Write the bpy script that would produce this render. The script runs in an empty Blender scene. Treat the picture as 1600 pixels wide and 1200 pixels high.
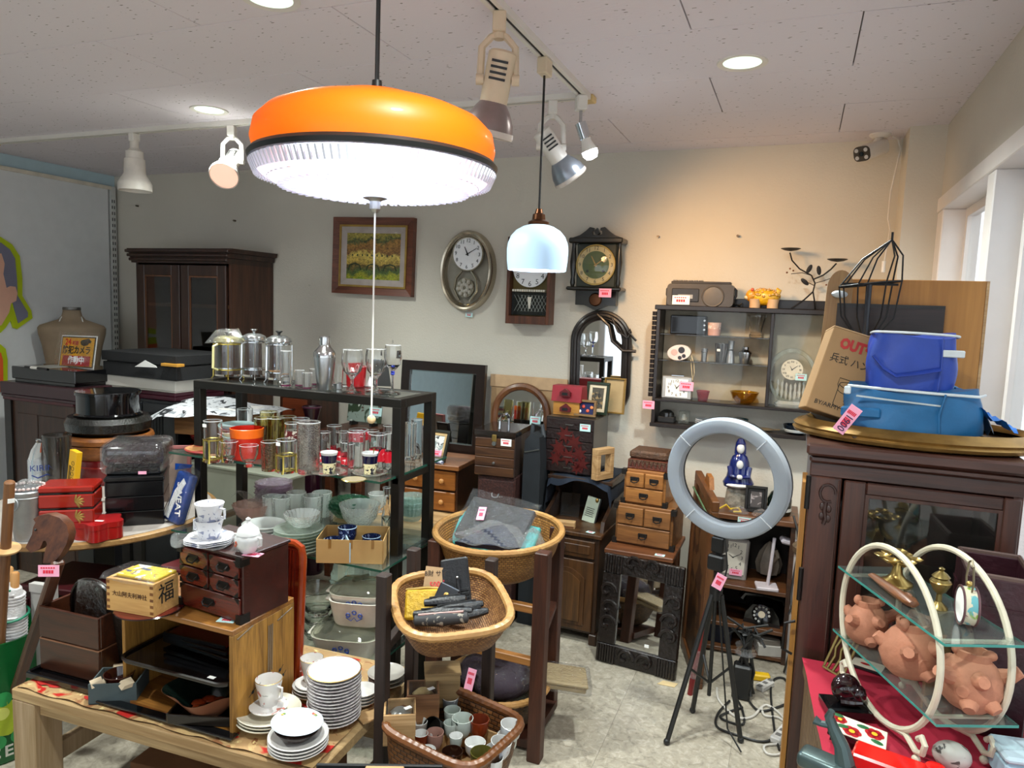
import bpy,bmesh,math,random
from mathutils import Vector,Matrix,Euler
random.seed(7)
S = bpy.context.scene
COL = S.collection
PI = math.pi; cos = math.cos; sin = math.sin; MT = Matrix.Translation; MR = Matrix.Rotation
R = math.radians

# ------------------------------------------------------------------ camera
FPX,HC = 1116.05,1.62
YAW,PITCH,ROLL = R(21.72),R(6.096),R(2.066)
_f = Vector((-sin(YAW)*cos(PITCH),cos(YAW)*cos(PITCH),-sin(PITCH)))
_r = Vector((cos(YAW),sin(YAW),0)); _u = _r.cross(_f)
CR = _r*cos(ROLL)+_u*sin(ROLL); CU = -_r*sin(ROLL)+_u*cos(ROLL); CF = _f
CAM = Vector((0,0,HC))
cd = bpy.data.cameras.new('camera'); cam = bpy.data.objects.new('camera',cd); COL.objects.link(cam)
cam.matrix_world = Matrix(((CR.x,CU.x,-CF.x,0),(CR.y,CU.y,-CF.y,0),(CR.z,CU.z,-CF.z,HC),(0,0,0,1)))
cd.sensor_fit = 'HORIZONTAL'; cd.sensor_width = 36; cd.lens = FPX*36/1600; cd.clip_start = .05
S.camera = cam

# ------------------------------------------------------------------ world, light, exposure
w = bpy.data.worlds.new('sky'); S.world = w; w.use_nodes = True
wn = w.node_tree.nodes; bg = wn['Background']
bg.inputs[0].default_value = (.84,.92,1,1); bg.inputs[1].default_value = 1.25
S.view_settings.view_transform = 'Standard'; S.view_settings.look = 'None'
S.view_settings.exposure = 0.92; S.view_settings.gamma = 1; S.view_settings.use_curve_mapping = False
try:
    S.cycles.transparent_max_bounces = 24
except Exception:
    pass

def lamp(kind,name,loc,energy,color=(1,1,1),size=.1,rot=(0,0,0),spot=None,blend=.5,parent=None):
    d = bpy.data.lights.new(name,kind); d.energy = energy; d.color = color
    if kind == 'AREA': d.shape = 'DISK'; d.size = size
    elif kind in ('POINT','SPOT'): d.shadow_soft_size = size
    if spot: d.spot_size = spot; d.spot_blend = blend
    o = bpy.data.objects.new(name,d); COL.objects.link(o); o.location = loc; o.rotation_euler = rot
    if parent: o.parent = parent
    return o

# where a photograph's point lies in the room, given one known coordinate
def ray(x,y): return CR*((x-800)/FPX)-CU*((y-600)/FPX)+CF
def atz(x,y,z): d = ray(x,y); return CAM+d*((z-HC)/d.z)
def aty(x,y,Y): d = ray(x,y); return CAM+d*(Y/d.y)
def atx(x,y,X): d = ray(x,y); return CAM+d*(X/d.x)
def atd(x,y,D): return CAM+ray(x,y)*D
def mm(n,p): return n*((p-CAM).dot(CF))/FPX     # metres covered by n pixels at point p

# ------------------------------------------------------------------ materials
MATS = {}
def _mat(name):
    m = bpy.data.materials.new(name); m.use_nodes = True
    nt = m.node_tree; b = nt.nodes['Principled BSDF']; return m,nt,b
def _ramp(nt,fac,stops):
    r = nt.nodes.new('ShaderNodeValToRGB'); nt.links.new(fac,r.inputs[0])
    e = r.color_ramp.elements
    while len(e) < len(stops): e.new(.5)
    for i,(p,c) in enumerate(stops): e[i].position = p; e[i].color = (*c,1)
    return r.outputs[0]
def _coord(nt,scale=(1,1,1),kind='Object'):
    t = nt.nodes.new('ShaderNodeTexCoord'); mp = nt.nodes.new('ShaderNodeMapping')
    nt.links.new(t.outputs[kind],mp.inputs[0]); mp.inputs['Scale'].default_value = scale
    return mp.outputs[0]
def _noise(nt,vec,scale,detail=4,rough=.55,dist=0):
    n = nt.nodes.new('ShaderNodeTexNoise'); nt.links.new(vec,n.inputs['Vector'])
    n.inputs['Scale'].default_value = scale; n.inputs['Detail'].default_value = detail
    n.inputs['Roughness'].default_value = rough; n.inputs['Distortion'].default_value = dist
    return n.outputs['Fac']
def _bump(nt,b,h,strength,dist=.005):
    n = nt.nodes.new('ShaderNodeBump'); nt.links.new(h,n.inputs['Height'])
    n.inputs['Strength'].default_value = strength; n.inputs['Distance'].default_value = dist
    nt.links.new(n.outputs[0],b.inputs['Normal'])
def C(h):
    h = h.lstrip('#'); v = [int(h[i:i+2],16)/255 for i in (0,2,4)]
    return tuple(x/12.92 if x <= .04045 else ((x+.055)/1.055)**2.4 for x in v)
def sc(c,k): return tuple(min(1,x*k) for x in c)

def plain(key,hexc,rough=.5,metal=0,var=.12,scale=14,coat=0,bump=0,bscale=60):
    if key in MATS: return MATS[key]
    m,nt,b = _mat(key); c = C(hexc)
    f = _noise(nt,_coord(nt),scale,5)
    nt.links.new(_ramp(nt,f,[(.3,sc(c,1-var)),(.7,sc(c,1+var))]),b.inputs['Base Color'])
    b.inputs['Roughness'].default_value = rough; b.inputs['Metallic'].default_value = metal
    if coat: b.inputs['Coat Weight'].default_value = coat; b.inputs['Coat Roughness'].default_value = .08
    if bump: _bump(nt,b,_noise(nt,_coord(nt),bscale,3),bump)
    MATS[key] = m; return m

def wood(key,a,bcol,axis='x',scale=1,rough=.45,coat=.15,ring=.5,contrast=1):
    if key in MATS: return MATS[key]
    m,nt,b = _mat(key); lo,hi = C(a),C(bcol)
    s = {'x': (.7,9,9),'y': (9,.7,9),'z': (9,9,.7)}[axis]
    v = _coord(nt,tuple(q*scale*2 for q in s))
    f1 = _noise(nt,v,1.2,5,.6,ring*2)
    s2 = {'x': (3,60,60),'y': (60,3,60),'z': (60,60,3)}[axis]
    f2 = _noise(nt,_coord(nt,tuple(q*scale for q in s2)),3,2)
    mx = nt.nodes.new('ShaderNodeMath'); mx.operation = 'MULTIPLY_ADD'
    nt.links.new(f2,mx.inputs[0]); mx.inputs[1].default_value = .35; nt.links.new(f1,mx.inputs[2])
    nt.links.new(_ramp(nt,mx.outputs[0],[(.5-.0,lo),(.68,tuple((x+y)/2 for x,y in zip(lo,hi))),(.85,hi)]),b.inputs['Base Color'])
    b.inputs['Roughness'].default_value = rough
    b.inputs['Coat Weight'].default_value = coat; b.inputs['Coat Roughness'].default_value = .25
    _bump(nt,b,f2,.12,.002)
    MATS[key] = m; return m

def glass(key,hexc='f2f6f4',haze=.05,edge=1.0,rough=.03,dens=0.0):
    # thin-walled glass: clear face on, mirror-like at grazing angles, a whitening haze of light mixed into the colour so it shows
    if key in MATS: return MATS[key]
    m,nt,b = _mat(key); nt.nodes.remove(b); out = nt.nodes['Material Output']
    c = C(hexc)
    haze *= .4
    tr = nt.nodes.new('ShaderNodeBsdfTransparent'); tr.inputs[0].default_value = (*[x**.42 for x in c],1)
    gl = nt.nodes.new('ShaderNodeBsdfGlossy'); gl.inputs['Roughness'].default_value = rough
    df = nt.nodes.new('ShaderNodeBsdfDiffuse'); df.inputs[0].default_value = (*sc(c,.95),1)
    fr = nt.nodes.new('ShaderNodeLayerWeight'); fr.inputs[0].default_value = .5
    pw = nt.nodes.new('ShaderNodeMath'); pw.operation = 'POWER'; nt.links.new(fr.outputs['Facing'],pw.inputs[0]); pw.inputs[1].default_value = 3.5
    k = nt.nodes.new('ShaderNodeMath'); k.operation = 'MULTIPLY_ADD'; k.use_clamp = True
    nt.links.new(pw.outputs[0],k.inputs[0]); k.inputs[1].default_value = .6*edge; k.inputs[2].default_value = .065*min(1,edge)**2
    a = nt.nodes.new('ShaderNodeMixShader'); a.inputs[0].default_value = haze+dens
    nt.links.new(tr.outputs[0],a.inputs[1]); nt.links.new(df.outputs[0],a.inputs[2])
    d = nt.nodes.new('ShaderNodeMixShader'); nt.links.new(k.outputs[0],d.inputs[0])
    nt.links.new(a.outputs[0],d.inputs[1]); nt.links.new(gl.outputs[0],d.inputs[2])
    nt.links.new(d.outputs[0],out.inputs[0])
    MATS[key] = m; return m

def solidglass(key,hexc,rough=.0,facets=0):
    # thick-walled refracting glass for closed vessels
    if key in MATS: return MATS[key]
    m,nt,b = _mat(key); b.inputs['Base Color'].default_value = (*[x**.5 for x in C(hexc)],1); b.inputs['Transmission Weight'].default_value = 1
    b.inputs['Roughness'].default_value = rough; b.inputs['IOR'].default_value = 1.45
    if facets:
        v = nt.nodes.new('ShaderNodeTexVoronoi'); v.inputs['Scale'].default_value = 130; nt.links.new(_coord(nt),v.inputs['Vector']); _bump(nt,b,v.outputs['Distance'],facets,.004)
    MATS[key] = m; return m
def cutglass(key,hexc,haze,edge):
    # glass with pressed facets that break up the reflections
    if key in MATS: return MATS[key]
    m = glass(key,hexc,haze,edge,.04); nt = m.node_tree
    v = nt.nodes.new('ShaderNodeTexVoronoi'); v.inputs['Scale'].default_value = 120; nt.links.new(_coord(nt),v.inputs['Vector'])
    bp = nt.nodes.new('ShaderNodeBump'); bp.inputs['Strength'].default_value = .7; bp.inputs['Distance'].default_value = .004; nt.links.new(v.outputs['Distance'],bp.inputs['Height'])
    for n in nt.nodes:
        if n.type in ('BSDF_GLOSSY','LAYER_WEIGHT'): nt.links.new(bp.outputs[0],n.inputs['Normal'])
    return m
def film(key,hexc='f4f6f8',haze=.06):
    # crinkled clear plastic
    if key in MATS: return MATS[key]
    m = glass(key,hexc,haze,1.1,.08); nt = m.node_tree
    bp = nt.nodes.new('ShaderNodeBump'); bp.inputs['Strength'].default_value = .9; bp.inputs['Distance'].default_value = .02
    nt.links.new(_noise(nt,_coord(nt),38,4,.6,1.5),bp.inputs['Height'])
    for n in nt.nodes:
        if n.type in ('BSDF_GLOSSY','LAYER_WEIGHT'): nt.links.new(bp.outputs[0],n.inputs['Normal'])
    return m

def emit(key,hexc,strength):
    if key in MATS: return MATS[key]
    m,nt,b = _mat(key); b.inputs['Base Color'].default_value = (*C(hexc),1)
    b.inputs['Emission Color'].default_value = (*C(hexc),1); b.inputs['Emission Strength'].default_value = strength
    MATS[key] = m; return m

def weave(key,lo,hi,scale=1,rough=.55,bump=.9):
    if key in MATS: return MATS[key]
    m,nt,b = _mat(key)
    t = nt.nodes.new('ShaderNodeTexCoord')
    w1 = nt.nodes.new('ShaderNodeTexBrick'); nt.links.new(t.outputs['UV'],w1.inputs[0])
    w1.inputs['Scale'].default_value = 1; w1.inputs['Brick Width'].default_value = .03/scale; w1.inputs['Row Height'].default_value = .018/scale
    w1.inputs['Mortar Size'].default_value = .003/scale; w1.inputs['Mortar Smooth'].default_value = .8
    w1.inputs['Color1'].default_value = (*C(lo),1); w1.inputs['Color2'].default_value = (*C(hi),1); w1.inputs['Mortar'].default_value = (*sc(C(lo),.35),1)
    nt.links.new(w1.outputs[0],b.inputs['Base Color']); b.inputs['Roughness'].default_value = rough
    iv = nt.nodes.new('ShaderNodeMath'); iv.operation = 'SUBTRACT'; iv.inputs[0].default_value = 1; nt.links.new(w1.outputs['Fac'],iv.inputs[1])
    _bump(nt,b,iv.outputs[0],bump,.003)
    MATS[key] = m; return m

def mirror(key='mirror glass'):
    if key in MATS: return MATS[key]
    m,nt,b = _mat(key); b.inputs['Base Color'].default_value = (.8,.82,.82,1); b.inputs['Metallic'].default_value = 1; b.inputs['Roughness'].default_value = .02
    MATS[key] = m; return m

def blotch(key,base,spots,scale=6,cut=.55,rough=.6,soft=.03,bump=0,dist=.6):
    # a ground colour with irregular printed or painted patches: spots = [(threshold colour), ...]
    if key in MATS: return MATS[key]
    m,nt,b = _mat(key); cur = None
    rgb = nt.nodes.new('ShaderNodeRGB'); rgb.outputs[0].default_value = (*C(base),1); cur = rgb.outputs[0]
    for i,(hexc,c2,s2) in enumerate(spots):
        v = _coord(nt); mp = v.node; mp.inputs['Location'].default_value = (i*3.7,i*1.9,i*5.1)
        f = _noise(nt,v,s2,3,.5,dist)
        fac = _ramp(nt,f,[(c2,(0,0,0)),(min(1,c2+soft),(1,1,1))])
        mix = nt.nodes.new('ShaderNodeMix'); mix.data_type = 'RGBA'
        nt.links.new(fac,mix.inputs[0]); nt.links.new(cur,mix.inputs[6]); mix.inputs[7].default_value = (*C(hexc),1)
        cur = mix.outputs[2]
    nt.links.new(cur,b.inputs['Base Color']); b.inputs['Roughness'].default_value = rough
    if bump: _bump(nt,b,_noise(nt,_coord(nt),80,3),bump)
    MATS[key] = m; return m

# ------------------------------------------------------------------ mesh helpers
class MB:
    def __init__(s): s.bm = bmesh.new()
    def _t(s,vs,M):
        if M is not None:
            for v in vs: v.co = M @ v.co
    def bx(s,x0,x1,y0,y1,z0,z1,bev=0,M=None,seg=1):
        g = bmesh.ops.create_cube(s.bm,size=1); vs = g['verts']
        for v in vs:
            v.co = Vector((x0+(v.co.x+.5)*(x1-x0),y0+(v.co.y+.5)*(y1-y0),z0+(v.co.z+.5)*(z1-z0)))
        if bev:
            es = list({e for v in vs for e in v.link_edges})
            r = bmesh.ops.bevel(s.bm,geom=es,offset=bev,segments=seg,affect='EDGES',profile=.5)
            vs = list({v for f in r['faces'] for v in f.verts} | {v for v in vs if v.is_valid})
        s._t(vs,M); return s
    def box(s,cx,cy,cz,sx,sy,sz,bev=0,M=None):
        return s.bx(cx-sx/2,cx+sx/2,cy-sy/2,cy+sy/2,cz-sz/2,cz+sz/2,bev,M)
    def ring_loft(s,rings,closed_u=True,cap0=False,cap1=False,M=None):
        bm = s.bm; rows = [[bm.verts.new(p) for p in r] for r in rings]
        n = len(rows[0])
        for a,b in zip(rows,rows[1:]):
            for i in range(n if closed_u else n-1):
                j = (i+1) % n
                try: bm.faces.new((a[i],a[j],b[j],b[i]))
                except ValueError: pass
        if cap0: bm.faces.new(list(reversed(rows[0])))
        if cap1: bm.faces.new(rows[-1])
        s._t([v for r in rows for v in r],M); return s
    def lathe(s,prof,seg=28,x=0,y=0,z=0,M=None,sx=1,sy=1,fn=None,n=2):
        rings = []
        for (r,h) in prof:
            row = []
            for i in range(seg):
                a = 2*PI*i/seg; c,d = cos(a),sin(a)
                if n != 2:
                    k = (abs(c)**n+abs(d)**n)**(-1/n); c,d = c*k,d*k
                q = r*(fn(a,h) if fn else 1)
                row.append((x+max(q,1e-5)*c*sx,y+max(q,1e-5)*d*sy,z+h))
            rings.append(row)
        return s.ring_loft(rings,True,prof[0][0] > 1e-4 and False,False,M)
    def cyl(s,x,y,z,r,h,r2=None,seg=20,M=None):
        r2 = r if r2 is None else r2
        return s.lathe([(0,0),(r,0),(r2,h),(0,h)],seg,x,y,z,M)
    def tube(s,pts,r,seg=8,closed=False,M=None,flat=1):
        pts = [Vector(p) for p in pts]; n = len(pts); rings = []; up = Vector((0,0,1)); prev = None
        for i,p in enumerate(pts):
            a = pts[(i-1) % n] if (closed or i > 0) else p; b = pts[(i+1) % n] if (closed or i < n-1) else p
            t = (b-a).normalized() if (b-a).length > 1e-9 else Vector((0,0,1))
            if prev is None:
                q = up if abs(t.dot(up)) < .95 else Vector((1,0,0)); nrm = (q-t*q.dot(t)).normalized()
            else: nrm = (prev-t*prev.dot(t)).normalized()
            prev = nrm; bi = t.cross(nrm); rr = r[i] if isinstance(r,(list,tuple)) else r
            rings.append([p+(nrm*cos(2*PI*k/seg)*flat+bi*sin(2*PI*k/seg))*rr for k in range(seg)])
        if closed: rings.append(rings[0])
        if closed:
            bm = s.bm; rows = [[bm.verts.new(p) for p in rg] for rg in rings[:-1]]
            for i in range(n):
                a,b = rows[i],rows[(i+1) % n]
                for k in range(seg): bm.faces.new((a[k],a[(k+1) % seg],b[(k+1) % seg],b[k]))
            s._t([v for rw in rows for v in rw],M); return s
        return s.ring_loft(rings,True,True,True,M)
    def prism(s,poly,d,M=None,y0=0):       # outline in x-z, thickness d along y
        bm = s.bm; a = [bm.verts.new((p[0],y0,p[1])) for p in poly]; b = [bm.verts.new((p[0],y0+d,p[1])) for p in poly]
        n = len(poly)
        bm.faces.new(a); bm.faces.new(list(reversed(b)))
        for i in range(n): bm.faces.new((a[i],b[i],b[(i+1) % n],a[(i+1) % n]))
        s._t(a+b,M); return s
    def slab(s,poly,h,z0=0,M=None):       # outline in x-y, thickness h along z
        bm = s.bm; a = [bm.verts.new((p[0],p[1],z0)) for p in poly]; b = [bm.verts.new((p[0],p[1],z0+h)) for p in poly]
        n = len(poly); bm.faces.new(list(reversed(a))); bm.faces.new(b)
        for i in range(n): bm.faces.new((a[i],a[(i+1) % n],b[(i+1) % n],b[i]))
        s._t(a+b,M); return s
    def sph(s,x,y,z,rx,ry=None,rz=None,seg=16,M=None):
        ry = rx if ry is None else ry; rz = rx if rz is None else rz
        k = max(6,seg//2)
        return s.lathe([(sin(PI*i/k),-cos(PI*i/k)*rz/1) for i in range(k+1)],seg,x,y,z,M,rx,ry)
    def grid(s,nx,ny,fn,M=None):
        bm = s.bm; V = [[bm.verts.new(fn(i/nx,j/ny)) for i in range(nx+1)] for j in range(ny+1)]
        for j in range(ny):
            for i in range(nx): bm.faces.new((V[j][i],V[j][i+1],V[j+1][i+1],V[j+1][i]))
        s._t([v for r in V for v in r],M); return s
    def mesh(s,name,mat,smooth=True,ang=35,thick=0):
        bm = s.bm
        if thick:
            bmesh.ops.solidify(bm,geom=bm.faces[:],thickness=thick)
        bmesh.ops.remove_doubles(bm,verts=bm.verts,dist=2e-5)
        bmesh.ops.recalc_face_normals(bm,faces=bm.faces)
        me = bpy.data.meshes.new(name); bm.to_mesh(me); bm.free()
        if smooth:
            me.polygons.foreach_set('use_smooth',[True]*len(me.polygons)); me.set_sharp_from_angle(angle=R(ang))
        me.materials.append(mat); return me
    def build(s,name,mat,parent=None,smooth=True,loc=None,rot=None,label=None,thick=0,ang=35):
        o = bpy.data.objects.new(name,s.mesh(name,mat,smooth,ang,thick)); COL.objects.link(o)
        if parent: o.parent = parent
        if loc is not None: o.location = loc
        if rot is not None: o.rotation_euler = rot
        if label: o['label'] = label
        return o
def tag(o,label,cat,group=None,kind=None):
    o['label'] = label; o['category'] = cat
    if group: o['group'] = group
    if kind: o['kind'] = kind
    return o
def T(name,label,cat,loc=(0,0,0),rz=0,group=None,rot=None):
    o = bpy.data.objects.new(name,None); COL.objects.link(o); o.location = loc
    o.rotation_euler = rot if rot is not None else (0,0,R(rz)); o.empty_display_size = .05
    return tag(o,label,cat,group)
def struct(o,label=None,cat=None):
    o['kind'] = 'structure'
    if label: o['label'] = label
    if cat: o['category'] = cat
    return o
def copy_tree(o,parent=None):
    c = o.copy(); COL.objects.link(c); c.parent = parent
    for ch in list(o.children): copy_tree(ch,c)
    return c
def rounded(w,h,r,n=5,cx=0,cy=0):
    P = []
    for (sx,sy,a0) in ((1,1,0),(-1,1,90),(-1,-1,180),(1,-1,270)):
        for i in range(n+1):
            a = R(a0+90*i/n); P.append((cx+sx*(w/2-r)+r*cos(a),cy+sy*(h/2-r)+r*sin(a)))
    return P
def ell(a,b,n=28,cx=0,cy=0,t0=0,t1=360):
    return [(cx+a*cos(R(t0+(t1-t0)*i/n)),cy+b*sin(R(t0+(t1-t0)*i/n))) for i in range(n+(0 if t1-t0 == 360 else 1))]
def tilt(rx=0,ry=0,rz=0,loc=(0,0,0)): return MT(loc) @ Euler((R(rx),R(ry),R(rz))).to_matrix().to_4x4()

INK = None
def text(parent,s,size,loc,mat,rot=(90,0,0),name='lettering',align='CENTER',ext=.0004,sx=1,bold=0,label=None):
    cu = bpy.data.curves.new('txt','FONT'); cu.body = s; cu.size = size; cu.align_x = align; cu.align_y = 'CENTER'
    cu.extrude = ext; cu.offset = bold; cu.resolution_u = 2
    o = bpy.data.objects.new('txt',cu); COL.objects.link(o)
    dg = bpy.context.evaluated_depsgraph_get(); me = bpy.data.meshes.new_from_object(o.evaluated_get(dg)); me.name = name
    bpy.data.objects.remove(o); bpy.data.curves.remove(cu)
    me.materials.clear(); me.materials.append(mat)
    n = bpy.data.objects.new(name,me); COL.objects.link(n); n.parent = parent; n.location = loc
    n.rotation_euler = tuple(R(a) for a in rot); n.scale = (sx,1,1)
    if label: n['label'] = label
    return n

black_ink = plain('black print','151515',.7,var=.02)
red_ink = plain('red print','d8203c',.7,var=.02)
blue_ink = plain('blue print','1d3f9a',.6,var=.02)
white_ink = plain('white print','f2f2f2',.6,var=.02)
pink_paper = plain('pink paper','f3a9c4',.75,var=.03)
mint_paper = plain('mint paper','bfe4e4',.75,var=.03)
white_paper = plain('white paper','efeeea',.75,var=.03)
def ptag(parent,loc,size=(.045,.03),rot=(0,0,0),paper=None,txt='3000',name='price_tag'):
    # small printed price label: paper slip with a line of dark print and the price
    paper = paper or pink_paper
    t = MB().bx(-size[0]/2,size[0]/2,0,.0012,-size[1]/2,size[1]/2).build(name,paper,parent,False,loc,tuple(R(a) for a in rot))
    if txt:
        w_,h_ = size; m = MB()
        for i in range(6): m.bx(-w_*.38+i*w_*.12,-w_*.38+i*w_*.12+w_*.08,-.0007,0,h_*.2,h_*.32)
        for i in range(4): m.bx(-w_*.26+i*w_*.13,-w_*.26+i*w_*.13+w_*.1,-.0007,0,-h_*.22,h_*.06)
        m.build('print',red_ink,t,False)
    return t
# ------------------------------------------------------------------ the room
WY,WX,CZ,LX = 3.78,.516,2.45,-4.62
def wallmat(key,hexc,spots=True):
    m,nt,b = _mat(key); c = C(hexc)
    f = _noise(nt,_coord(nt),1.6,5)
    base = _ramp(nt,f,[(.3,sc(c,.93)),(.7,sc(c,1.03))])
    n2 = _noise(nt,_coord(nt),9,2,.5)
    fac = _ramp(nt,n2,[(.775,(0,0,0)),(.79,(1,1,1))])
    mix = nt.nodes.new('ShaderNodeMix'); mix.data_type = 'RGBA'; nt.links.new(fac,mix.inputs[0]); nt.links.new(base,mix.inputs[6]); mix.inputs[7].default_value = (*sc(c,.7),1)
    nt.links.new(mix.outputs[2],b.inputs['Base Color']); b.inputs['Roughness'].default_value = .85
    _bump(nt,b,_noise(nt,_coord(nt),90,3),.35,.004)
    MATS[key] = m; return m
cream = wallmat('cream wallpaper','cfcabd')
pale_blue = plain('pale blue paint','b8d0d8',.8,var=.04)
white_paint = plain('white gloss paint','e3dfdc',.45,var=.05,scale=5)
def floormat():
    m,nt,b = _mat('mottled vinyl'); v = _coord(nt)
    f = _noise(nt,v,34,6,.65,.8); g = _noise(nt,v,6,4)
    mx = nt.nodes.new('ShaderNodeMath'); mx.operation = 'MULTIPLY_ADD'; nt.links.new(g,mx.inputs[0]); mx.inputs[1].default_value = .35; nt.links.new(f,mx.inputs[2])
    nt.links.new(_ramp(nt,mx.outputs[0],[(.5,C('827a6c')),(.62,C('9c9484')),(.72,C('a69d8d')),(.86,C('bab2a3'))]),b.inputs['Base Color'])
    b.inputs['Roughness'].default_value = .38; return m
fl = struct(MB().bx(LX-.1,1.2,-2.6,WY+.1,-.06,-.004).build('floor',plain('floor screed','6a6459',.8),None,False),'beige mottled vinyl tile floor','floor')
vin = floormat()
tile = MB().bx(-.2245,.2245,-.2245,.2245,-.004,0).mesh('vinyl_tile',vin,False)
for ix in range(4):
    for iy in range(5):
        o = bpy.data.objects.new('vinyl_tile',tile); COL.objects.link(o); o.parent = fl; o.location = (-1.25+.45*ix,1.75+.45*iy,0)
MB().bx(LX,-1.4755,-2.6,WY,-.004,0).build('vinyl_sheet',vin,fl,False)
MB().bx(.3255,.52,-2.6,WY,-.004,0).build('vinyl_sheet',vin,fl,False)
MB().bx(-1.4755,.3255,-2.6,1.5245,-.004,0).build('vinyl_sheet',vin,fl,False)
struct(MB().bx(LX-.1,WX+.15,WY,WY+.12,0,CZ+.1).build('wall_back',cream,None,False),'cream textured back wall','wall')
struct(MB().bx(LX-.12,LX,-2.6,WY,0,CZ+.1).build('wall_left',pale_blue,None,False),'pale blue left wall behind the white display board','wall')
# ceiling with fissured acoustic boards
def ceilmat():
    m,nt,b = _mat('fissured ceiling board')
    oi = nt.nodes.new('ShaderNodeObjectInfo'); v = _coord(nt,(30,75,1)); nt.links.new(oi.outputs['Location'],v.node.inputs['Location']); n = nt.nodes.new('ShaderNodeTexVoronoi'); nt.links.new(v,n.inputs['Vector']); n.inputs['Scale'].default_value = 1.0; n.inputs['Randomness'].default_value = 1
    g = _noise(nt,_coord(nt,(26,60,1)),1.3,3,.5,1)
    a = nt.nodes.new('ShaderNodeMath'); a.operation = 'ADD'; nt.links.new(n.outputs['Distance'],a.inputs[0]); nt.links.new(g,a.inputs[1])
    col = _ramp(nt,a.outputs[0],[(.545,C('7d7570')),(.585,C('e2dce2'))])
    nt.links.new(col,b.inputs['Base Color']); b.inputs['Roughness'].default_value = .9
    _bump(nt,b,a.outputs[0],.1,.003)
    return m
cm = ceilmat()
ce = struct(MB().bx(LX-.1,WX+.2,-2.6,WY+.1,CZ+.012,CZ+.1).build('ceiling',plain('ceiling joint','8d8783',.9),None,False),'white fissured acoustic board ceiling','ceiling')
pm = MB().bx(-.468,.468,-.2240,.2240,0,.012,.0012).mesh('ceiling_panel',cm,False)
for k in range(-3,4):
    yc = 2.225+.4515*(k+.5)
    if yc > WY-.2: continue
    off = .0985 if k % 2 == 0 else -.36
    for n in range(-6,2):
        xc = off+.94*(n+.5)
        if xc+.468 < LX or xc-.468 > WX: continue
        if xc-.468 < LX or xc+.468 > WX+.1:
            MB().bx(max(xc-.468,LX),min(xc+.468,WX+.1),yc-.224,yc+.224,CZ,CZ+.012).build('ceiling_panel',cm,ce,False); continue
        o = bpy.data.objects.new('ceiling_panel',pm); COL.objects.link(o); o.parent = ce; o.location = (xc,yc,CZ)
MB().bx(LX,WX+.1,3.586,WY,CZ,CZ+.012).build('ceiling_panel',cm,ce,False)
MB().bx(LX,WX+.1,-2.6,.868,CZ,CZ+.012).build('ceiling_panel',cm,ce,False)
fw_ = struct(MB().bx(LX-.1,-2.7,-2.72,-2.6,0,CZ+.1).build('wall_front',cream,None,False),'cream shop front wall behind the viewer','wall')
MB().bx(-2.7,WX+.14,-2.72,-2.6,2.15,CZ+.1).build('header',cream,fw_,False)
MB().bx(-2.7,WX+.14,-2.72,-2.6,0,.45).build('low_wall',cream,fw_,False)
for x_ in (-2.7,-1.65,-.6,.45): MB().bx(x_,x_+.08,-2.7,-2.62,.45,2.15).build('window_post',white_paint,fw_,False)
# right wall: header, pillar, window bays with painted frames and glass
HZ = 2.085
struct(MB().bx(WX,WX+.14,-2.6,WY,HZ+.06,CZ+.1).build('wall_right',cream,None,False),'cream wall strip above the right window','wall')
struct(MB().bx(.375,WX+.14,3.545,WY,0,CZ).build('wall_right_pillar',cream,None,False),'cream boxed pillar in the right corner','wall')
struct(MB().bx(WX,WX+.14,-2.6,3.545,0,.42).build('wall_right_sill',cream,None,False),'low wall under the right window','wall')
wf = struct(MB().bx(WX-.012,WX+.13,-2.6,3.545,HZ,HZ+.06,.003).build('window_1',white_paint,None,False),'white painted timber shop window','window')
for (y0,y1) in ((3.42,3.545),(2.57,2.66),(1.55,1.64),(.5,.6),(-.6,-.5),(-1.7,-1.6)):
    MB().bx(WX-.008,WX+.13,y0,y1,.42,HZ,.004).build('window_post',white_paint,wf,False)
MB().bx(WX-.03,WX+.13,-2.6,3.545,.42,.47,.004).build('window_sill',white_paint,wf,False)
for (y0,y1) in ((2.66,3.42),(1.64,2.57),(.6,1.55),(-.5,.5),(-1.6,-.6)):
    s_ = MB()
    s_.bx(WX+.075,WX+.105,y0,y0+.035,.47,HZ); s_.bx(WX+.075,WX+.105,y1-.035,y1,.47,HZ)
    s_.bx(WX+.075,WX+.105,y0+.035,y1-.035,HZ-.035,HZ); s_.bx(WX+.075,WX+.105,y0+.035,y1-.035,.47,.51)
    s_.build('sash',white_paint,wf,False)
    MB().bx(WX+.088,WX+.092,y0+.035,y1-.035,.51,HZ-.035).build('pane',glass('window glass','f6faf9',.02,.8),wf,False)
MB().bx(WX-.006,WX+.0,2.7,2.703,1.75,1.752).build('nail',plain('steel','8a8a8a',.35,1),wf,False)
# outside: pavement and a building across the street
struct(MB().bx(WX+.5,9,-4,9,-.12,-.02).build('floor_outside',plain('pink grey paving','b9aaa4',.9),None,False),'pale paving outside the window','ground')
bl = T('street_building','pale building across the street seen through the window','building',(6.0,6.0,-.02))
MB().bx(0,.4,-7,3,0,5.5).build('facade',plain('pale facade','d9d9d6',.9),bl,False)
for i in range(6):
    f_ = MB().bx(-.04,0,-6.4+1.5*i,-5.6+1.5*i,1.2,2.6).build('window',plain('grey frame','9aa0a4',.6),bl,False)
    MB().bx(-.045,-.04,-6.33+1.5*i,-5.67+1.5*i,1.27,2.53).build('pane',plain('dull pane','6f8088',.2),f_,False)
MB().bx(-.5,0,-7,3,2.9,3.05).build('awning',plain('red awning','b8352f',.7),bl,False)

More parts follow.
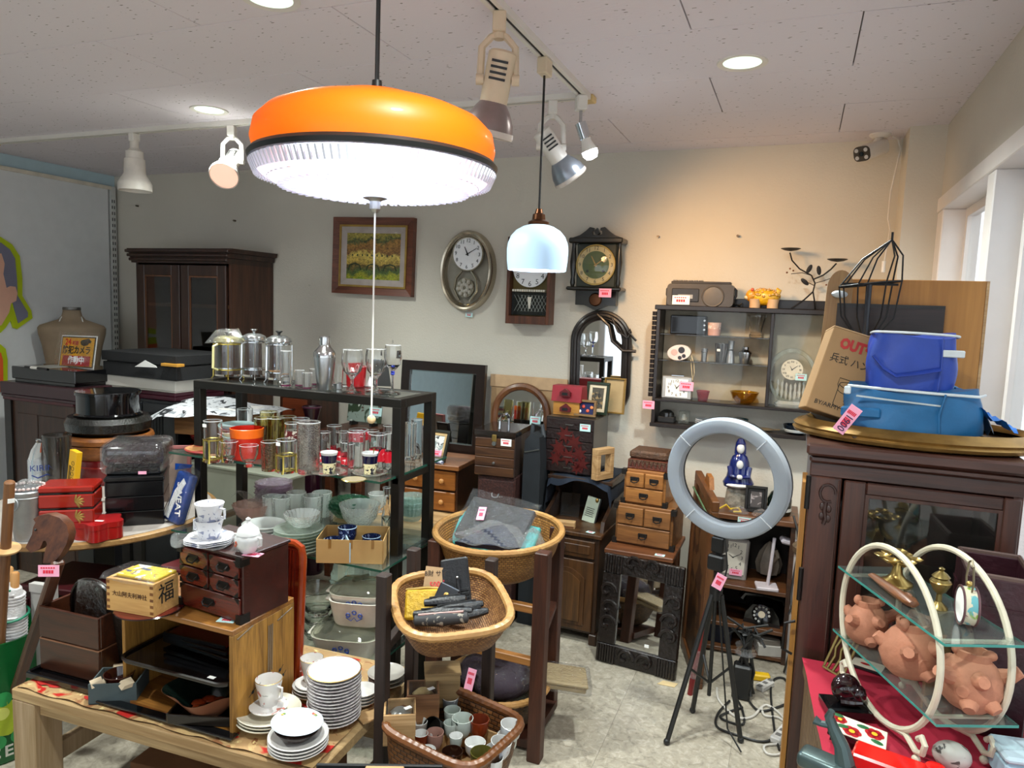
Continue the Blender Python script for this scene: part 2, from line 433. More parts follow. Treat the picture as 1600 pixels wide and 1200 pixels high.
# ---- left display board with slotted upright, painted cut-out figure
bd = T('display_board','large white display board on the left wall','board',(LX+.012,0,0))
MB().bx(0,.02,.4,3.70,.3,2.345).build('panel',plain('white laminate','dde0e0',.5,var=.03),bd,False)
MB().bx(0,.03,.4,3.72,2.345,2.37,.002).build('top_rail',plain('pale rail','d6cfbf',.5),bd,False)
up = MB().bx(0,.028,3.712,3.757,.3,2.37,.002).build('slotted_upright',plain('grey white metal','c4c6c2',.4),bd,False)
m = MB()
for i in range(44):
    for q in (0,1): m.bx(.0275,.029,3.722+.017*q,3.729+.017*q,.45+.042*i,.472+.042*i)
m.build('slots',plain('slot dark','3c3d3c',.8),up,False)['kind'] = 'stuff'
fg = T('painted_figure','painted cut-out figure with grey hair and lime green outline','cutout',(LX+.034,0,0))
def cut(name,pts,x0,x1,mat,lab=None):
    # outline points given in the plane of the board (y, z)
    mb = MB(); bm = mb.bm; a = [bm.verts.new((x0,p[0],p[1])) for p in pts]; b = [bm.verts.new((x1,p[0],p[1])) for p in pts]; n = len(pts)
    bm.faces.new(a); bm.faces.new(list(reversed(b)))
    for i in range(n): bm.faces.new((a[i],b[i],b[(i+1) % n],a[(i+1) % n]))
    return mb.build(name,mat,fg,False,label=lab)
def bpt(L):
    P = [atx(x,y,LX+.04) for x,y in L]; return [(p.y,p.z) for p in P]
lime = plain('lime paint','b9cc12',.6,var=.04); hairm = plain('grey hair paint','7c7c90',.6,var=.05); skin = plain('peach paint','e6b39a',.6,var=.04); orng = plain('orange paint','e8622c',.6,var=.05)
cut('outline',bpt([(-60,365),(0,370),(18,382),(30,400),(34,435),(34,462),(48,485),(50,497),(26,514),(20,512),(16,500),(8,512),(0,520),(-60,530)]),0,.012,lime)
cut('hair',bpt([(-60,376),(0,379),(14,390),(22,404),(25,436),(26,462),(42,488),(42,495),(27,505),(20,480),(18,470),(5,450),(0,430),(-60,400)]),.012,.016,hairm)
cut('face',bpt([(-60,400),(0,396),(5,412),(3,428),(8,450),(14,447),(22,448),(25,458),(23,470),(15,474),(12,488),(0,508),(-60,520)]),.016,.02,skin)
cut('outline',bpt([(-60,535),(0,538),(8,545),(11,562),(11,610),(-60,620)]),0,.012,lime)
cut('sleeve',bpt([(-60,548),(0,551),(3,562),(4,612),(-60,620)]),.012,.016,orng)

# ---- lighting tracks and lamps
beige = plain('aged beige plastic','d5c4a8',.5,var=.04); whitep = plain('white plastic','e0dcd4',.45,var=.03); silverc = plain('satin silver','a9a6a6',.35,.8)
blackp = plain('black plastic','161616',.45,var=.05); chrome = plain('chrome','c9cccf',.12,1,var=.03); steel = plain('brushed steel','b8babb',.28,1)
tk = T('lighting_track','white ceiling lighting track running towards the back wall','light track',(-.832,0,CZ))
m = MB(); m.bx(-.02,-.006,-1,2.75,-.022,0); m.bx(.006,.02,-1,2.75,-.022,0); m.build('rail',whitep,tk,False)
MB().bx(-.006,.006,-1,2.75,-.018,0).build('slot',blackp,tk,False)
MB().bx(-.03,.03,2.75,2.80,-.026,0,.004).build('corner_connector',plain('yellowed plastic','cdb27a',.5),tk,False)
tk2 = T('lighting_track','long white ceiling lighting track parallel to the back wall','light track',(0,2.735,CZ))
m = MB(); m.bx(-4.25,-.862,-.02,-.006,-.022,0); m.bx(-4.25,-.862,.006,.02,-.022,0); m.build('rail',whitep,tk2,False)
MB().bx(-4.25,-.862,-.006,.006,-.018,0).build('slot',blackp,tk2,False)
MB().bx(-4.32,-4.25,-.025,.025,-.026,0,.003).build('end_cap',plain('yellowed plastic','cdb27a',.5),tk2,False)

def spot(label,loc,yaw,pitch,body,rim,k=1,lens=None,vents=True,roll=0):
    # track spotlight: adapter, U-shaped yoke, vented body, bell reflector and lens; aims along local -z tilted by pitch
    t = T('track_spotlight',label,'spotlight',loc,yaw)
    MB().bx(-.017*k,.017*k,-.022*k,.022*k,-.05*k,0,.003).build('track_adapter',body,t,False)
    y = MB()
    for s_ in (-1,1):
        y.tube([(0,0,-.05*k),(.02*k*s_,0,-.06*k),(.043*k*s_,0,-.085*k),(.046*k*s_,0,-.17*k)],.006*k,6,flat=1.6)
    y.cyl(0,0,-.065*k,.014*k,.02*k); y.build('yoke',body,t)
    H = MT((0,0,-.165*k)) @ Euler((R(pitch),R(roll),0)).to_matrix().to_4x4()
    MB().lathe([(0,.07*k),(.028*k,.07*k),(.036*k,.064*k),(.036*k,-.055*k),(.034*k,-.06*k)],24,M=H).build('body',body,t)
    if vents:
        v = MB()
        for i in range(4): v.box(0,-.0355*k,.04*k-.014*k*i,.042*k,.003*k,.006*k,M=H)
        v.build('vent_slots',blackp,t,False)['kind'] = 'stuff'
    for s_ in (-1,1): MB().cyl(0,0,0,.014*k,.02*k,M=MT((s_*.036*k,0,-.165*k)) @ Euler((0,s_*PI/2,0)).to_matrix().to_4x4()).build('pivot_knob',body,t)
    rf = MB().lathe([(.034*k,-.055*k),(.048*k,-.075*k),(.062*k,-.105*k),(.066*k,-.13*k),(.063*k,-.132*k),(.058*k,-.11*k),(.03*k,-.08*k)],28,M=H).build('reflector',rim,t)
    MB().lathe([(.0675*k,-.126*k),(.0685*k,-.137*k),(.0655*k,-.142*k),(.063*k,-.138*k)],28,M=H).build('rim',plain('pale rim','cfc6bd',.3),rf)
    MB().lathe([(0,-.143*k),(.045*k,-.141*k),(.065*k,-.134*k)],28,M=H).build('lens',lens or glass('lamp lens','f6f4f0',.25),t)
    return t,H
q = atz(783,20,CZ-.022); spot('beige track spotlight with large silver reflector above the orange lamp',(-.832,q.y,CZ-.022),22,10,beige,plain('rose silver','9a8c8a',.3,.7),1.08,roll=10)
q = atz(866,160,CZ-.022)
t,H = spot('white track spotlight with pale blue reflector aimed at the wall shelf',(q.x,2.735,CZ-.022),22,14,whitep,plain('blue silver','9aa3ad',.3,.7),1.05,roll=-38)
lamp('SPOT','halogen_beam',(0,0,0),30,(1,.58,.26),.12,(0,0,0),R(104),1).matrix_world = MT((q.x+.1,2.735+.12,2.13)) @ (Vector((-.14,3.78,1.52))-Vector((q.x+.1,2.855,2.13))).to_track_quat('-Z','Y').to_matrix().to_4x4()
q = atz(357,195,CZ-.022)
t,H = spot('small white track spotlight switched on left of the orange lamp',(q.x,2.735,CZ-.022),24,-52,whitep,silverc,1.0,emit('warm lamp lens','ffd4bc',.35))
q = atz(204,207,CZ-.022)
t = T('track_downlight','white bell shaped track lamp near the display board','spotlight',(q.x,2.735,CZ-.022))
MB().bx(-.017,.017,-.022,.022,-.04,0,.003).build('track_adapter',whitep,t,False)
MB().lathe([(0,-.03),(.02,-.03),(.022,-.075),(.03,-.08),(.03,-.085),(.042,-.09),(.042,-.125),(.049,-.128),(.052,-.20),(.075,-.24),(.08,-.25),(.08,-.285),(.074,-.285),(.05,-.21),(0,-.2)],32).build('bell_housing',plain('cream white enamel','d8d2c8',.4),t)
# LED bulb on a chrome holder
q = atz(905,150,CZ-.022)
t = T('bulb_holder','bare LED bulb on a chrome holder at the track corner','lamp',(-.832,q.y,CZ-.022),30)
MB().bx(-.02,.02,-.026,.026,-.055,0,.004).build('track_adapter',whitep,t,False)
MB().cyl(0,0,-.10,.006,.05).build('stem',steel,t)
H = MT((0,0,-.10)) @ Euler((0,R(-22),0)).to_matrix().to_4x4()
MB().lathe([(0,0),(.022,0),(.023,-.06),(.02,-.062)],20,M=H).build('socket',chrome,t)
bu = MB().lathe([(.019,-.06),(.02,-.075),(.03,-.105),(.0305,-.108)],20,M=H).build('bulb_collar',whitep,t)
MB().lathe([(.0305,-.108),(.0295,-.122),(.02,-.138),(0,-.142)],20,M=H).build('bulb_dome',emit('bulb glow','f2f8ff',14),t)
# downlights
def downlight(x,y,label,e=22):
    t = T('downlight',label,'ceiling light',(x,y,CZ))
    MB().lathe([(.062,.03),(.062,-.001),(.080,-.004),(.082,0),(.082,.004)],36).build('trim_ring',whitep,t)
    MB().lathe([(0,-.0005),(.062,-.0005),(.062,.01),(0,.01)],36).build('diffuser',emit('downlight glow','dcf4e0',.6),t)
    lamp('SPOT','downlight_beam',(0,0,-.012),e*4,(.94,1,.95),.06,(0,0,0),R(150),.9,parent=t)
H_ = .83
downlight(-.289*H_,3.072*H_,'round recessed downlight right of the lighting track')
downlight(-3.037*H_,3.073*H_,'round recessed downlight left of the orange pendant lamp')
downlight(-1.727*H_,2.02*H_,'round recessed downlight at the top edge above the orange lamp')
downlight(-.289*H_,.9*H_,'round recessed downlight added out of view on the right')  # unseen pair of lamps, added on the spacing of the visible downlights
downlight(-3.037*H_,.9*H_,'round recessed downlight added out of view on the left')

# ---- orange pendant lamp
L0 = atd(587,257,1.33)
t = T('pendant_lamp','large orange pendant lamp with ribbed clear diffuser','lamp',(L0.x,L0.y,L0.z))
orm,nt,b_ = _mat('orange enamel'); b_.inputs['Base Color'].default_value = (*C('ff7a0a'),1); b_.inputs['Roughness'].default_value = .45; b_.inputs['Coat Weight'].default_value = .12
tl_ = nt.nodes.new('ShaderNodeBsdfTranslucent'); tl_.inputs[0].default_value = (*C('ff8410'),1); m1 = nt.nodes.new('ShaderNodeMixShader'); m1.inputs[0].default_value = .5
nt.links.new(b_.outputs[0],m1.inputs[1]); nt.links.new(tl_.outputs[0],m1.inputs[2]); nt.links.new(m1.outputs[0],nt.nodes['Material Output'].inputs[0])
MB().lathe([(.216,.004),(.222,.03),(.216,.058),(.196,.078),(.165,.092),(.125,.099),(.12,.104),(.085,.117),(.03,.125),(.012,.126)],64).build('shade',orm,t)
MB().lathe([(.210,.006),(.222,.0065),(.2275,0),(.2245,-.008),(.214,-.008),(.210,.006)],64).build('rim_band',plain('black rubber','101210',.4),t)
def rib(a,h): return 1+(.011 if int(a/(2*PI)*120+.001) % 2 else 0)*(1 if h > -.045 else 0)
pa,nt,b_ = _mat('prismatic acrylic'); nt.nodes.remove(b_)
tl_ = nt.nodes.new('ShaderNodeBsdfTranslucent'); tl_.inputs[0].default_value = (.9,.92,1,1); tp_ = nt.nodes.new('ShaderNodeBsdfTransparent'); gs_ = nt.nodes.new('ShaderNodeBsdfGlossy'); gs_.inputs['Roughness'].default_value = .12
m1 = nt.nodes.new('ShaderNodeMixShader'); m1.inputs[0].default_value = .3; m2 = nt.nodes.new('ShaderNodeMixShader'); m2.inputs[0].default_value = .12
nt.links.new(tl_.outputs[0],m1.inputs[1]); nt.links.new(tp_.outputs[0],m1.inputs[2]); nt.links.new(m1.outputs[0],m2.inputs[1]); nt.links.new(gs_.outputs[0],m2.inputs[2]); nt.links.new(m2.outputs[0],nt.nodes['Material Output'].inputs[0])
df = MB().lathe([(.217,-.006),(.213,-.016),(.205,-.028),(.192,-.038)],240,fn=rib).build('ribbed_diffuser',pa,t)
m = MB().lathe([(.192,-.038),(.178,-.045),(.162,-.0495),(.15,-.051),(.125,-.0545),(.09,-.057),(.02,-.058)],64)
m.build('diffuser_pan',pa,df)
m = MB()
for i in range(110): m.bx(-.0022,.0022,-.002,.002,0,.024,M=MR(2*PI*i/110,4,'Z') @ tilt(0,0,0,(.2135,0,-.0335)) @ tilt(0,24,0))
m.build('ribs',plain('rib acrylic','dfe2ee',.15),df,False)['kind'] = 'stuff'
m = MB()
for rr,n_ in ((.145,44),(.168,52),(.112,34)):
    for i in range(n_):
        a = 2*PI*i/n_; z_ = {.145: -.053,.168: -.0495,.112: -.0575}[rr]
        m.box(rr,0,z_,.014,.0045,.003,M=MR(a,4,'Z'))
m.build('prism_facets',pa,df,False)['kind'] = 'stuff'
for rr in (.095,.145):
    MB().tube([(rr*cos(2*PI*i/32),rr*sin(2*PI*i/32),.0) for i in range(32)],.013,8,True).build('ring_tube',emit('tube glow','e8f0ff',2.6),t)
MB().lathe([(0,.022),(.165,.022),(.165,.03),(0,.03)],32).build('reflector_plate',plain('white reflector','f4f4f4',.5),t)  # unseen plate added to keep the lens white, sized so the shade still glows
MB().lathe([(.0,-.056),(.021,-.058),(.023,-.062),(.012,-.066),(.0105,-.068),(.0105,-.082),(.006,-.088),(0,-.089)],20).build('pull_switch',steel,t)
MB().lathe([(.014,.124),(.016,.13),(.010,.137),(.009,.15),(.0,.151)],16).build('cord_grip',blackp,t)
MB().tube([(0,0,.14),(.002,0,CZ-L0.z)],.0042,8).build('cord',blackp,t)
pb = atd(583,659,1.33)
MB().tube([(0,0,-.085),(-.001,0,pb.z-L0.z)],.0019,6).build('pull_string',plain('white string','e6e2d6',.8),t)
MB().sph(-.001,0,pb.z-L0.z-.004,.0085).build('string_bead',wood('bead wood','c9a878','dcc298',rough=.5),t)

# ---- white glass pendant hanging from the track
q = atz(851,92,CZ-.022); gx,gy = -.832,q.y
gb = aty(843,390,gy); gz = gb.z
t = T('globe_pendant','white glass globe pendant lamp with bronze cap','lamp',(gx,gy,gz))
k = mm(48,Vector((gx,gy,gz)))
MB().bx(-.017,.017,-.03,.03,CZ-gz-.075,CZ-gz-.022,.004).build('track_adapter',beige,t,False)
MB().tube([(0,0,k*1.2),(0,0,CZ-gz-.07)],.004,8).build('cord',blackp,t)
MB().lathe([(k*.95,-k*.68),(k*.99,-k*.35),(k*1.0,0),(k*.97,k*.2),(k*.88,k*.42),(k*.72,k*.6),(k*.5,k*.73),(k*.28,k*.80),(k*.26,k*.80),(k*.7,k*.57),(k*.85,k*.4),(k*.96,0),(k*.92,-k*.68),(k*.95,-k*.68)],48).build('globe_shade',emit('opal glass lit','b4d4f0',.18),t)
lamp('POINT','globe_bulb',(0,0,-k*.25),7,(.85,.94,1),.05,parent=t)
MB().sph(0,0,-k*.05,k*.3).build('bulb',emit('globe bulb glow','e8f4ff',6),t)
MB().lathe([(0,k*1.32),(k*.1,k*1.3),(k*.14,k*1.15),(k*.2,k*1.12),(k*.22,k*.95),(k*.34,k*.88),(k*.34,k*.78),(0,k*.78)],28).build('bronze_cap',plain('dark bronze','5a3a26',.3,.9),t)
# ---- security camera with hanging cable
q = Vector((.27,3.66,CZ))
t = T('security_camera','white bullet security camera with black face on the ceiling','camera',q)
MB().lathe([(0,-.018),(.03,-.018),(.045,-.006),(.045,0),(0,0)],24).build('ceiling_plate',whitep,t)
MB().tube([(0,0,-.015),(-.015,-.02,-.035),(-.02,-.03,-.05)],.014,10).build('arm',whitep,t)
H = MT((-.045,-.06,-.085)) @ Euler((R(-70),0,R(-35))).to_matrix().to_4x4()
MB().slab(rounded(.075,.065,.022),.15,-.05,M=H).build('housing',whitep,t)
fc = MB().slab(rounded(.074,.064,.022),.006,-.056,M=H).build('front_face',blackp,t)
for sx in (-1,1):
    for sy in (-1,1): MB().cyl(.021*sx,.016*sy,-.0585,.0085,.003,M=H).build('led_eye',plain('led grey','b9bcc0',.3),fc)
MB().cyl(0,0,-.06,.010,.005,M=H).build('lens',plain('lens black','050505',.05),fc)
cb = T('camera_cable','white cable dangling from the security camera to the corner','cable',(0,0,0))
P = [(.318,3.665,2.44),(.345,3.69,2.43),(.36,3.70,2.39),(.335,3.70,2.2),(.335,3.70,2.08),(.345,3.68,2.03),(.325,3.6,1.86)]
MB().tube(P,.0035,6).build('cord',whitep,cb)
MB().lathe([(0,0),(.009,0),(.009,.05),(0,.05)],12,.325,3.6,1.835).build('plug',whitep,cb)
# ------------------------------------------------------------------ things on the back wall
def Wp(x,y,d=0): return aty(x,y,WY-d)
dkwood = wood('dark walnut','25140d','3e2417','x',1); mdwood = wood('mid brown wood','4e2a16','7c4a28','x',1); blackwood = wood('black stained wood','0c0a09','1d1714','x',1,.4)
gold = plain('worn gold','a88748',.35,.75,.2); brass = plain('brass','b3985a',.3,.9,.12)
def hands(parent,r,y,h,mn,mat):
    for nm,L,wd,ang in (('hour_hand',.5*r,.045*r,h),('minute_hand',.78*r,.03*r,mn)):
        MB().prism([(-wd,-.1*r),(wd,-.1*r),(wd*.4,L),(-wd*.4,L)],.0012,M=MT((0,y,0)) @ MR(R(ang),4,'Y')).build(nm,mat,parent,False)
def numerals(parent,r,y,size,mat,nums=None,z0=0,keep=None):
    for i in range(1,13):
        if keep and i not in keep: continue
        a = R(30*i); text(parent,str(i),size,(r*sin(a),y,z0+r*cos(a)),mat,name='numeral')
# painting
c = [Wp(522,343),Wp(647,339),Wp(652,463),Wp(529,459)]
ct = sum(c,Vector())/4; pw = ((c[1]-c[0]).length+(c[2]-c[3]).length)/2; ph = ((c[3]-c[0]).length+(c[2]-c[1]).length)/2
t = T('framed_painting','framed townscape oil painting with a bridge on the back wall','painting',(ct.x,WY,ct.z),rot=(0,R(1.2),0))
def frame(parent,w,h,bw,d,mat,y0=None,name='frame',lip=0):
    # four mitred mouldings around an opening, lying in x-z, front towards -y
    for (ax,n_) in (('t',0),('b',1),('l',2),('r',3)):
        mb = MB(); o = [(-w/2,h/2),(w/2,h/2),(w/2,-h/2),(-w/2,-h/2)]; i = [(-w/2+bw,h/2-bw),(w/2-bw,h/2-bw),(w/2-bw,-h/2+bw),(-w/2+bw,-h/2+bw)]
        a,b = {'t': (0,1),'r': (1,2),'b': (2,3),'l': (3,0)}[ax]
        yy = -d if y0 is None else y0
        P = [(o[a],0),(o[a],yy),(i[a],yy+lip),(i[a],0)]; Q = [(o[b],0),(o[b],yy),(i[b],yy+lip),(i[b],0)]
        mb.ring_loft([[(p[0][0],p[1],p[0][1]) for p in P],[(p[0][0],p[1],p[0][1]) for p in Q]],True,True,True)
        mb.build(name,mat,parent,False)
frame(t,pw,ph,.045,.04,wood('chestnut frame','4e2618','74402a','x'),lip=.012)
frame(t,pw-.088,ph-.088,.012,.034,gold,name='gold_fillet')
frame(t,pw-.11,ph-.11,.038,.028,plain('grey linen','a89e98',.9),name='linen_liner',lip=.006)
def paintmat():
    m,nt,b = _mat('oil paint townscape')
    v = _coord(nt); sx = nt.nodes.new('ShaderNodeSeparateXYZ'); nt.links.new(v,sx.inputs[0])
    n1 = _noise(nt,v,14,5,.6,.6)
    a = nt.nodes.new('ShaderNodeMath'); a.operation = 'MULTIPLY_ADD'; nt.links.new(n1,a.inputs[0]); a.inputs[1].default_value = .16
    nt.links.new(sx.outputs['Z'],a.inputs[2])
    mr = nt.nodes.new('ShaderNodeMapRange'); nt.links.new(a.outputs[0],mr.inputs[0]); mr.inputs[1].default_value = -.09; mr.inputs[2].default_value = .27
    col = _ramp(nt,mr.outputs[0],[(0,C('6c8a1c')),(.12,C('8d8f1e')),(.2,C('3e5a2a')),(.3,C('5b4a22')),(.36,C('a89046')),(.5,C('c2b060')),(.56,C('7a5630')),(.68,C('94703a')),(.74,C('3f5236')),(.8,C('8d8440')),(1,C('a39a52'))])
    n2 = _noise(nt,_coord(nt,(70,70,110)),1,3,.7,1)
    hs = nt.nodes.new('ShaderNodeMix'); hs.data_type = 'RGBA'; hs.blend_type = 'OVERLAY'; hs.inputs[0].default_value = .9
    nt.links.new(col,hs.inputs[6]); nt.links.new(_ramp(nt,n2,[(.3,(.05,.05,.03)),(.7,(.95,.9,.7))]),hs.inputs[7])
    nt.links.new(hs.outputs[2],b.inputs['Base Color']); b.inputs['Roughness'].default_value = .45; _bump(nt,b,n2,.6,.004); return m
MB().bx(-pw/2+.08,pw/2-.08,-.022,-.015,-ph/2+.08,ph/2-.08).build('canvas',paintmat(),t,False)
dm = plain('dark green paint','2c3a22',.6)
m = MB()
for i,xx in enumerate((-.13,.0,.12)): m.tube([(xx-.045,-.0225,-.085),(xx-.035,-.0225,-.055),(xx,-.0225,-.045),(xx+.035,-.0225,-.055),(xx+.045,-.0225,-.085)],.004,6)
m.build('bridge_arches',dm,t)['kind'] = 'stuff'
m = MB()
for i in range(9): m.bx(-.15+.035*i,-.142+.035*i,-.0235,-.022,.0,.012)
m.build('windows_row',dm,t,False)['kind'] = 'stuff'
ptag(t,(.155,-.023,.15),(.02,.012),paper=white_paper,txt=None)
# oval clock
ct = Wp(733,424); kk = mm(1,ct)/cos(R(4))
t = T('oval_wall_clock','oval silver wall clock with crystal pendulum','clock',(ct.x,WY,ct.z),rot=(0,R(3),0))
ow,oh = 44*kk*1.06,62*kk
def ovring(r0,prof,mat,name,par,sx=1,n=56):
    rings = []
    for i in range(n):
        a = 2*PI*i/n; rings.append([((ow+dr)*r0*cos(a),y,(oh+dr)*r0*sin(a)) for dr,y in prof])
    rings.append(rings[0]); mb = MB(); mb.ring_loft(rings,True); return mb.build(name,mat,par)
silv = plain('champagne silver','b3aa98',.22,.85,.08)
ovring(1,[(0,0),(0,-.03),(-.012,-.05),(-.022,-.046),(-.028,-.05),(-.038,-.035),(-.04,0)],silv,'case_ring',t)
MB().lathe([(0,0),(.83,0),(.83,.004),(0,.004)],48,sx=ow,sy=oh,M=MT((0,-.006,0)) @ MR(PI/2,4,'X')).build('back_plate',plain('pearl grey','8d887c',.3,.3),t)
fz = 26*kk
dl = MB().lathe([(0,0),(25*kk,0),(25*kk,.008),(0,.008)],40,0,0,0,M=MT((0,-.03,fz)) @ MR(PI/2,4,'X')).build('dial',plain('white dial','e9ebee',.4,var=.02),t)
MB().tube([(25.5*kk*cos(2*PI*i/36),-.036,fz+25.5*kk*sin(2*PI*i/36)) for i in range(36)],.005,6,True).build('dial_rim',silv,dl)
numerals(dl,20*kk,-.0395,8*kk,plain('slate ink','2a3038',.5),z0=fz)
MBh = plain('hand black','15181c',.4)
for nm,L,wd,ang in (('hour_hand',12*kk,1.2*kk,-28),('minute_hand',18*kk,.8*kk,58)):
    MB().prism([(-wd,-3*kk),(wd,-3*kk),(wd*.4,L),(-wd*.4,L)],.001,M=MT((0,-.041,fz)) @ MR(R(ang),4,'Y')).build(nm,MBh,dl,False)
for s_ in (-1,1):
    MB().tube([(s_*8*kk,-.03,0),(s_*17*kk,-.032,-12*kk),(s_*19*kk,-.034,-30*kk),(s_*9*kk,-.034,-46*kk)],.008,6).build('lyre_arm',silv,t)
cry = cutglass('crystal','f4f2ea',.9,2)
pe = MB().lathe([(0,0),(15*kk,0),(15*kk,.014),(0,.014)],24,M=MT((0,-.025,-26*kk)) @ MR(PI/2,4,'X')).build('pendulum',silv,t)
for i in range(16):
    a = 2*PI*i/8+.2; r_ = 11*kk if i < 8 else 5.5*kk
    MB().sph(r_*cos(a),-.046,-26*kk+r_*sin(a),3.4*kk,seg=6).build('crystal',cry,pe,False)
MB().tube([(-9*kk,-.03,-51*kk),(0,-.03,-54*kk),(9*kk,-.03,-51*kk)],.007,6).build('name_bar',brass,t)
ptag(t,(7*kk,-.012,-67*kk),(.045,.026),(0,0,0),mint_paper)
# wooden wall clock behind the globe lamp
a,b = Wp(799,370,.07),Wp(872,370,.07); z1 = Wp(835,370,.07).z; z0 = Wp(835,507,.07).z
cx = (a.x+b.x)/2-.02; cw = (b.x-a.x)*.94; chh = z1-z0
t = T('wooden_wall_clock','brown wooden wall clock with lattice pendulum window below the globe lamp','clock',(cx,WY,z0))
walnut = wood('clock walnut','3a1d0f','66371d','z')
m = MB(); d = .09
MB().bx(-cw/2,-cw/2+.018,-d,0,0,chh,.002).build('side',walnut,t,False); MB().bx(cw/2-.018,cw/2,-d,0,0,chh,.002).build('side',walnut,t,False)
MB().bx(-cw/2+.018,cw/2-.018,-d,0,0,.045,.002).build('bottom_rail',walnut,t,False); MB().bx(-cw/2+.018,cw/2-.018,-d,0,chh-.03,chh,.002).build('top_rail',walnut,t,False)
MB().bx(-cw/2+.018,cw/2-.018,-.03,-.01,.045,chh-.03).build('back_panel',plain('dark bronze fabric','6a5b30',.5,.3),t,False)
dz = chh*.64; dr = cw*.40
dl = MB().lathe([(0,0),(dr,0),(dr,.01),(0,.01)],40,M=MT((0,-.05,dz)) @ MR(PI/2,4,'X')).build('dial',plain('white dial','e9ebee',.4,var=.02),t)
numerals(dl,dr*.82,-.0605,.04,MBh,z0=dz)
for nm,L,wd,ang in (('hour_hand',dr*.5,.006,-28),('minute_hand',dr*.75,.004,58)):
    MB().prism([(-wd,-.01),(wd,-.01),(wd*.4,L),(-wd*.4,L)],.001,M=MT((0,-.062,dz)) @ MR(R(ang),4,'Y')).build(nm,MBh,dl,False)
for i in range(14): MB().bx(-cw/2+.03+i*(cw-.06)/14,-cw/2+.03+(i+.72)*(cw-.06)/14,-.075,-.05,chh*.375,chh*.40,.001).build('tooth',plain('ivory','ddd8cb',.4),t,False)
MB().bx(-cw/2+.02,cw/2-.02,-.05,-.03,.05,chh*.37).build('pendulum_panel',plain('smoked panel','1d211f',.2),t,False)
m = MB()
for i in range(9):
    m.tube([(-cw*.36+i*.02,-.052,.07),(-cw*.36+i*.02+.05,-.052,.16)],.0008,4); m.tube([(-cw*.36+i*.02+.05,-.052,.07),(-cw*.36+i*.02,-.052,.16)],.0008,4)
m.build('lattice',plain('pale lattice','b9bdb6',.5),t)['kind'] = 'stuff'
MB().prism([(-.012,.15),(.012,.15),(.004,.085),(-.004,.085)],.004,M=MT((0,-.058,0))).build('pendulum',plain('ivory','ddd8cb',.4),t,False)
# green-dial pendulum clock
A_,B_ = Wp(894,372,.06),Wp(983,372,.06); z1 = Wp(935,355,.06).z; z0 = Wp(935,485,.06).z; cw = (B_.x-A_.x); cx = (A_.x+B_.x)/2; ch = z1-z0
t = T('green_wall_clock','black wall clock with round green and gold dial and carved pediment','clock',(cx-.01,WY,z0))
bkw = plain('black lacquer wood','15150f',.3,0,.15,coat=.3)
def cz(f): return ch*f
MB().bx(-cw*.34,cw*.34,-.08,0,cz(.28),cz(.80),.003).build('case',plain('green black board','20281a',.4),t,False)
MB().bx(-cw*.47,cw*.47,-.12,0,cz(.80),cz(.865),.006).build('cornice',bkw,t,False)
MB().bx(-cw*.48,cw*.48,-.12,0,cz(.235),cz(.28),.006).build('base_moulding',bkw,t,False)
P = [(-.45,.865),(-.3,.9),(-.2,.95),(-.13,.995),(-.06,.985),(-.05,.955),(-.085,.945),(-.09,.91),(0,.895),(.09,.91),(.085,.945),(.05,.955),(.06,.985),(.13,.995),(.2,.95),(.3,.9),(.45,.865)]
MB().prism([(x*cw,z*ch) for x,z in P],.03,M=MT((0,-.09,0))).build('pediment',bkw,t,False)
MB().prism([(0,.985*ch),(-.03*cw,.955*ch),(-.045*cw,.93*ch),(-.02*cw,.905*ch),(.02*cw,.905*ch),(.045*cw,.93*ch),(.03*cw,.955*ch)],.03,M=MT((0,-.095,0))).build('carved_leaf',bkw,t,False)
for s_ in (-1,1):
    MB().lathe([(.008,0),(.014,.02),(.01,.05),(.016,.10),(.018,.13),(.012,.19),(.01,ch*.5),(.012,ch*.52)],12,s_*cw*.40,-.085,cz(.28)).build('turned_column',bkw,t)
P = [(-.36,.235),(-.36,.06),(-.2,.06),(-.1,.03),(0,0),(.1,.03),(.2,.06),(.36,.06),(.36,.235)]
MB().prism([(x*cw,z*ch) for x,z in P],.05,M=MT((0,-.06,0))).build('apron',bkw,t,False)
MB().lathe([(0,.008),(.03,.006),(.036,0),(0,0)],20,M=MT((0,-.061,cz(.13))) @ MR(PI/2,4,'X')).build('pendulum_bob',plain('dark bronze','5a3a26',.3,.9),t)
dz = cz(.545); dr = cw*.335
dl = MB().lathe([(0,0),(dr,0),(dr,.008),(0,.008)],40,M=MT((0,-.08,dz)) @ MR(PI/2,4,'X')).build('dial_ring',plain('cream gold dial','c9b27e',.35,.3),t)
MB().lathe([(0,0),(dr*.70,0),(dr*.7,.0015),(0,.0015)],40,M=MT((0,-.088,dz)) @ MR(PI/2,4,'X')).build('dial_centre',plain('olive dial','4c5a2a',.3),dl)
numerals(dl,dr*.84,-.0885,.028,MBh,z0=dz)
for nm,L,wd,ang in (('hour_hand',dr*.5,.004,-28),('minute_hand',dr*.75,.003,55)):
    MB().prism([(-wd,-.01),(wd,-.01),(wd*.4,L),(-wd*.4,L)],.001,M=MT((0,-.092,dz)) @ MR(R(ang),4,'Y')).build(nm,gold,dl,False)
for s_ in (-1,1): MB().cyl(0,0,0,.007,.002,M=MT((s_*dr*.42,-.09,dz-dr*.32)) @ MR(PI/2,4,'X')).build('winding_hole',blackp,dl)
MB().tube([(dr*cos(2*PI*i/36),-.088,dz+dr*sin(2*PI*i/36)) for i in range(36)],.005,6,True).build('bezel',brass,dl)
MB().lathe([(0,.022),(dr*.6,.016),(dr,0)],32,M=MT((0,-.092,dz)) @ MR(PI/2,4,'X')).build('dial_glass',glass('clock glass','f6faf8',.01),dl)
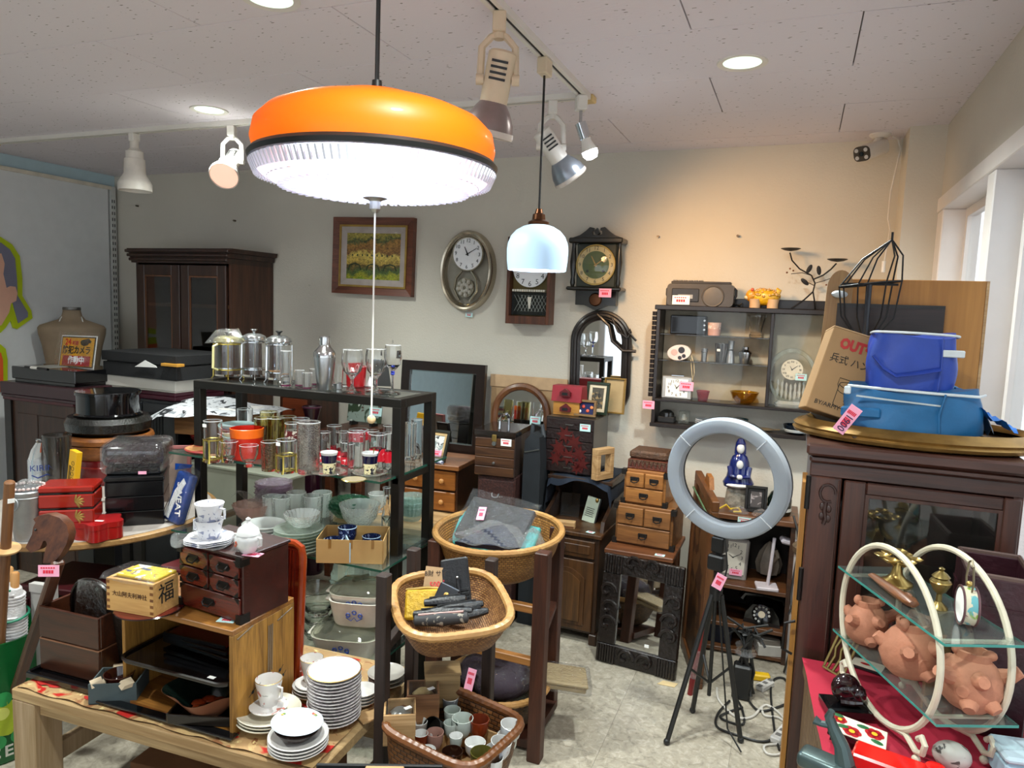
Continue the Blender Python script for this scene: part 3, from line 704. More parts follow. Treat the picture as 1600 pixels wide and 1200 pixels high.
ptag(t,(cw*.22,-.125,cz(.21)),(.065,.045))
# bentwood mirror
c0 = Wp(937,563,.03); mw = mm(97,c0)*.94; mh = Wp(937,487,.03).z-Wp(950,637,.03).z
t = T('bentwood_mirror','arched mirror in a black bent cane frame on the back wall','mirror',(c0.x,WY,c0.z),rot=(0,R(-1),0))
def stad(w,h,n=10,r2=None):
    P = []
    for i in range(2*n+1): a = PI*i/(2*n); P.append((w/2*cos(a),h/2-w/2+w/2*sin(a)))
    r = r2 or w*.30
    for i in range(n+1): a = PI+PI/2*i/n; P.append((-w/2+r+r*cos(a),-h/2+r+r*sin(a)))
    for i in range(n+1): a = 1.5*PI+PI/2*i/n; P.append((w/2-r+r*cos(a),-h/2+r+r*sin(a)))
    return P
cane = plain('black cane','1a1412',.35,coat=.3)
for i,(dw,yy) in enumerate(((0,-.02),(-.032,-.028),(-.06,-.02))):
    MB().tube([(x,yy,z) for x,z in stad(mw+dw,mh+dw)],.0125,8,True).build('cane_hoop',cane,t)
MB().prism(stad(mw-.07,mh-.07),.006,M=MT((0,-.016,0))).build('mirror_glass',mirror(),t,False)
MB().prism(stad(mw-.03,mh-.03),.008,M=MT((0,-.009,0))).build('backing',blackwood,t,False)
MB().tube([(-.02,-.035,mh/2-.01),(.05,-.045,mh/2-.07),(.07,-.05,mh/2-.15),(.13,-.05,mh/2-.2),(.2,-.05,mh/2-.2)],.009,8).build('cane_tendril',cane,t)
MB().tube([(.06,-.04,mh/2-.02),(.1,-.05,mh/2-.1),(.15,-.05,mh/2-.13),(.17,-.05,mh/2-.1),(.165,-.05,mh/2-.085),(.155,-.05,mh/2-.1),(.2,-.055,mh/2-.145)],.006,8).build('cane_tendril',cane,t)
# ---- wall shelf
SD = .15
a = Wp(1027,478,SD); b = Wp(1018,660,SD)
sx0 = a.x; sz1 = a.z; sz0 = b.z; sx1 = .24
ebony = plain('dark ebony stain','1a1311',.35,0,.2,coat=.2)
t = T('wall_shelf','dark brown wall shelf with sliding glass doors','shelf',(0,WY,0))
sh = sz1-sz0; zl = sz0+sh*.215
MB().bx(sx0-.01,sx1,-SD-.01,0,sz1-.018,sz1+.006,.003).build('top_board',ebony,t,False)
MB().bx(sx0+.02,sx1,-.02,-.005,sz1+.006,sz1+.05,.003).build('back_rail',ebony,t,False)
MB().bx(sx0+.01,sx1,-SD-.01,0,zl-.014,zl,.002).build('middle_board',ebony,t,False)
MB().bx(sx0-.005,sx1,-SD,0,sz0-.02,sz0,.002).build('bottom_board',ebony,t,False)
MB().bx(sx0,sx0+.018,-SD,0,sz0,sz1-.018,.002).build('side',ebony,t,False)
MB().bx(sx1-.018,sx1,-SD,0,sz0,sz1-.018,.002).build('side',ebony,t,False)
for i in range(18): MB().tube([(sx0-.012,-SD+.01,zl+.006+i*(sz1-zl-.03)/18),(sx0-.012,-SD+.01,zl+.006+(i+.85)*(sz1-zl-.03)/18)],.012,8).build('bamboo_bead',ebony,t)
MB().bx(sx0+.02,sx1-.02,-.012,-.004,zl,sz1-.02).build('back_panel',plain('pale back panel','a89c86',.6),t,False)
vx = Wp(1200,560,SD).x
MB().bx(vx,vx+.016,-SD,-.02,zl,sz1-.018,.002).build('divider',ebony,t,False)
zs = [Wp(1100,524,SD).z,Wp(1100,566,SD).z,zl]
for z_ in zs[:2]: MB().bx(sx0+.018,vx,-SD+.02,-.02,z_-.006,z_,.001).build('inner_shelf',glass('shelf smoked','6a6660',.25),t,False)
MB().bx(sx0+.2,sx0+.43,-SD+.004,-SD+.008,zl,sz1-.02).build('sliding_pane',glass('door pane','f0f2f0',.0,.5),t,False)
MB().bx(vx+.016,sx1-.02,-SD+.010,-SD+.014,zl,sz1-.02).build('sliding_pane',glass('door pane','f0f2f0',.0,.5),t,False)
ptag(t,(sx0-.015,-SD-.004,sz0+.09),(.06,.042))
ys = WY-.085
def shl(px_,z,d=.075): p = Wp(px_,560,d); return Vector((p.x,WY-d,z))
# top of the wall shelf
p = shl(1089,sz1+.006,.09)
rc = T('radio_cassette','silver grey radio cassette player on the wall shelf','radio',p,0)
kk = mm(1,p); rw,rh = 50*kk,34*kk
MB().prism(rounded(2*rw,rh,.02,cx=0,cy=rh/2),.09,M=MT((0,-.05,0))).build('body',plain('pewter plastic','4a4540',.35,.2),rc)
MB().bx(-rw*.9,rw*.9,-.04,.02,rh,rh+.012,.003).build('key_strip',plain('dark grey plastic','33302e',.4),rc,False)
for i in range(6): MB().bx(-rw*.85+i*.025,-rw*.85+i*.025+.02,-.035,-.005,rh+.012,rh+.018,.001).build('key',plain('grey key','6e6a66',.4),rc,False)
MB().lathe([(.0,.006),(.02,.007),(.045,.003),(.05,.006),(.055,0),(0,0)],28,M=MT((rw*.4,-.05,rh*.45)) @ MR(PI/2,4,'X')).build('speaker',plain('speaker grey','5c5650',.5,.2),rc)
dk = MB().bx(-rw*.85,-rw*.02,-.056,-.05,rh*.18,rh*.78,.003).build('cassette_door',plain('smoke plastic','2e2b28',.25),rc,False)
MB().bx(-rw*.65,-rw*.2,-.058,-.056,rh*.32,rh*.5).build('cassette_window',plain('clear grey','98958f',.2),dk,False)
for s_ in (-1,1): MB().tube([(s_*rw,-.005,rh*.35),(s_*(rw+.008),-.005,rh*.5),(s_*(rw+.008),-.005,rh*.75),(s_*rw*.98,-.005,rh*.85)],.006,6).build('handle_end',blackp,rc)
ptag(rc,(-rw*.55,-.06,rh*.25),(.085,.045),paper=white_paper)
MB().tube([(rw,.0,.012),(rw+.03,-.02,.01),(rw+.035,.01,.02),(rw+.02,.02,.006),(rw+.035,-.01,.008)],.004,6).build('power_cord',blackp,rc)
# yellow lion-dog planter
p = shl(1182,sz1+.006,.085); kk = mm(1,p)
t = T('lion_planter','yellow glazed lion-dog figure on the wall shelf','figurine',p,0)
yel = plain('yellow glaze','d9a514',.3,0,.25,40,coat=.5,bump=.6,bscale=90)
MB().sph(5*kk,0,17*kk,22*kk,12*kk,13*kk,20).build('body',yel,t)
cu_ = MB(); rn = random.Random(2)
for i in range(60):
    a_,b_ = rn.uniform(0,2*PI),rn.uniform(.0,1.3); cu_.sph(5*kk+22*kk*cos(b_)*cos(a_),12*kk*cos(b_)*sin(a_),17*kk+13*kk*sin(b_),2.6*kk,1.6*kk,1.8*kk,6)
cu_.build('curls',plain('ochre glaze','b9820c',.3,0,.3,40,coat=.4),t)['kind'] = 'stuff'
hd = MB().sph(-14*kk,-2*kk,19*kk,9*kk,8*kk,10*kk,16).build('head',plain('amber glaze','c98a1c',.35,0,.3,30,coat=.4),t)
MB().sph(-20*kk,-4*kk,16*kk,4.5*kk,4*kk,3.5*kk,10).build('muzzle',plain('cream glaze','d9c6a0',.4),hd)
for s_ in (-1,1): MB().sph(-13*kk,s_*5*kk-2*kk,28*kk,2.5*kk,2*kk,3*kk,8).build('ear',plain('red glaze','c9552c',.4),hd)
for xx in (-8,18):
    for s_ in (-1,1): MB().lathe([(8*kk,0),(8*kk,8*kk),(9*kk,14*kk)],12,xx*kk,s_*5*kk,0).build('leg',plain('bare clay','c9a47c',.7),t)
MB().tube([(22*kk,0,20*kk),(26*kk,0,28*kk),(22*kk,0,31*kk)],[5*kk,4*kk,2*kk],8).build('tail',yel,t)
# candelabra
p = shl(1262,sz1+.006,.08); kk = mm(1,p)
t = T('branch_candle_holder','black iron branch candle holder with leaves and two dishes','candle holder',p,0)
iron = plain('black iron','17120f',.5,.3)
def K(x,z,y=0): return ((x-1262)*kk,y,(481-z)*kk)
br = MB().tube([K(1228,484,-.03),K(1250,466),K(1262,453),K(1264,440),K(1258,428),K(1240,418),K(1228,405),K(1224,393)],.0038,6).build('branch',iron,t)
MB().tube([K(1268,484,.03),K(1265,466),K(1262,453)],.0035,6).build('foot',iron,t)
MB().tube([K(1261,434),K(1275,427),K(1285,418),K(1292,409)],.0035,6).build('branch',iron,t)
MB().tube([K(1258,428),K(1244,424),K(1228,426)],.0018,5).build('twig',iron,t)
MB().tube([K(1263,440),K(1276,436),K(1290,430)],.0018,5).build('twig',iron,t)
MB().tube([K(1264,444),K(1256,440),K(1250,438)],.0018,5).build('twig',iron,t)
for x,z in ((1225,391),(1293,407)): MB().lathe([(0,0),(9*kk,1.5*kk),(15*kk,4*kk),(14.5*kk,4.6*kk),(0,1*kk)],20,*K(x,z)[:2],K(x,z)[2]).build('candle_dish',iron,t)
for x,z,a in ((1254,418,25),(1268,420,-10),(1249,438,-50)):
    MB().sph(0,0,0,3.4*kk,.0015,7.5*kk,8,M=MT(K(x,z)) @ MR(R(a),4,'Y')).build('leaf',iron,t)
for x,z in ((1222,424),(1226,418),(1231,421),(1285,438),(1290,433),(1280,442),(1292,428)): MB().sph(*K(x,z,-.005),.0045,seg=8).build('berry',plain('bronze berry','6a3a22',.4,.4),t)
# inside the shelf
p = shl(1073,zs[0],.07); kk = mm(1,p)
t = T('small_television','small black flat box on the upper inner shelf','box',p,0)
MB().bx(-27*kk,27*kk,-.03,.04,0,29*kk,.004).build('case',plain('gloss black','0c0c0e',.12),t,False)
MB().bx(-25*kk,22*kk,-.033,-.03,3*kk,26*kk).build('front_panel',plain('gloss screen','06070a',.05),t,False)
for i in range(3): MB().cyl(0,0,0,.005,.006,M=MT((25*kk,-.03,(8+7*i)*kk)) @ MR(PI/2,4,'X')).build('knob',steel,t)
p = shl(1113,zs[0],.08); kk = mm(1,p)
t = T('pink_jar','small pink printed cup beside the black box on the shelf','cup',p)
MB().lathe([(0,0),(9*kk,0),(10.5*kk,20*kk),(9.5*kk,20*kk),(8.4*kk,2*kk),(0,2*kk)],24).build('body',blotch('pink print cup','d9b3a4',[('f1e6dc',.52,60),('b87868',.62,90)],rough=.4),t)
MB().lathe([(9.2*kk,0),(9.9*kk,9*kk),(10*kk,10*kk)],24).build('lower_band',plain('salmon glaze','c9988a',.4),t)
gclear = solidglass('clear glass','fafcfb'); rim_glint = glass('glass rim glint','ffffff',1.3,1.5)  # white haze in the rim colour paints the light that rims catch
p = shl(1178,zs[0],.075); kk = mm(1,p)
t = T('footed_glass','clear cut glass beaker on the upper inner shelf','glass',p)
MB().lathe([(0,0),(9*kk,0),(10*kk,3*kk),(8.5*kk,6*kk),(11*kk,22*kk),(14*kk,34*kk),(13.4*kk,34*kk),(10*kk,22*kk),(7.5*kk,8*kk),(0,8*kk)],24).build('bowl',gclear,t)
MB().lathe([(14*kk,31*kk),(14.4*kk,33*kk),(14*kk,35*kk)],24).build('rim',gclear,t)
# middle row
p = shl(1063,zs[1],.09); kk = mm(1,p)
t = T('egg_timer','white oval gadget with dark buttons on the middle shelf','gadget',p,0)
MB().prism(ell(18*kk,12*kk,28,0,12*kk),.03,M=MT((0,-.02,0)) @ MR(R(-8),4,'Y')).build('body',plain('pinkish white plastic','d8ccc6',.35),t)
for x,z,r_ in ((2,16,5),(6,7,3),(0,4,3),(-9,12,5)): MB().lathe([(0,.002),(r_*kk,.002),(r_*kk,0)],16,M=MT((x*kk,-.02,z*kk)) @ MR(PI/2,4,'X')).build('button',plain('dark button','2c2c34',.4) if x > -5 else plain('rose button','c9a8a0',.4),t)
MB().tube([(17*kk,-.01,8*kk),(22*kk,-.02,-4*kk),(24*kk,-.03,-18*kk),(22*kk,-.03,-30*kk),(20*kk,-.03,-16*kk),(17*kk,-.02,2*kk)],.002,5).build('wrist_strap',plain('cord beige','cbb893',.8),t)
def shaker(p,h,r,lab,name='cocktail_shaker',mat=None):
    t = T(name,lab,'shaker',p)
    MB().lathe([(0,0),(r*.62,0),(r*.66,h*.02),(r*1.0,h*.62),(r*.99,h*.66)],28).build('cup',mat or steel,t)
    MB().lathe([(r*1.0,h*.61),(r*1.0,h*.68),(r*.9,h*.72),(r*.55,h*.8),(r*.5,h*.83)],28).build('strainer_lid',plain('steel bright','c4c3c3',.18,1),t)
    MB().lathe([(r*.5,h*.82),(r*.52,h*.84),(r*.48,h*.98),(r*.4,h),(0,h)],28).build('cap',plain('steel bright','c4c3c3',.18,1),t)
    return t
p = shl(1100,zs[1]); kk = mm(1,p)
t = T('steel_jigger','small steel measuring cup on the middle shelf','cup',p)
MB().lathe([(0,0),(4*kk,0),(5*kk,20*kk),(4.6*kk,20*kk),(3.6*kk,1*kk),(0,1*kk)],20).build('cup',steel,t); MB().lathe([(4.8*kk,14*kk),(5.2*kk,15*kk),(5*kk,16*kk)],20).build('ring',chrome,t)
p = shl(1126,zs[1]); t = T('mixing_glass','steel tumbler with a small label on the middle shelf','tumbler',p)
MB().lathe([(0,0),(7.5*kk,0),(10*kk,29*kk),(9.5*kk,29*kk),(7*kk,1*kk),(0,1*kk)],24).build('cup',plain('dark steel','8c8a88',.2,1),t); ptag(t,(-3*kk,-9.4*kk,19*kk),(.016,.012),paper=white_paper,txt=None)
p = shl(1141,zs[1]); t = T('bottle_jigger','narrow steel double jigger on the middle shelf','cup',p)
MB().lathe([(0,0),(7*kk,0),(6*kk,10*kk),(3.6*kk,20*kk),(5.2*kk,34*kk),(4.8*kk,34*kk),(3*kk,20*kk),(0,19*kk)],24).build('cup',steel,t); MB().lathe([(3.8*kk,19*kk),(4.4*kk,20*kk),(3.8*kk,21*kk)],20).build('waist_ring',chrome,t)
shaker(shl(1164,zs[1]),26*kk,10*kk,'small squat steel cocktail shaker on the wall shelf')
# lower row
p = shl(1061,zl,.1); kk = mm(1,p)
t = T('alarm_clock','silver rectangular alarm clock on the wall shelf','clock',p,0)
MB().bx(-23*kk,23*kk,-.02,.035,0,35*kk,.004).build('case',plain('silver plastic','b4b2ac',.25,.6),t,False)
dl = MB().bx(-17*kk,17*kk,-.023,-.02,3*kk,31*kk).build('dial',white_paper,t,False)
for i in range(1,13):
    a_ = R(30*i); text(dl,str(i),6*kk,(13*kk*sin(a_),-.0235,17*kk+11*kk*cos(a_)),black_ink,name='numeral')
for nm,L,ang in (('hour_hand',6*kk,-30),('minute_hand',10*kk,40)): MB().prism([(-.6*kk,-1*kk),(.6*kk,-1*kk),(.3*kk,L),(-.3*kk,L)],.001,M=MT((0,-.025,17*kk)) @ MR(R(ang),4,'Y')).build(nm,black_ink,dl,False)
MB().bx(-10*kk,10*kk,-.01,.02,35*kk,37*kk,.002).build('snooze_bar',chrome,t,False)
ptag(t,(15*kk,-.03,21*kk),(.07,.045))
p = shl(1102,zl,.1); t = T('red_glass_cup','small red glass cup on the wall shelf','cup',p)
MB().lathe([(0,0),(7*kk,0),(10*kk,15*kk),(9.4*kk,15*kk),(6.6*kk,2*kk),(0,2*kk)],22).build('cup',glass('ruby glass','c0182a',.3),t); MB().lathe([(10*kk,13*kk),(10.3*kk,15*kk),(9.6*kk,15.4*kk)],22).build('rim',glass('ruby clear','e8909a',.2),t)
p = shl(1167,zl,.09); t = T('amber_bowl','shallow amber glass bowl on the wall shelf','bowl',p)
MB().lathe([(0,0),(10*kk,0),(17*kk,8*kk),(21*kk,18*kk),(20*kk,18*kk),(15*kk,8*kk),(0,3*kk)],30,fn=lambda a,h: 1+.02*cos(10*a)).build('bowl',glass('amber glass','b98a1c',.32,1.3),t); MB().lathe([(9.5*kk,-.0),(10.5*kk,1*kk),(9*kk,3*kk)],24).build('foot',glass('amber glass','b98a1c',.32),t)
p = shl(1239,zl,.085); t = T('crystal_mantel_clock','oval glass mantel clock behind the cardboard box','clock',p,0)
MB().lathe([(0,0),(20*kk,0),(22*kk,5*kk),(16*kk,9*kk),(0,9*kk)],24,sy=.5).build('base',cry,t)
MB().tube([(31*kk*cos(2*PI*i/40),0,46*kk+38*kk*sin(2*PI*i/40)) for i in range(40)],.011,8,True).build('glass_ring',glass('ring glass','e9efe9',.2,1.8),t)
dl = MB().lathe([(0,0),(15*kk,0),(15*kk,.008),(0,.008)],32,M=MT((0,-.012,56*kk)) @ MR(PI/2,4,'X')).build('dial',plain('cream dial','d9cdb6',.4),t)
for i in range(1,13): text(dl,('I','II','III','IV','V','VI','VII','VIII','IX','X','XI','XII')[i-1],4.2*kk,(11.5*kk*sin(R(30*i)),-.021,56*kk+11.5*kk*cos(R(30*i))),black_ink,name='numeral')
for nm,L,ang in (('hour_hand',6*kk,-30),('minute_hand',10*kk,50)): MB().prism([(-.5*kk,-1*kk),(.5*kk,-1*kk),(.2*kk,L),(-.2*kk,L)],.001,M=MT((0,-.022,56*kk)) @ MR(R(ang),4,'Y')).build(nm,black_ink,dl,False)
for i in range(7): MB().lathe([(0,0),(1.6*kk,2*kk),(2.6*kk,9*kk),(1.2*kk,16*kk),(2*kk,22*kk),(0,26*kk)],8,(-18+6*i)*kk,-.005,9*kk+abs(i-3)*2*kk).build('crystal_figure',cry,t)
ptag(t,(13*kk,-.03,46*kk),(.05,.032),paper=mint_paper)
# bottom board
def shb(px_,d=.08): p = Wp(px_,650,d); return Vector((p.x,WY-d,sz0))
p = shb(1042); t = T('wrist_watch_case','black domed case with glass lid on the bottom board','case',p)
MB().bx(-13*kk,13*kk,-.03,.03,0,9*kk,.003).build('base',blackp,t,False)
MB().lathe([(12*kk,9*kk),(11*kk,15*kk),(6*kk,19*kk),(0,20*kk)],20,sy=.8).build('lid',glass('smoke lid','5a5a58',.15),t)
p = shb(1069); t = T('glass_cube','small clear glass block on the bottom board','ornament',p)
MB().bx(-8*kk,8*kk,-.025,.025,0,20*kk,.004).build('block',glass('block glass','dfe6e2',.12,1.5),t,False); MB().lathe([(0,0),(4*kk,3*kk),(3*kk,12*kk),(0,14*kk)],10,0,0,3*kk).build('etched_figure',cry,t)
p = shb(1101); t = T('dish_stack','small stacked white and blue dishes on the bottom board','dishes',p)
for i in range(3): MB().lathe([(0,0),(8*kk,0),(14*kk,4*kk),(13.5*kk,4.5*kk),(0,1.5*kk)],26,0,0,i*2.6*kk).build('dish',plain('blue white glaze','c9ced4' if i < 2 else '26303c',.25,var=.2),t)
p = shb(1155); t = T('teal_bowl','dark teal glazed bowl on the bottom board','bowl',p)
MB().lathe([(0,0),(9*kk,0),(13*kk,7*kk),(14*kk,15*kk),(13*kk,15*kk),(11*kk,6*kk),(0,3*kk)],26).build('bowl',plain('teal glaze','1c3f42',.25,var=.3),t); MB().lathe([(8*kk,0),(8.6*kk,1*kk),(8*kk,2*kk)],20).build('foot',plain('bare clay','c9a47c',.7),t)
p = shb(1246); t = T('blue_rim_bowl','dark blue glazed bowl under the cardboard box end','bowl',p)
MB().lathe([(0,0),(10*kk,0),(17*kk,6*kk),(19*kk,13*kk),(18*kk,13*kk),(14*kk,6*kk),(0,3*kk)],28).build('bowl',plain('navy glaze','14202e',.2,var=.3),t); MB().lathe([(16.5*kk,3*kk),(18*kk,6.5*kk),(17.6*kk,7*kk)],28).build('pale_band',plain('pale band','b9c2c4',.3),t)
p = shb(1195); t = T('dried_fish_ornament','flat bronze leaf ornament on the bottom board','ornament',p)
MB().sph(0,0,.008,.05,.03,.008,14).build('leaf',plain('bronze leaf','7a6a52',.4,.5),t); MB().tube([(.045,0,.008),(.075,0,.012)],.004,6).build('stem',plain('bronze leaf','7a6a52',.4,.5),t)
# nails left in the wall
for i,(x,y) in enumerate(((1029,370),(1153,369),(216,322),(368,345))):
    p = Wp(x,y); o = MB().cyl(0,0,0,.006,.02,M=MR(PI/2,4,'X')).build('wall_hook',plain('dull nail','6b6258',.5,.6),None,loc=p)
    tag(o,['old nail in the wall right of the green clock','old nail in the wall above the radio','old nail in the wall above the wardrobe left end','old nail in the wall above the wardrobe right end'][i],'nail')
# ------------------------------------------------------------------ furniture along the back wall
oak = wood('honey oak','6a3d18','a0662e','x'); pine = wood('pale pine','9c774c','c6a273','x',rough=.6,coat=0); kiri = wood('paulownia','603a1a','8e5e30','x',1.4,.5)
def tbl(name,label,cat,x0,x1,y0,y1,zt,mat,legw=.04,th=.03,rz=0,apron=.06,legfn=None,group=None):
    cx,cy = (x0+x1)/2,(y0+y1)/2; t = T(name,label,cat,(cx,cy,0),rz,group); w,d = (x1-x0)/2,(y1-y0)/2
    MB().bx(-w,w,-d,d,zt-th,zt,.003).build('tabletop',mat,t,False)
    for sx in (-1,1):
        for sy in (-1,1):
            x_,y_ = sx*(w-legw),sy*(d-legw)
            if legfn: legfn(MB(),x_,y_,zt-th).build('leg',mat,t)
            else: MB().bx(x_-legw/2,x_+legw/2,y_-legw/2,y_+legw/2,0,zt-th,.002).build('leg',mat,t,False)
    if apron:
        for sy in (-1,1): MB().bx(-w+legw*1.5,w-legw*1.5,sy*(d-legw)-.01,sy*(d-legw)+.01,zt-th-apron,zt-th).build('apron',mat,t,False)
        for sx in (-1,1): MB().bx(sx*(w-legw)-.01,sx*(w-legw)+.01,-d+legw*1.5,d-legw*1.5,zt-th-apron,zt-th).build('apron',mat,t,False)
    return t
tbl('pine_table','light pine side table under the knobbed chest','table',-2.15,-1.52,2.98,3.47,.53,pine,th=.035)
tbl('dark_ledge','low black bench below the dark framed mirror','bench',-2.22,-1.62,3.6,3.765,.76,blackwood)
# chest of four knobbed drawers
def drawer_front(parent,x0,x1,z0,z1,y,mat,knob=None,th=.016,name='drawer',lab=None):
    o = MB().bx(x0,x1,y-th,y,z0,z1,.003).build(name,mat,parent,False,label=lab)
    if knob: knob(o,(x0+x1)/2,y-th,(z0+z1)/2)
    return o
def woodknob(mat,r=.013):
    def f(o,x,y,z): MB().lathe([(.006,0),(.006,.008),(r,.014),(r,.02),(r*.6,.027),(0,.028)],16,M=MT((x,y,z)) @ MR(PI/2,4,'X')).build('knob',mat,o)
    return f
def ironpull(w=.04,mat=None,plate=True):
    mat = mat or plain('black iron','17120f',.5,.3)
    def f(o,x,y,z):
        if plate: MB().bx(x-w*.62,x+w*.62,y-.002,y,z-.004,z+.014,.002).build('back_plate',mat,o,False)
        MB().tube([(x-w/2,y,z+.006),(x-w/2,y-.008,z+.004),(x-w*.42,y-.012,z-.008),(x,y-.014,z-.012),(x+w*.42,y-.012,z-.008),(x+w/2,y-.008,z+.004),(x+w/2,y,z+.006)],.003,6).build('pull',mat,o)
    return f
t = T('knobbed_chest','small brown chest with four knobbed drawers','chest',(-1.76,3.32,.53),3)
MB().bx(-.155,.155,-.02,.26,0,.235).build('body',wood('chest side','2c170c','46250f','x'),t,False)
MB().bx(-.175,.17,-.05,.27,.235,.26,.003).build('top_board',wood('chest top','6e3f1c','8f5a2c','x'),t,False)
hk = wood('honey drawer','6c3c14','94581f','x',1.2)
for ix in (-1,1):
    for iz in (0,1): drawer_front(t,ix*.076-.07,ix*.076+.07,.012+iz*.112,.112+iz*.112,-.02,hk,woodknob(wood('knob wood','a8723a','c98f50','z')))
# dark framed mirror leaning
t = T('bevelled_mirror','large rectangular mirror with wide dark frame leaning on the wall','mirror',(-1.90,3.69,1.03),rot=(R(-4),0,0))
frame(t,.54,.52,.055,.03,plain('espresso frame','1c100c',.3,0,.2,coat=.3)); MB().bx(-.225,.225,-.014,-.008,-.215,.215).build('mirror_glass',mirror(),t,False); MB().bx(-.26,.26,-.008,-.002,-.25,.25).build('backing',blackwood,t,False)
frame(t,.44,.42,.012,.016,glass('bevel glass','e4efec',.15,1.6),name='bevel')
# photo frames on the chest
def pic(name,label,p,w,h,rz,lean,fm,mat2,pm,bw=.014,tg=None,cat='picture frame'):
    t = T(name,label,cat,p,rot=(R(-lean),0,R(rz)))
    def fr(w_,h_,b_,d_,m_,nm):
        for (x0,x1,z0,z1) in ((-w_/2,w_/2,h-(h-h_)/2-b_,h-(h-h_)/2),(-w_/2,w_/2,(h-h_)/2,(h-h_)/2+b_),(-w_/2,-w_/2+b_,(h-h_)/2+b_,h-(h-h_)/2-b_),(w_/2-b_,w_/2,(h-h_)/2+b_,h-(h-h_)/2-b_)):
            MB().bx(x0,x1,-d_,0,z0,z1,.0015).build(nm,m_,t,False)
    fr(w,h,bw,.018,fm,'frame')
    if mat2: fr(w-2*bw,h-2*bw,w*.13,.010,mat2,'mount')
    MB().bx(-w/2+bw,w/2-bw,-.006,-.001,bw,h-bw).build('picture',pm,t,False)
    MB().bx(-w*.15,w*.15,0,.05,.0,h*.5).build('easel_back',blackp,t,False) if False else None
    if tg: ptag(t,(w*.06,-.02,h*.25),(w*.5,w*.28))
    return t
sketch = blotch('line sketch','d9dad6',[('3a3a3e',.56,60),('8c9a9a',.6,30)],rough=.5)
pic('photo_frame','small black and gold picture frame with pink tag on the chest',(-1.75,3.33,.79),.125,.17,-4,20,plain('olive black frame','22241e',.35),plain('gold mount','c8a874',.5),sketch,tg=1)
pic('photo_frame','dark picture frame half hidden behind the rack post',(-1.94,3.50,.78),.11,.16,25,16,blackwood,None,plain('dim photo','3a332c',.4))
o = MB().tube([(-.06,0,.012),(-.03,-.004,.014),(.0,0,.013),(.035,.004,.013),(.065,-.002,.01)],[.010,.014,.012,.014,.008],10).build('cloth_roll',blotch('blue floral roll','b9bccb',[('5c648a',.55,50),('e0dde2',.6,40)],rough=.8),None,loc=(-1.745,3.29,.79),rot=(0,0,R(-6)))
tag(o,'small rolled blue and white patterned cloth on the chest','cloth')
# sewing box with steel handle on a woven chest
t = T('red_woven_chest','dark red woven chest under the sewing box','chest',(-1.36,3.25,0),4)
MB().bx(-.10,.10,0,.28,.0,.775,.004).build('body',blotch('dark red weave','2a1210',[('40201a',.5,120)],rough=.6,bump=.5),t,False)
for i in range(3): drawer_front(t,-.093,.093,.30+i*.155,.445+i*.155,0,blotch('dark red weave','2a1210',[]),ironpull(.035,steel,False),.008)
t = T('sewing_box','brown wooden sewing box with steel handle and latch','box',(-1.37,3.24,.775),4)
sb = wood('sewing box wood','30190c','57361b','x')
MB().bx(-.105,.105,0,.27,0,.225,.003).build('body',plain('sewing box side','3b2f2b',.25,coat=.4),t,False)
for i in range(4): drawer_front(t,-.103,.103,.004+i*.048,.05+i*.048,0,sb,None,.01,'tier_front')
MB().lathe([(0,.012),(.007,.01),(.007,0)],12,M=MT((0,-.01,.07)) @ MR(PI/2,4,'X')).build('knob',steel,t)
MB().bx(-.109,.109,-.014,.274,.205,.233,.003).build('lid',plain('gloss dark lid','1d1512',.12,coat=.5),t,False)
MB().bx(-.012,.012,-.022,-.010,.18,.215,.003).build('latch',brass,t,False)
MB().lathe([(0,.008),(.011,.008),(.013,0)],14,M=MT((0,-.012,.17)) @ MR(PI/2,4,'X')).build('lock',steel,t)
MB().tube([(.0,.06,.232),(.0,.062,.27),(.0,.10,.295),(.0,.17,.295),(.0,.21,.27),(.0,.212,.232)],.008,8).build('handle',chrome,t)
ptag(t,(.062,-.014,.18),(.055,.036),paper=white_paper)
# arched wooden mirror and cardboard sleeve behind
t = T('cardboard_sleeve','flat brown cardboard sleeve leaning behind the arched mirror','cardboard',(-1.385,3.735,0),rot=(0,0,0))
card = plain('cardboard','a98a66',.85,var=.06)
MB().bx(-.23,.22,0,.03,.0,1.235,.002).build('panel',card,t,False); MB().bx(-.235,.225,-.006,.0,1.17,1.24,.002).build('fold_flap',plain('cardboard flap','c0a07c',.85),t,False)
def archpts(w,h,n=18): return [(w/2*cos(PI*i/n),h-w/2+w/2*sin(PI*i/n)) for i in range(n+1)]+[(-w/2,0),(w/2,0)]
t = T('arched_mirror','wooden mirror with rounded arch top behind the sewing box','mirror',(-1.40,3.60,.31),rot=(R(-5),0,0))
ap = archpts(.31,.88)
am = wood('arch walnut','4a2812','7a4a22','z')
MB().tube([(x,0,z) for x,z in ap],.022,8,True).build('frame',am,t)
MB().prism(archpts(.29,.87),.006,M=MT((0,-.004,.005))).build('mirror_glass',mirror(),t,False)
MB().prism(archpts(.30,.875),.012,M=MT((0,.003,.002))).build('backing',am,t,False)
ptag(t,(.09,-.01,.70),(.06,.045),paper=mint_paper)
tbl('brown_low_bench','low brown bench supporting the arched mirror','bench',-1.62,-1.19,3.55,3.7,.29,mdwood)
# dark instrument case
t = T('dark_case','tall charcoal case with curved handle beside the sewing box','case',(-1.205,3.32,0),0)
MB().prism([(-.042,0),(.05,0),(.05,.85),(.04,.98),(.0,1.0),(-.036,.96),(-.042,.85)],.16).build('body',plain('charcoal cloth','1c2126',.7),t,False)
MB().tube([(-.03,.08,.95),(-.025,.08,1.03),(.025,.08,1.03),(.036,.08,.97)],.012,8).build('handle',plain('grey plastic grip','3f4347',.3),t)
MB().tube([(-.035,-.003,.9),(.042,-.003,.92)],.004,6).build('zip',steel,t)
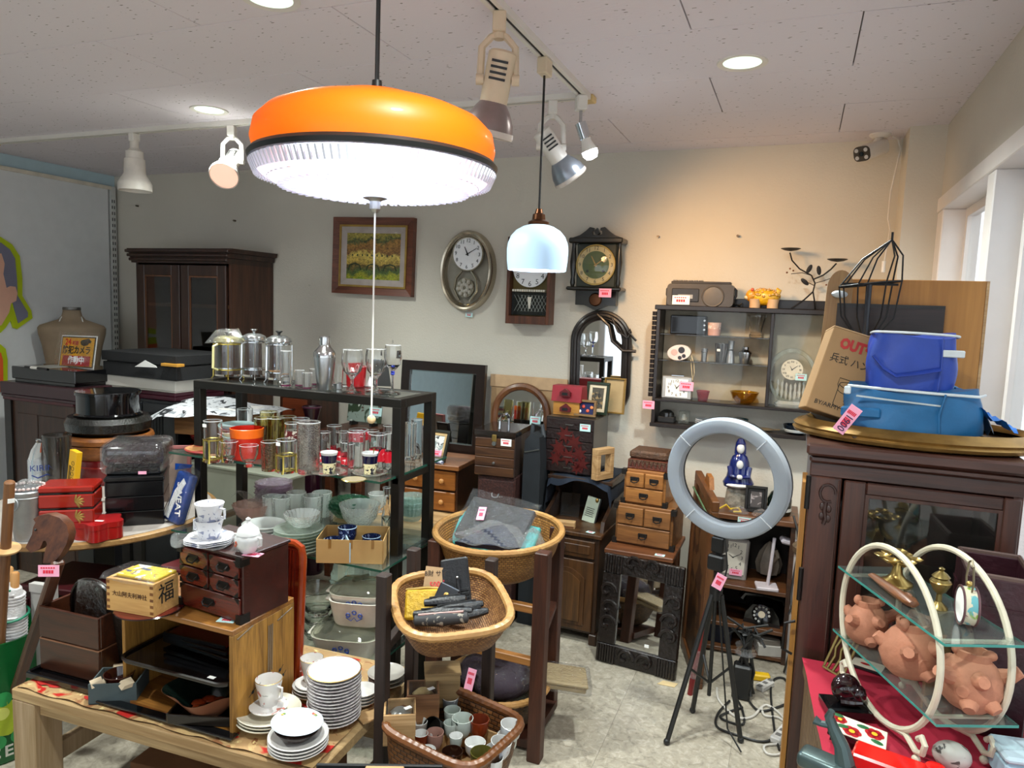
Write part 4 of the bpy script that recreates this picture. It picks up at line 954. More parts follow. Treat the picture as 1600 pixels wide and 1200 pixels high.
# writing desk
t = T('writing_desk','dark wooden writing desk with arched door and open hutch','desk',(-.97,3.26,0),-2)
dw = wood('desk walnut','1c0e06','38200e','z'); dwf = wood('desk face','2c1808','523214','z',1.2)
MB().bx(-.155,.155,0,.46,.05,.53,.003).build('body',dw,t,False)
for sx in (-1,1): MB().bx(sx*.145-.02,sx*.145+.02,-.015,.46,0,.055,.004).build('foot',dw,t,False)
MB().bx(-.165,.165,-.012,.46,.53,.55,.003).build('writing_surface',dwf,t,False)
dd = drawer_front(t,-.135,.135,.43,.515,0,dwf,None,.014)
MB().bx(-.115,.115,-.02,-.014,.45,.495,.003).build('raised_panel',dwf,dd,False)
MB().lathe([(0,.012),(.018,.01),(.02,.0)],18,M=MT((-.03,-.02,.473)) @ MR(PI/2,4,'X')).build('rosette_knob',plain('pewter','5a5852',.4,.7),dd)
dr_ = drawer_front(t,-.135,.135,.065,.415,0,dwf,None,.014,'door')
P = [(-.095,.095),(.095,.095),(.095,.33)]+[(.095-.19*i/10,.33+.045*sin(PI*i/10)) for i in range(1,10)]+[(-.095,.33)]
MB().prism(P,.008,M=MT((0,-.022,0))).build('arched_panel',dwf,dr_,False)
P2 = [(x*.78,.22+(z-.22)*.86) for x,z in P]; MB().prism(P2,.006,M=MT((0,-.028,0))).build('inner_panel',wood('desk inner','34200e','5a3a1a','z'),dr_,False)
for sx in (-1,1): MB().prism([(0,.55),(-.42,.55),(-.40,.6),(-.30,.64),(-.24,.68),(-.26,.74),(-.33,.765),(0,.765)],.018,M=MT((sx*.15+.009,.46,0)) @ MR(PI/2,4,'Z') @ Matrix.Scale(1,4)).build('hutch_side',dw,t,False)
MB().bx(-.14,.14,.44,.455,.55,.765).build('hutch_back',dw,t,False)
MB().bx(-.17,.17,.12,.46,.765,.785,.003).build('hutch_top',dw,t,False)
# navy cloth draped on the desk hutch
def drape(u,v):
    x = -.20+.42*u; y = .08+.38*v; z = .788
    if u > .84: z -= (u-.84)/.16*.10; x = -.20+.42*.84+(u-.84)*.1
    if u < .1: z -= (.1-u)/.1*.16; x = -.165-(.1-u)*.15
    if v < .12: z -= (.12-v)/.12*(.03+.02*sin(9*u)); y = .08+.38*.12-(.12-v)*.15
    return (x,y,z+.003*sin(20*u+9*v))
o = MB().grid(24,16,drape).build('navy_cloth',plain('navy cloth','16202f',.9,bump=.3),None,thick=.003,loc=(-.97,3.26,0),rot=(0,0,R(-2)))
tag(o,'navy cloth draped over the desk under the maple cabinet','cloth')
# acrylic stand, sign and pale block on the desk
t = T('acrylic_frame','clear acrylic photo stand inside the desk hutch','photo stand',(-1.045,3.50,.55),rot=(R(-10),0,R(5)))
MB().bx(-.05,.05,0,.008,0,.12).build('plate',glass('acrylic','e0e4e6',.04,1.5),t,False); MB().bx(-.05,.05,-.02,.03,0,.006).build('foot',glass('acrylic','e0e4e6',.04,1.5),t,False)
t = T('award_plaque','pale green printed plaque with a small gold bird in the desk hutch','plaque',(-.93,3.44,.55),rot=(R(-14),R(8),R(-8)))
MB().bx(-.035,.035,0,.01,0,.13,.002).build('plate',plain('pale green card','b9c4b0',.5),t,False); MB().bx(.035,.042,-.002,.012,0,.132).build('black_edge',blackp,t,False)
m = MB()
for i in range(5): m.bx(-.025,.02-.004*(i % 2),-.0008,0,.03+.01*i,.033+.01*i)
m.build('print_lines',black_ink,t,False)['kind'] = 'stuff'
MB().sph(.02,-.004,.12,.009,.005,.012,8).build('bird',gold,t)
t = T('pale_wood_block','pale wooden block lying on the desk edge','block',(-1.03,3.30,.55),8); MB().bx(-.075,.075,-.02,.02,0,.033,.002).build('block',pine,t,False); MB().bx(-.07,.07,-.021,-.02,.004,.012).build('groove',mdwood,t,False)
o = ptag(None,(-.87,3.285,.551),(.04,.026),(-90,0,-10),mint_paper); tag(o,'mint price slip lying on the desk','price tag')
# carved maple-leaf cabinet
t = T('maple_cabinet','dark carved cabinet of five drawers with red maple leaves','cabinet',(-1.04,3.42,.793),-2)
mp = plain('carved dark lacquer','1f1110',.4,0,.25,30,coat=.3,bump=.7,bscale=70)
MB().bx(-.127,.127,0,.25,0,.285,.003).build('body',plain('dark cabinet side','241f1e',.3,0,.1,coat=.2),t,False)
for i in range(5): drawer_front(t,-.122,.122,.006+i*.055,.058+i*.055,0,mp,lambda o,x,y,z: MB().tube([(x-.02,y,z),(x-.018,y-.006,z),(x+.018,y-.006,z),(x+.02,y,z)],.0025,6).build('pull',steel,o),.01)
redl = plain('red lacquer leaf','4c1412',.35,0,.25,30,coat=.3)
def leafpts(r,a0):
    P = []
    for i in range(14):
        a = a0+2*PI*i/14; q = r if i % 2 == 0 else r*.45; P.append((q*cos(a),q*sin(a)))
    return P
for x,z,r_,a_ in ((-.02,.20,.05,.4),(.03,.165,.048,0),(-.05,.13,.05,.2),(.06,.11,.045,.5),(.0,.09,.05,.1),(.075,.06,.045,.3),(-.065,.075,.042,.6),(.05,.035,.035,.2)):
    MB().prism(leafpts(r_,a_),.003,M=MT((x,-.0125,z))).build('maple_leaf',redl,t,False)
ptag(t,(.085,-.014,.245),(.055,.036),paper=mint_paper)
t = T('small_wood_frame','unfinished small wooden box frame beside the maple cabinet','frame',(-.855,3.40,.793),62)
for (x0,x1,z0,z1) in ((-.06,.06,0,.03),(-.06,.06,.125,.155),(-.06,-.035,.03,.125),(.035,.06,.03,.125)): MB().bx(x0,x1,-.02,.02,z0,z1,.002).build('rail',pine,t,False)
# red-roof house box and frames on the maple cabinet
t = T('toy_house','yellow toy house with red roof on the maple cabinet','toy house',(-1.085,3.52,1.08),-2)
MB().bx(-.07,.07,-.03,.05,0,.075).build('house',wood('orange wood','a06a2a','c08a3c','x'),t,False)
MB().prism([(-.05,.07),(-.035,.15),(.045,.15),(.06,.07)],.16,M=MT((.08,.01,0)) @ MR(PI/2,4,'Z')).build('roof',plain('crimson roof','8e1626',.5),t,False)
for zz in (.02,.1):
    g_ = MB().prism([(-.028,zz),(.028,zz),(.028,zz+.02),(0,zz+.04),(-.028,zz+.02)],.02,M=MT((.0,-.05 if zz < .05 else -.06,0))).build('dormer',plain('dark red trim','5a1018',.5),t,False)
    MB().bx(-.015,.015,-.052 if zz < .05 else -.062,-.05,zz+.006,zz+.02).build('window',blackp,g_,False)
pic('picture_frame','green picture frame with cream mount standing behind the blue one',(-.955,3.60,1.08),.125,.17,-6,10,plain('dark green frame','1d2e20',.4),plain('cream mount','d9cfb4',.7),blotch('dim print','4c4a40',[('a08a60',.55,40),('2c2c2a',.6,50)],rough=.5),tg=0)
f_ = pic('picture_frame','wooden picture frame with flowers on navy ground',(-.985,3.50,1.08),.115,.085,-4,10,wood('frame brown','6a5030','8d6c42','x'),None,plain('navy velvet','1a2150',.8),bw=.012)
for x,z,hx in ((-.03,.025,'e8e4e0'),(-.012,.05,'c8432f'),(.012,.03,'d65a3a'),(.032,.048,'e0884a')): MB().sph(x,-.008,z,.009,.004,.009,8).build('flower',plain('bead '+hx,hx,.5),f_)
pic('picture_frame','plain gold picture frame with blank card against the cane mirror',(-.885,3.70,1.08),.115,.19,-3,4,gold,None,plain('blank card','b09c74',.7),bw=.008)
# ---- two small tansu chests on a little table
def turned(mb,x,y,h):
    return mb.lathe([(.012,0),(.016,.02),(.012,.05),(.018,.12),(.02,.2),(.013,.3),(.02,.33),(.02,h)],12,x,y,0)
tbl('small_side_table','little brown side table with turned legs under the small chests','table',-.775,-.455,3.19,3.56,.515,mdwood,.035,.022,0,.05,turned)
def tansu(name,label,p,w,d,h,rows,mat,rz=-3,fit=True):
    t = T(name,label,'chest',p,rz); MB().bx(-w/2,w/2,0,d,0,h,.003).build('body',mat,t,False)
    z = .008; n = sum(r_[1] for r_ in rows)
    for cols,hh in rows:
        hz = (h-.016)*hh/n
        for c_ in range(cols):
            x0 = -w/2+.008+c_*(w-.016)/cols
            drawer_front(t,x0+.003,x0+(w-.016)/cols-.003,z+.003,z+hz-.003,0,mat,ironpull(.035))
        z += hz
    if fit:
        for sx in (-1,1):
            for z_ in (.0,h-.025): MB().bx(sx*w/2-.012,sx*w/2+.012,-.012,.02,z_,z_+.025).build('iron_corner',plain('black iron','17120f',.5,.3),t,False)
    return t
tansu('small_chest','lower light wood chest with iron fittings on the side table',(-.617,3.30,.515),.275,.24,.195,[(1,1),(2,1)],kiri)
tansu('small_chest','upper light wood chest with two small drawers stacked on another',(-.627,3.32,.71),.20,.2,.165,[(1,1),(2,1)],wood('paulownia amber','7c4c22','ac743a','x',1.4))
t = T('carved_box','small brown carved box on the stacked chests','box',(-.625,3.34,.875),-3)
cvb = plain('carved brown','4e3524',.5,0,.35,60,bump=1,bscale=120)
MB().bx(-.095,.095,0,.16,0,.045,.003).build('body',plain('carved red brown','5a2a1c',.5,0,.35,60,bump=1,bscale=120),t,False); MB().bx(-.095,.09,.02,.17,.045,.085,.01).build('lid',cvb,t,False)
for i in range(9): MB().prism([(-.09+.02*i,.045),(-.08+.02*i,.012),(-.07+.02*i,.045)],.004,M=MT((0,-.004,0))).build('carved_tooth',cvb,t,False)
o = ptag(None,(-.52,3.215,.5165),(.045,.028),(-90,0,0),mint_paper); tag(o,'mint price slip on the little side table','price tag')
# ---- carved mirror on the floor
bl_,br_ = atz(932,1028,0),atz(1056,1062,0)
w_ = (br_-bl_).length; rz_ = math.degrees(math.atan2(br_.y-bl_.y,br_.x-bl_.x)); p = (bl_+br_)/2
t = T('carved_mirror','square mirror with ornate carved dark frame leaning on the floor','mirror',p,rot=(R(-7),0,R(rz_)))
h_ = .50; cv = plain('carved ebony','170f0c',.35,0,.3,40,coat=.3,bump=1,bscale=70)
bw = .085
for (x0,x1,z0,z1) in ((-w_/2,w_/2,0,bw),(-w_/2,w_/2,h_-bw,h_),(-w_/2,-w_/2+bw,bw,h_-bw),(w_/2-bw,w_/2,bw,h_-bw)): MB().bx(x0,x1,-.02,.01,z0,z1,.004).build('frame_board',cv,t,False)
MB().bx(-w_/2+bw,w_/2-bw,-.006,0,bw,h_-bw).build('mirror_glass',mirror(),t,False)
for sx in (-1,1):
    for k_ in range(2):
        z0 = 0 if k_ == 0 else h_-bw
        for i in range(7):
            MB().bx(sx*(w_/2-.012-.0)-.004,sx*(w_/2-.012)+.004,-.03,-.018,z0+.004,z0+bw-.004,M=MT((-sx*.0125*i,0,0))).build('reed',cv,t,False)
def scroll(cx,cz,r,s_,t0=0): return [(cx+s_*r*(1-.09*i)*cos(.55*i+t0),-.026,cz+r*(1-.09*i)*sin(.55*i+t0)) for i in range(11)]
for cx,cz,s_ in ((-.05,h_-.03,1),(.05,h_-.03,-1),(-.05,.04,1),(.05,.04,-1),(-w_/2+.04,h_*.5,1),(-w_/2+.04,h_*.36,1),(w_/2-.04,h_*.5,-1),(w_/2-.04,h_*.36,-1),(-w_/2+.03,h_*.66,1),(w_/2-.03,h_*.66,-1)): MB().tube(scroll(cx,cz,.045,s_),.009,6).build('carved_scroll',cv,t)
frame_pts = None
ptag(t,(.045,-.008,bw+.03),(.02,.013),paper=white_paper,txt=None)
# ---- tall framed panel leaning on the shelf unit
t = T('framed_screen','tall wooden framed screen leaning beside the ring light','frame',(-.355,3.25,0),rot=(R(0),R(6),R(-72)))
for (x0,x1,z0,z1) in ((-.2,.2,.84,.885),(-.2,.2,0,.05),(-.2,-.155,.05,.84),(.155,.2,.05,.84)): MB().bx(x0,x1,-.015,.015,z0,z1,.003).build('rail',wood('panel frame','4a2a14','6c4220','z'),t,False)
MB().bx(-.155,.155,-.004,.004,.05,.84).build('panel',blotch('brown striped panel','5a3a1e',[('3c2413',.5,8)],rough=.5),t,False)
MB().bx(-.2,.2,-.021,-.015,.8,.806).build('green_edge',plain('green slip','4f6a4c',.5),t,False)
MB().prism([(-.06,.885),(.06,.885),(.03,.93),(-.03,.93)],.02).build('crest',oak,t,False)
ptag(t,(-.14,-.022,.72),(.03,.04),paper=mint_paper)
# ---- open shelf unit
t = T('shelf_unit','low brown open shelf unit behind the ring light','shelf',(-.15,3.45,0),1)
su = wood('unit brown','2e1a0f','4c2e1a','x')
for sx in (-1,1): MB().bx(sx*.19-.01,sx*.19+.01,0,.29,0,.665).build('side',su,t,False)
MB().bx(-.21,.21,-.015,.3,.665,.69,.003).build('top_board',wood('unit top','4a2c18','6e4526','x'),t,False)
for z_ in (.03,.155,.345): MB().bx(-.18,.18,0,.29,z_-.018,z_,.001).build('shelf_board',wood('unit top','4a2c18','6e4526','x'),t,False)
MB().bx(-.18,.18,.28,.29,.03,.665).build('back_panel',plain('dark ply','1a100b',.7),t,False)
UZ = .69
# guanyin figure
t = T('seated_figurine','blue and white porcelain seated robed figurine','figurine',(-.225,3.60,UZ),8)
cob = plain('cobalt glaze','14205c',.15,0,.3,20,coat=.6); wpor = plain('white porcelain','d9dad8',.2,coat=.4)
MB().lathe([(0,0),(.055,0),(.058,.03),(.05,.1),(0,.1)],18,sy=.7).build('rock_base',plain('grey glazed rock','8a867c',.3,0,.5,40,bump=.8,bscale=50),t)
MB().lathe([(0,.1),(.068,.1),(.074,.12),(.058,.15),(.05,.19),(.045,.225),(.035,.25),(.018,.265)],20,sy=.7).build('robe',cob,t)
hd = MB().sph(0,-.008,.29,.019,.019,.026,14).build('head',wpor,t)
MB().lathe([(.028,.262),(.027,.29),(.024,.315),(.014,.335),(0,.34)],16,0,.004,0,fn=lambda a,h: 1 if sin(a) > -.55 or h > .31 else .55).build('hood',cob,t)
for s_ in (-1,1): MB().tube([(s_*.045,-.02,.2),(s_*.04,-.045,.16),(0,-.052,.155)],[.014,.013,.008],8).build('sleeve',cob,t)
MB().sph(0,-.054,.158,.016,.01,.012,10).build('hands',wpor,t); MB().sph(0,-.035,.215,.016,.01,.022,10).build('chest',wpor,t)
MB().sph(0,-.04,.112,.06,.02,.012,12).build('robe_hem',wpor,t)
pic('picture_frame','small black framed picture beside the porcelain figurine',(-.135,3.54,UZ),.10,.125,4,8,blackp,plain('black mount','121212',.5),blotch('grey portrait print','4a4646',[('9a9292',.55,30)],rough=.5),bw=.012)
t = T('dark_bottle','dark green round bottle with a pink cap ribbon','bottle',(-.03,3.56,UZ),0)
MB().lathe([(0,0),(.05,0),(.055,.01),(.055,.075),(.04,.105),(.018,.118),(.012,.15),(.012,.175)],24).build('body',plain('dark green glass','08120c',.08),t); MB().cyl(0,0,.172,.014,.02).build('cap',blackp,t)
MB().lathe([(.03,.112),(.022,.122),(.018,.124)],16).build('ribbon',plain('pink ribbon','c2607c',.5),t); MB().lathe([(.0555,.022),(.0555,.038)],24).build('pale_label_band',plain('pale label','b9b9b0',.5),t)
o = MB().tube([(-.05,-.02,.012),(-.02,.0,.03),(.0,-.01,.014),(.035,.01,.02),(.05,-.02,.01),(.015,-.025,.008)],.005,6).build('yellow_ribbon',plain('yellow ribbon','c9a81a',.5),None,loc=(-.245,3.49,UZ+.0)); tag(o,'yellow tangled ribbon in front of the figurine','ribbon')
def bagmesh(w,d,h,seed,n=12):
    rn = random.Random(seed); ph = [rn.random()*6 for _ in range(8)]
    def f(u,v):
        a = 2*PI*u; r = 1+.13*sin(3*a+ph[0])+.08*sin(7*a+ph[1]+3*v)
        k = sin(PI*min(1,.08+v*.92)/1) if False else (1-v)**.5
        return (w/2*r*k*cos(a),d/2*r*k*sin(a),h*v*(1+.15*sin(5*a+ph[2]))+.004)
    return MB().grid(24,6,f)
for i,(x,y) in enumerate(((-.20,3.475),(-.105,3.475))):
    o = bagmesh(.09,.05,.03,i).build('trinket_bag',film('clear film',haze=.16),None,loc=(x,y,UZ)); tag(o,['crumpled clear bag of trinkets left of the black framed picture','crumpled clear bag of trinkets below the black framed picture'][i],'plastic bag')
o = ptag(None,(-.175,3.433,.668),(.06,.034),(0,0,0),mint_paper); tag(o,'mint price label on the shelf unit top edge','price tag')
# middle: clock, white desk stand, shell
t = T('desk_clock','clear acrylic framed square clock on the shelf unit','clock',(-.225,3.52,.345),rot=(R(-8),R(4),R(14)))
MB().bx(-.075,.075,0,.035,0,.20,.008).build('case',plain('clear silver case','a39c98',.2,.3),t,False)
dl = MB().bx(-.058,.058,-.003,0,.03,.185).build('dial',plain('ivory dial','cfc8ba',.4),t,False)
for i in range(1,13): text(dl,str(i),.024,(.042*sin(R(30*i)),-.0035,.11+.058*cos(R(30*i))),black_ink,name='numeral')
for nm,L,a_ in (('hour_hand',.025,-60),('minute_hand',.042,60)): MB().prism([(-.002,-.004),(.002,-.004),(.001,L),(-.001,L)],.001,M=MT((0,-.005,.11)) @ MR(R(a_),4,'Y')).build(nm,black_ink,dl,False)
ptag(t,(.02,-.006,.04),(.06,.03))
t = T('white_desk_lamp','white folding desk lamp on the shelf unit','lamp',(-.055,3.47,.345),10)
MB().bx(-.05,.05,-.025,.06,0,.016,.004).build('base',plain('lamp white','cfc8d0',.4),t,False)
MB().tube([(.005,.02,.016),(.012,.02,.1),(.018,.02,.2),(.02,.02,.245)],.008,8).build('stem',plain('lamp white','cfc8d0',.4),t)
MB().bx(-.005,.075,-.01,.05,.235,.262,.008,M=tilt(0,12,0)).build('head',plain('lamp white','cfc8d0',.4),t,False)
t = T('seashell','pale ribbed seashell behind the desk lamp','shell',(-.06,3.66,.345))
MB().lathe([(0,0),(.05,.02),(.06,.07),(.045,.12),(.02,.16),(0,.18)],20,fn=lambda a,h: 1+.08*cos(9*a)).build('shell',plain('shell beige','8d8276',.5,var=.3),t); MB().tube([(.02,-.04,.09),(.04,-.05,.12),(.03,-.045,.15)],.01,6).build('lip',plain('shell lip','b0a494',.4),t)
# lower: rotary telephone
t = T('rotary_telephone','black rotary telephone on the middle shelf of the unit','telephone',(-.065,3.55,.155),-4)
gb_ = plain('bakelite black','0a0a0b',.12,coat=.4)
MB().prism([(-.085,0),(.085,0),(.075,.05),(.045,.095),(-.045,.095),(-.075,.05)],.13,M=MT((0,-.05,0))).build('body',gb_,t)
dlm = MT((0,-.055,.055)) @ MR(R(72),4,'X')
rd = MB().lathe([(0,.012),(.02,.012),(.045,.008),(.046,0)],28,M=dlm).build('dial',gb_,t)
for i in range(10): MB().cyl(.034*cos(R(28*i)),.034*sin(R(28*i)),.009,.0055,.002,M=dlm).build('finger_hole',plain('dial white','b8b8b4',.5),rd)
MB().cyl(0,0,.012,.016,.003,M=dlm).build('centre_plate',plain('cream dial','d9cdb6',.4),rd)
MB().tube([(-.1,0,.10),(-.085,0,.125),(0,0,.13),(.085,0,.125),(.1,0,.10)],[.022,.018,.012,.018,.022],10).build('handset',gb_,t)
t = T('navy_box','dark blue flat box at the bottom of the shelf unit','box',(-.26,3.55,.03),0); MB().bx(-.06,.06,-.06,.1,0,.09,.003).build('body',plain('dark navy box','111a30',.6),t,False); MB().bx(-.062,.062,-.062,.102,.075,.1,.003).build('lid',plain('dark navy box','111a30',.6),t,False)
t = T('grey_white_carton','white and grey small carton at the bottom of the shelf unit','box',(-.03,3.50,.03),14); MB().bx(-.055,.055,-.05,.06,0,.05,.002).build('body',plain('carton white','b4b0aa',.7),t,False); MB().bx(-.045,.045,-.04,.05,.05,.075,.002).build('lid',plain('carton grey','6e675f',.6),t,False)
# ---- ring light on a tripod
c0 = atd(1139,748,2.66); Rr = mm(97,c0)
t = T('ring_light','large white ring light on a black tripod','ring light',(c0.x-.02,c0.y+.02,0),-18)
rcz = c0.z
HM = MT((.02,-.02,rcz)) @ Euler((R(6),0,R(4))).to_matrix().to_4x4() @ MR(PI/2,4,'X')
r0,r1 = Rr*.755,Rr
rg = MB().lathe([(r0,-.012),(r0,.012),(r0+.006,.020),((r0+r1)/2,.026),(r1-.006,.020),(r1,.012),(r1,-.012),(r0,-.012)],64,M=HM).build('diffuser_ring',plain('diffuser grey white','99a0a8',.55,var=.02),t)
for i in range(4):
    a = R(50+90*i); MB().box((r0+r1)/2,0,.0255,(r1-r0)*.98,.003,.002,M=HM @ MR(a,4,'Z')).build('seam',plain('seam white','d9dde0',.5),rg,False)
MB().lathe([(r0-.002,-.02),(r1+.002,-.02),(r1+.002,-.012),(r0-.002,-.012),(r0-.002,-.02)],64,M=HM).build('back_shell',blackp,t)
zb = rcz-Rr; hubz = .56
MB().tube([(0,.0,hubz-.02),(0,0,zb-.01)],.011,10).build('centre_column',blackp,t)
MB().bx(-.025,.025,-.02,.03,zb-.06,zb+.0,.004).build('bracket',blackp,t,False); MB().bx(-.035,.03,-.025,.02,zb-.13,zb-.07,.006).build('control_box',blackp,t,False)
MB().cyl(0,0,hubz-.02,.024,.05,None,14).build('leg_hub',blackp,t)
for a_ in (-112,10,140):
    e = Vector((cos(R(a_))*(.2 if a_ < 0 else .13),sin(R(a_))*(.2 if a_ < 0 else .13),.008))
    lg = MB().tube([(cos(R(a_))*.02,sin(R(a_))*.02,hubz),e],.010,8).build('tripod_leg',blackp,t)
    MB().sph(e.x,e.y,e.z+.004,.013,seg=8).build('rubber_foot',blackp,lg)
    MB().tube([(0,0,.2),(e.x*.55,e.y*.55,hubz-(hubz-.008)*.5)],.005,6).build('brace',blackp,t)
MB().tube([(0,0,.15),(0,0,hubz)],.008,8).build('lower_column',blackp,t)
ptag(t,(.03,-.05,hubz+.07),(.038,.06),(0,20,10))
MB().tube([(.03,-.02,zb),(.05,-.03,zb-.1),(.03,-.04,hubz),(.06,-.03,.3),(.09,-.02,.06),(.16,-.05,.01)],.0035,6).build('power_cord',blackp,t)
# cables, bundles, power strips on the floor
def cable(label,pts,r,mat,name='cable',loc=None):
    rs = []
    P = [Vector(p) for p in pts]
    for i in range(len(P)-1):
        a,b,c,d = P[max(i-1,0)],P[i],P[i+1],P[min(i+2,len(P)-1)]
        for k in range(6):
            u = k/6; rs.append(.5*((2*b)+(c-a)*u+(2*a-5*b+4*c-d)*u*u+(3*b-a-3*c+d)*u**3))
    rs.append(P[-1]); o = MB().tube(rs,r,6).build(name,mat); return tag(o,label,'cable')
def fl_(x,y,z=.006): p = atz(x,y,z); return (p.x,p.y,z)
wcab = plain('white cable','b8b3aa',.5); bcab = blackp
cable('grey white cable looping in front of the tripod',[fl_(1120,1075),fl_(1124,1095),fl_(1150,1120),fl_(1175,1120),fl_(1195,1102),fl_(1215,1112),fl_(1230,1130)],.0055,wcab)
cable('white cable curling beside the power strip',[fl_(1190,1105),fl_(1195,1118),fl_(1218,1122),fl_(1235,1140),fl_(1225,1160),fl_(1195,1165),fl_(1200,1178),fl_(1222,1176),fl_(1228,1150)],.005,wcab)
cable('black cable looping low across the floor',[fl_(1140,1095),fl_(1122,1115),fl_(1120,1135),fl_(1150,1148),fl_(1200,1158),fl_(1235,1125),fl_(1238,1112)],.005,bcab)
cable('black cable curling around the white plug',[fl_(1165,1088),fl_(1185,1110),fl_(1215,1105),fl_(1238,1090),fl_(1225,1060),fl_(1205,1070),fl_(1210,1140),fl_(1218,1172)],.005,bcab)
cable('black cable running to the tripod bundle',[fl_(1160,1105),fl_(1125,1120),fl_(1160,1132),fl_(1160,1110),fl_(1150,1090)],.005,bcab)
cable('black cable hanging down beside the white heater',[atd(1240,806,3.25),atd(1248,850,3.2),atd(1236,930,3.15),atd(1240,990,3.1),Vector(fl_(1225,1050))],.005,bcab)
cable('black cable dangling from the shelf side',[atd(1250,845,3.1),atd(1253,880,3.1),atd(1244,930,3.05),atd(1232,960,3.05)],.004,bcab)
t = T('cable_bundle','tangled bundle of black cables tied with clear tape','cable bundle',(atz(1160,1090,0).x,atz(1160,1090,0).y,0))
rn = random.Random(3)
for i in range(14):
    P = [(rn.uniform(-.05,.05),rn.uniform(-.04,.04),.02+rn.random()*.02),(rn.uniform(-.04,.04),rn.uniform(-.03,.03),.12),(rn.uniform(-.018,.018),rn.uniform(-.018,.018),.22),(rn.uniform(-.05,.05),rn.uniform(-.04,.04),.28+rn.random()*.04),(rn.uniform(-.1,.1),rn.uniform(-.04,.04),.24+rn.random()*.1)]
    MB().tube(P,.006,5).build('cable_loop',bcab,t)
MB().lathe([(.045,.20),(.035,.215),(.045,.235)],14).build('tape',film('clear film',haze=.16),t); MB().bx(-.045,.03,-.03,.03,0,.15,.008).build('adapter',blackp,t,False)
for i,(x,y,rz_,lab) in enumerate(((1222,1150,70,'white power strip lying on the floor by the red table'),(1195,1075,60,'white plug adapter on the floor by the cables'))):
    p = atz(x,y,0); t = T('power_strip',lab,'power strip',p,rz_)
    MB().bx(-.075+.03*i,.075-.03*i,-.02,.02,0,.025,.004).build('housing',plain('strip white','c4c0ba',.45),t,False)
    for k_ in range(3): MB().bx(-.05+.04*k_,-.03+.04*k_,-.01,.01,.0245,.0258).build('socket',plain('socket grey','6a6763',.5),t,False)
o = MB().bx(-.04,.04,-.02,.02,0,.03,.006).build('yellow_plug',plain('yellow plastic','d9ac14',.5),None,False,atz(1188,1062,0),(0,0,R(10))); tag(o,'yellow plastic block at the foot of the shelf unit','block')
o = MB().slab([(-.045,-.018),(.03,-.025),(.045,.012),(-.02,.02)],.0012).build('paper_scrap',plain('tan paper','c9b184',.8),None,False,atz(1043,1068,0.001),(0,0,R(8))); tag(o,'scrap of tan paper on the floor by the carved mirror','paper')
p = atz(1254,1012,0)
t = T('white_heater','tall white cylinder heater with wicker lid and pink ribbon','heater',(p.x-.0,3.40,0),0)
MB().lathe([(0,0),(.075,0),(.078,.03),(.078,.56),(.07,.575),(0,.575)],28).build('body',plain('heater white','b9b9bc',.4),t); MB().lathe([(.085,.575),(.088,.6),(.06,.625),(0,.63)],24).build('wicker_lid',plain('wicker grey','6e5f4c',.7,0,.4,60,bump=1,bscale=90),t)
MB().sph(.01,-.02,.67,.035,.03,.045,12).build('pink_bow',plain('pink ribbon bright','d878a0',.5),t); MB().sph(-.02,-.04,.64,.03,.02,.03,10).build('pink_bow',plain('pink ribbon bright','d878a0',.5),t)
# leaning red folded umbrella packets by the tripod
t = T('red_wrapped_stick','red wrapped stick standing behind the tripod legs','stick',(atz(1078,1085,0).x,atz(1078,1085,0).y,0),rot=(R(-4),R(6),0))
MB().tube([(0,0,0),(0,0,.2),(0,0,.42)],[.012,.014,.008],8).build('stick',plain('dark red plastic','6e1a1c',.3),t); MB().tube([(0,-.004,.08),(0,-.004,.2)],[.02,.018],8).build('wrapper',film('clear film',haze=.16),t)
# ---- things behind the glass rack
tbl('brown_low_table','brown side table behind the glass rack','table',-2.53,-2.24,3.38,3.72,.885,wood('table reddish','3c1e10','5e3018','x'),apron=.1)
t = T('painted_dish','oval painted picture dish on black stand with mint tag','plate',(-2.385,3.6,.885),rot=(R(-8),0,0))
MB().bx(-.12,.12,0,.012,.02,.14,.004).build('panel',blotch('painted landscape','8a9a90',[('30402c',.52,14),('c9cfc6',.58,10),('4a3c30',.6,20)],rough=.35),t,False)
for sx in (-1,1): MB().bx(sx*.07-.008,sx*.07+.008,-.03,.04,0,.022).build('stand_foot',blackp,t,False)
ptag(t,(.08,-.004,.09),(.085,.05),paper=mint_paper)
t = T('narrow_drawer_tower','narrow brown tower of small drawers behind the rack','drawers',(-2.80,3.5,0),0)
MB().bx(-.12,.12,0,.27,0,1.06,.003).build('body',wood('tower brown','2c150b','4a2512','z'),t,False)
for i in range(7): drawer_front(t,-.09,.09,.09+.135*i,.215+.135*i,0,wood('tower drawer','5a2612','7c3a1c','x'),woodknob(plain('knob dark','3a1c10',.4),.008),.012)
t = T('purple_vase','tall dark purple vase behind the rack','vase',(-2.62,3.42,0.0)); 
MB().lathe([(0,0),(.07,0),(.075,.3),(.06,.6),(.03,.8),(.028,.9),(.055,1.0),(.05,1.0),(.02,.9)],20).build('body',plain('aubergine glaze','2a0e1c',.2,coat=.4),t); MB().lathe([(.055,.995),(.058,1.0),(.052,1.005)],20).build('rim',plain('aubergine rim','5a3044',.3),t)
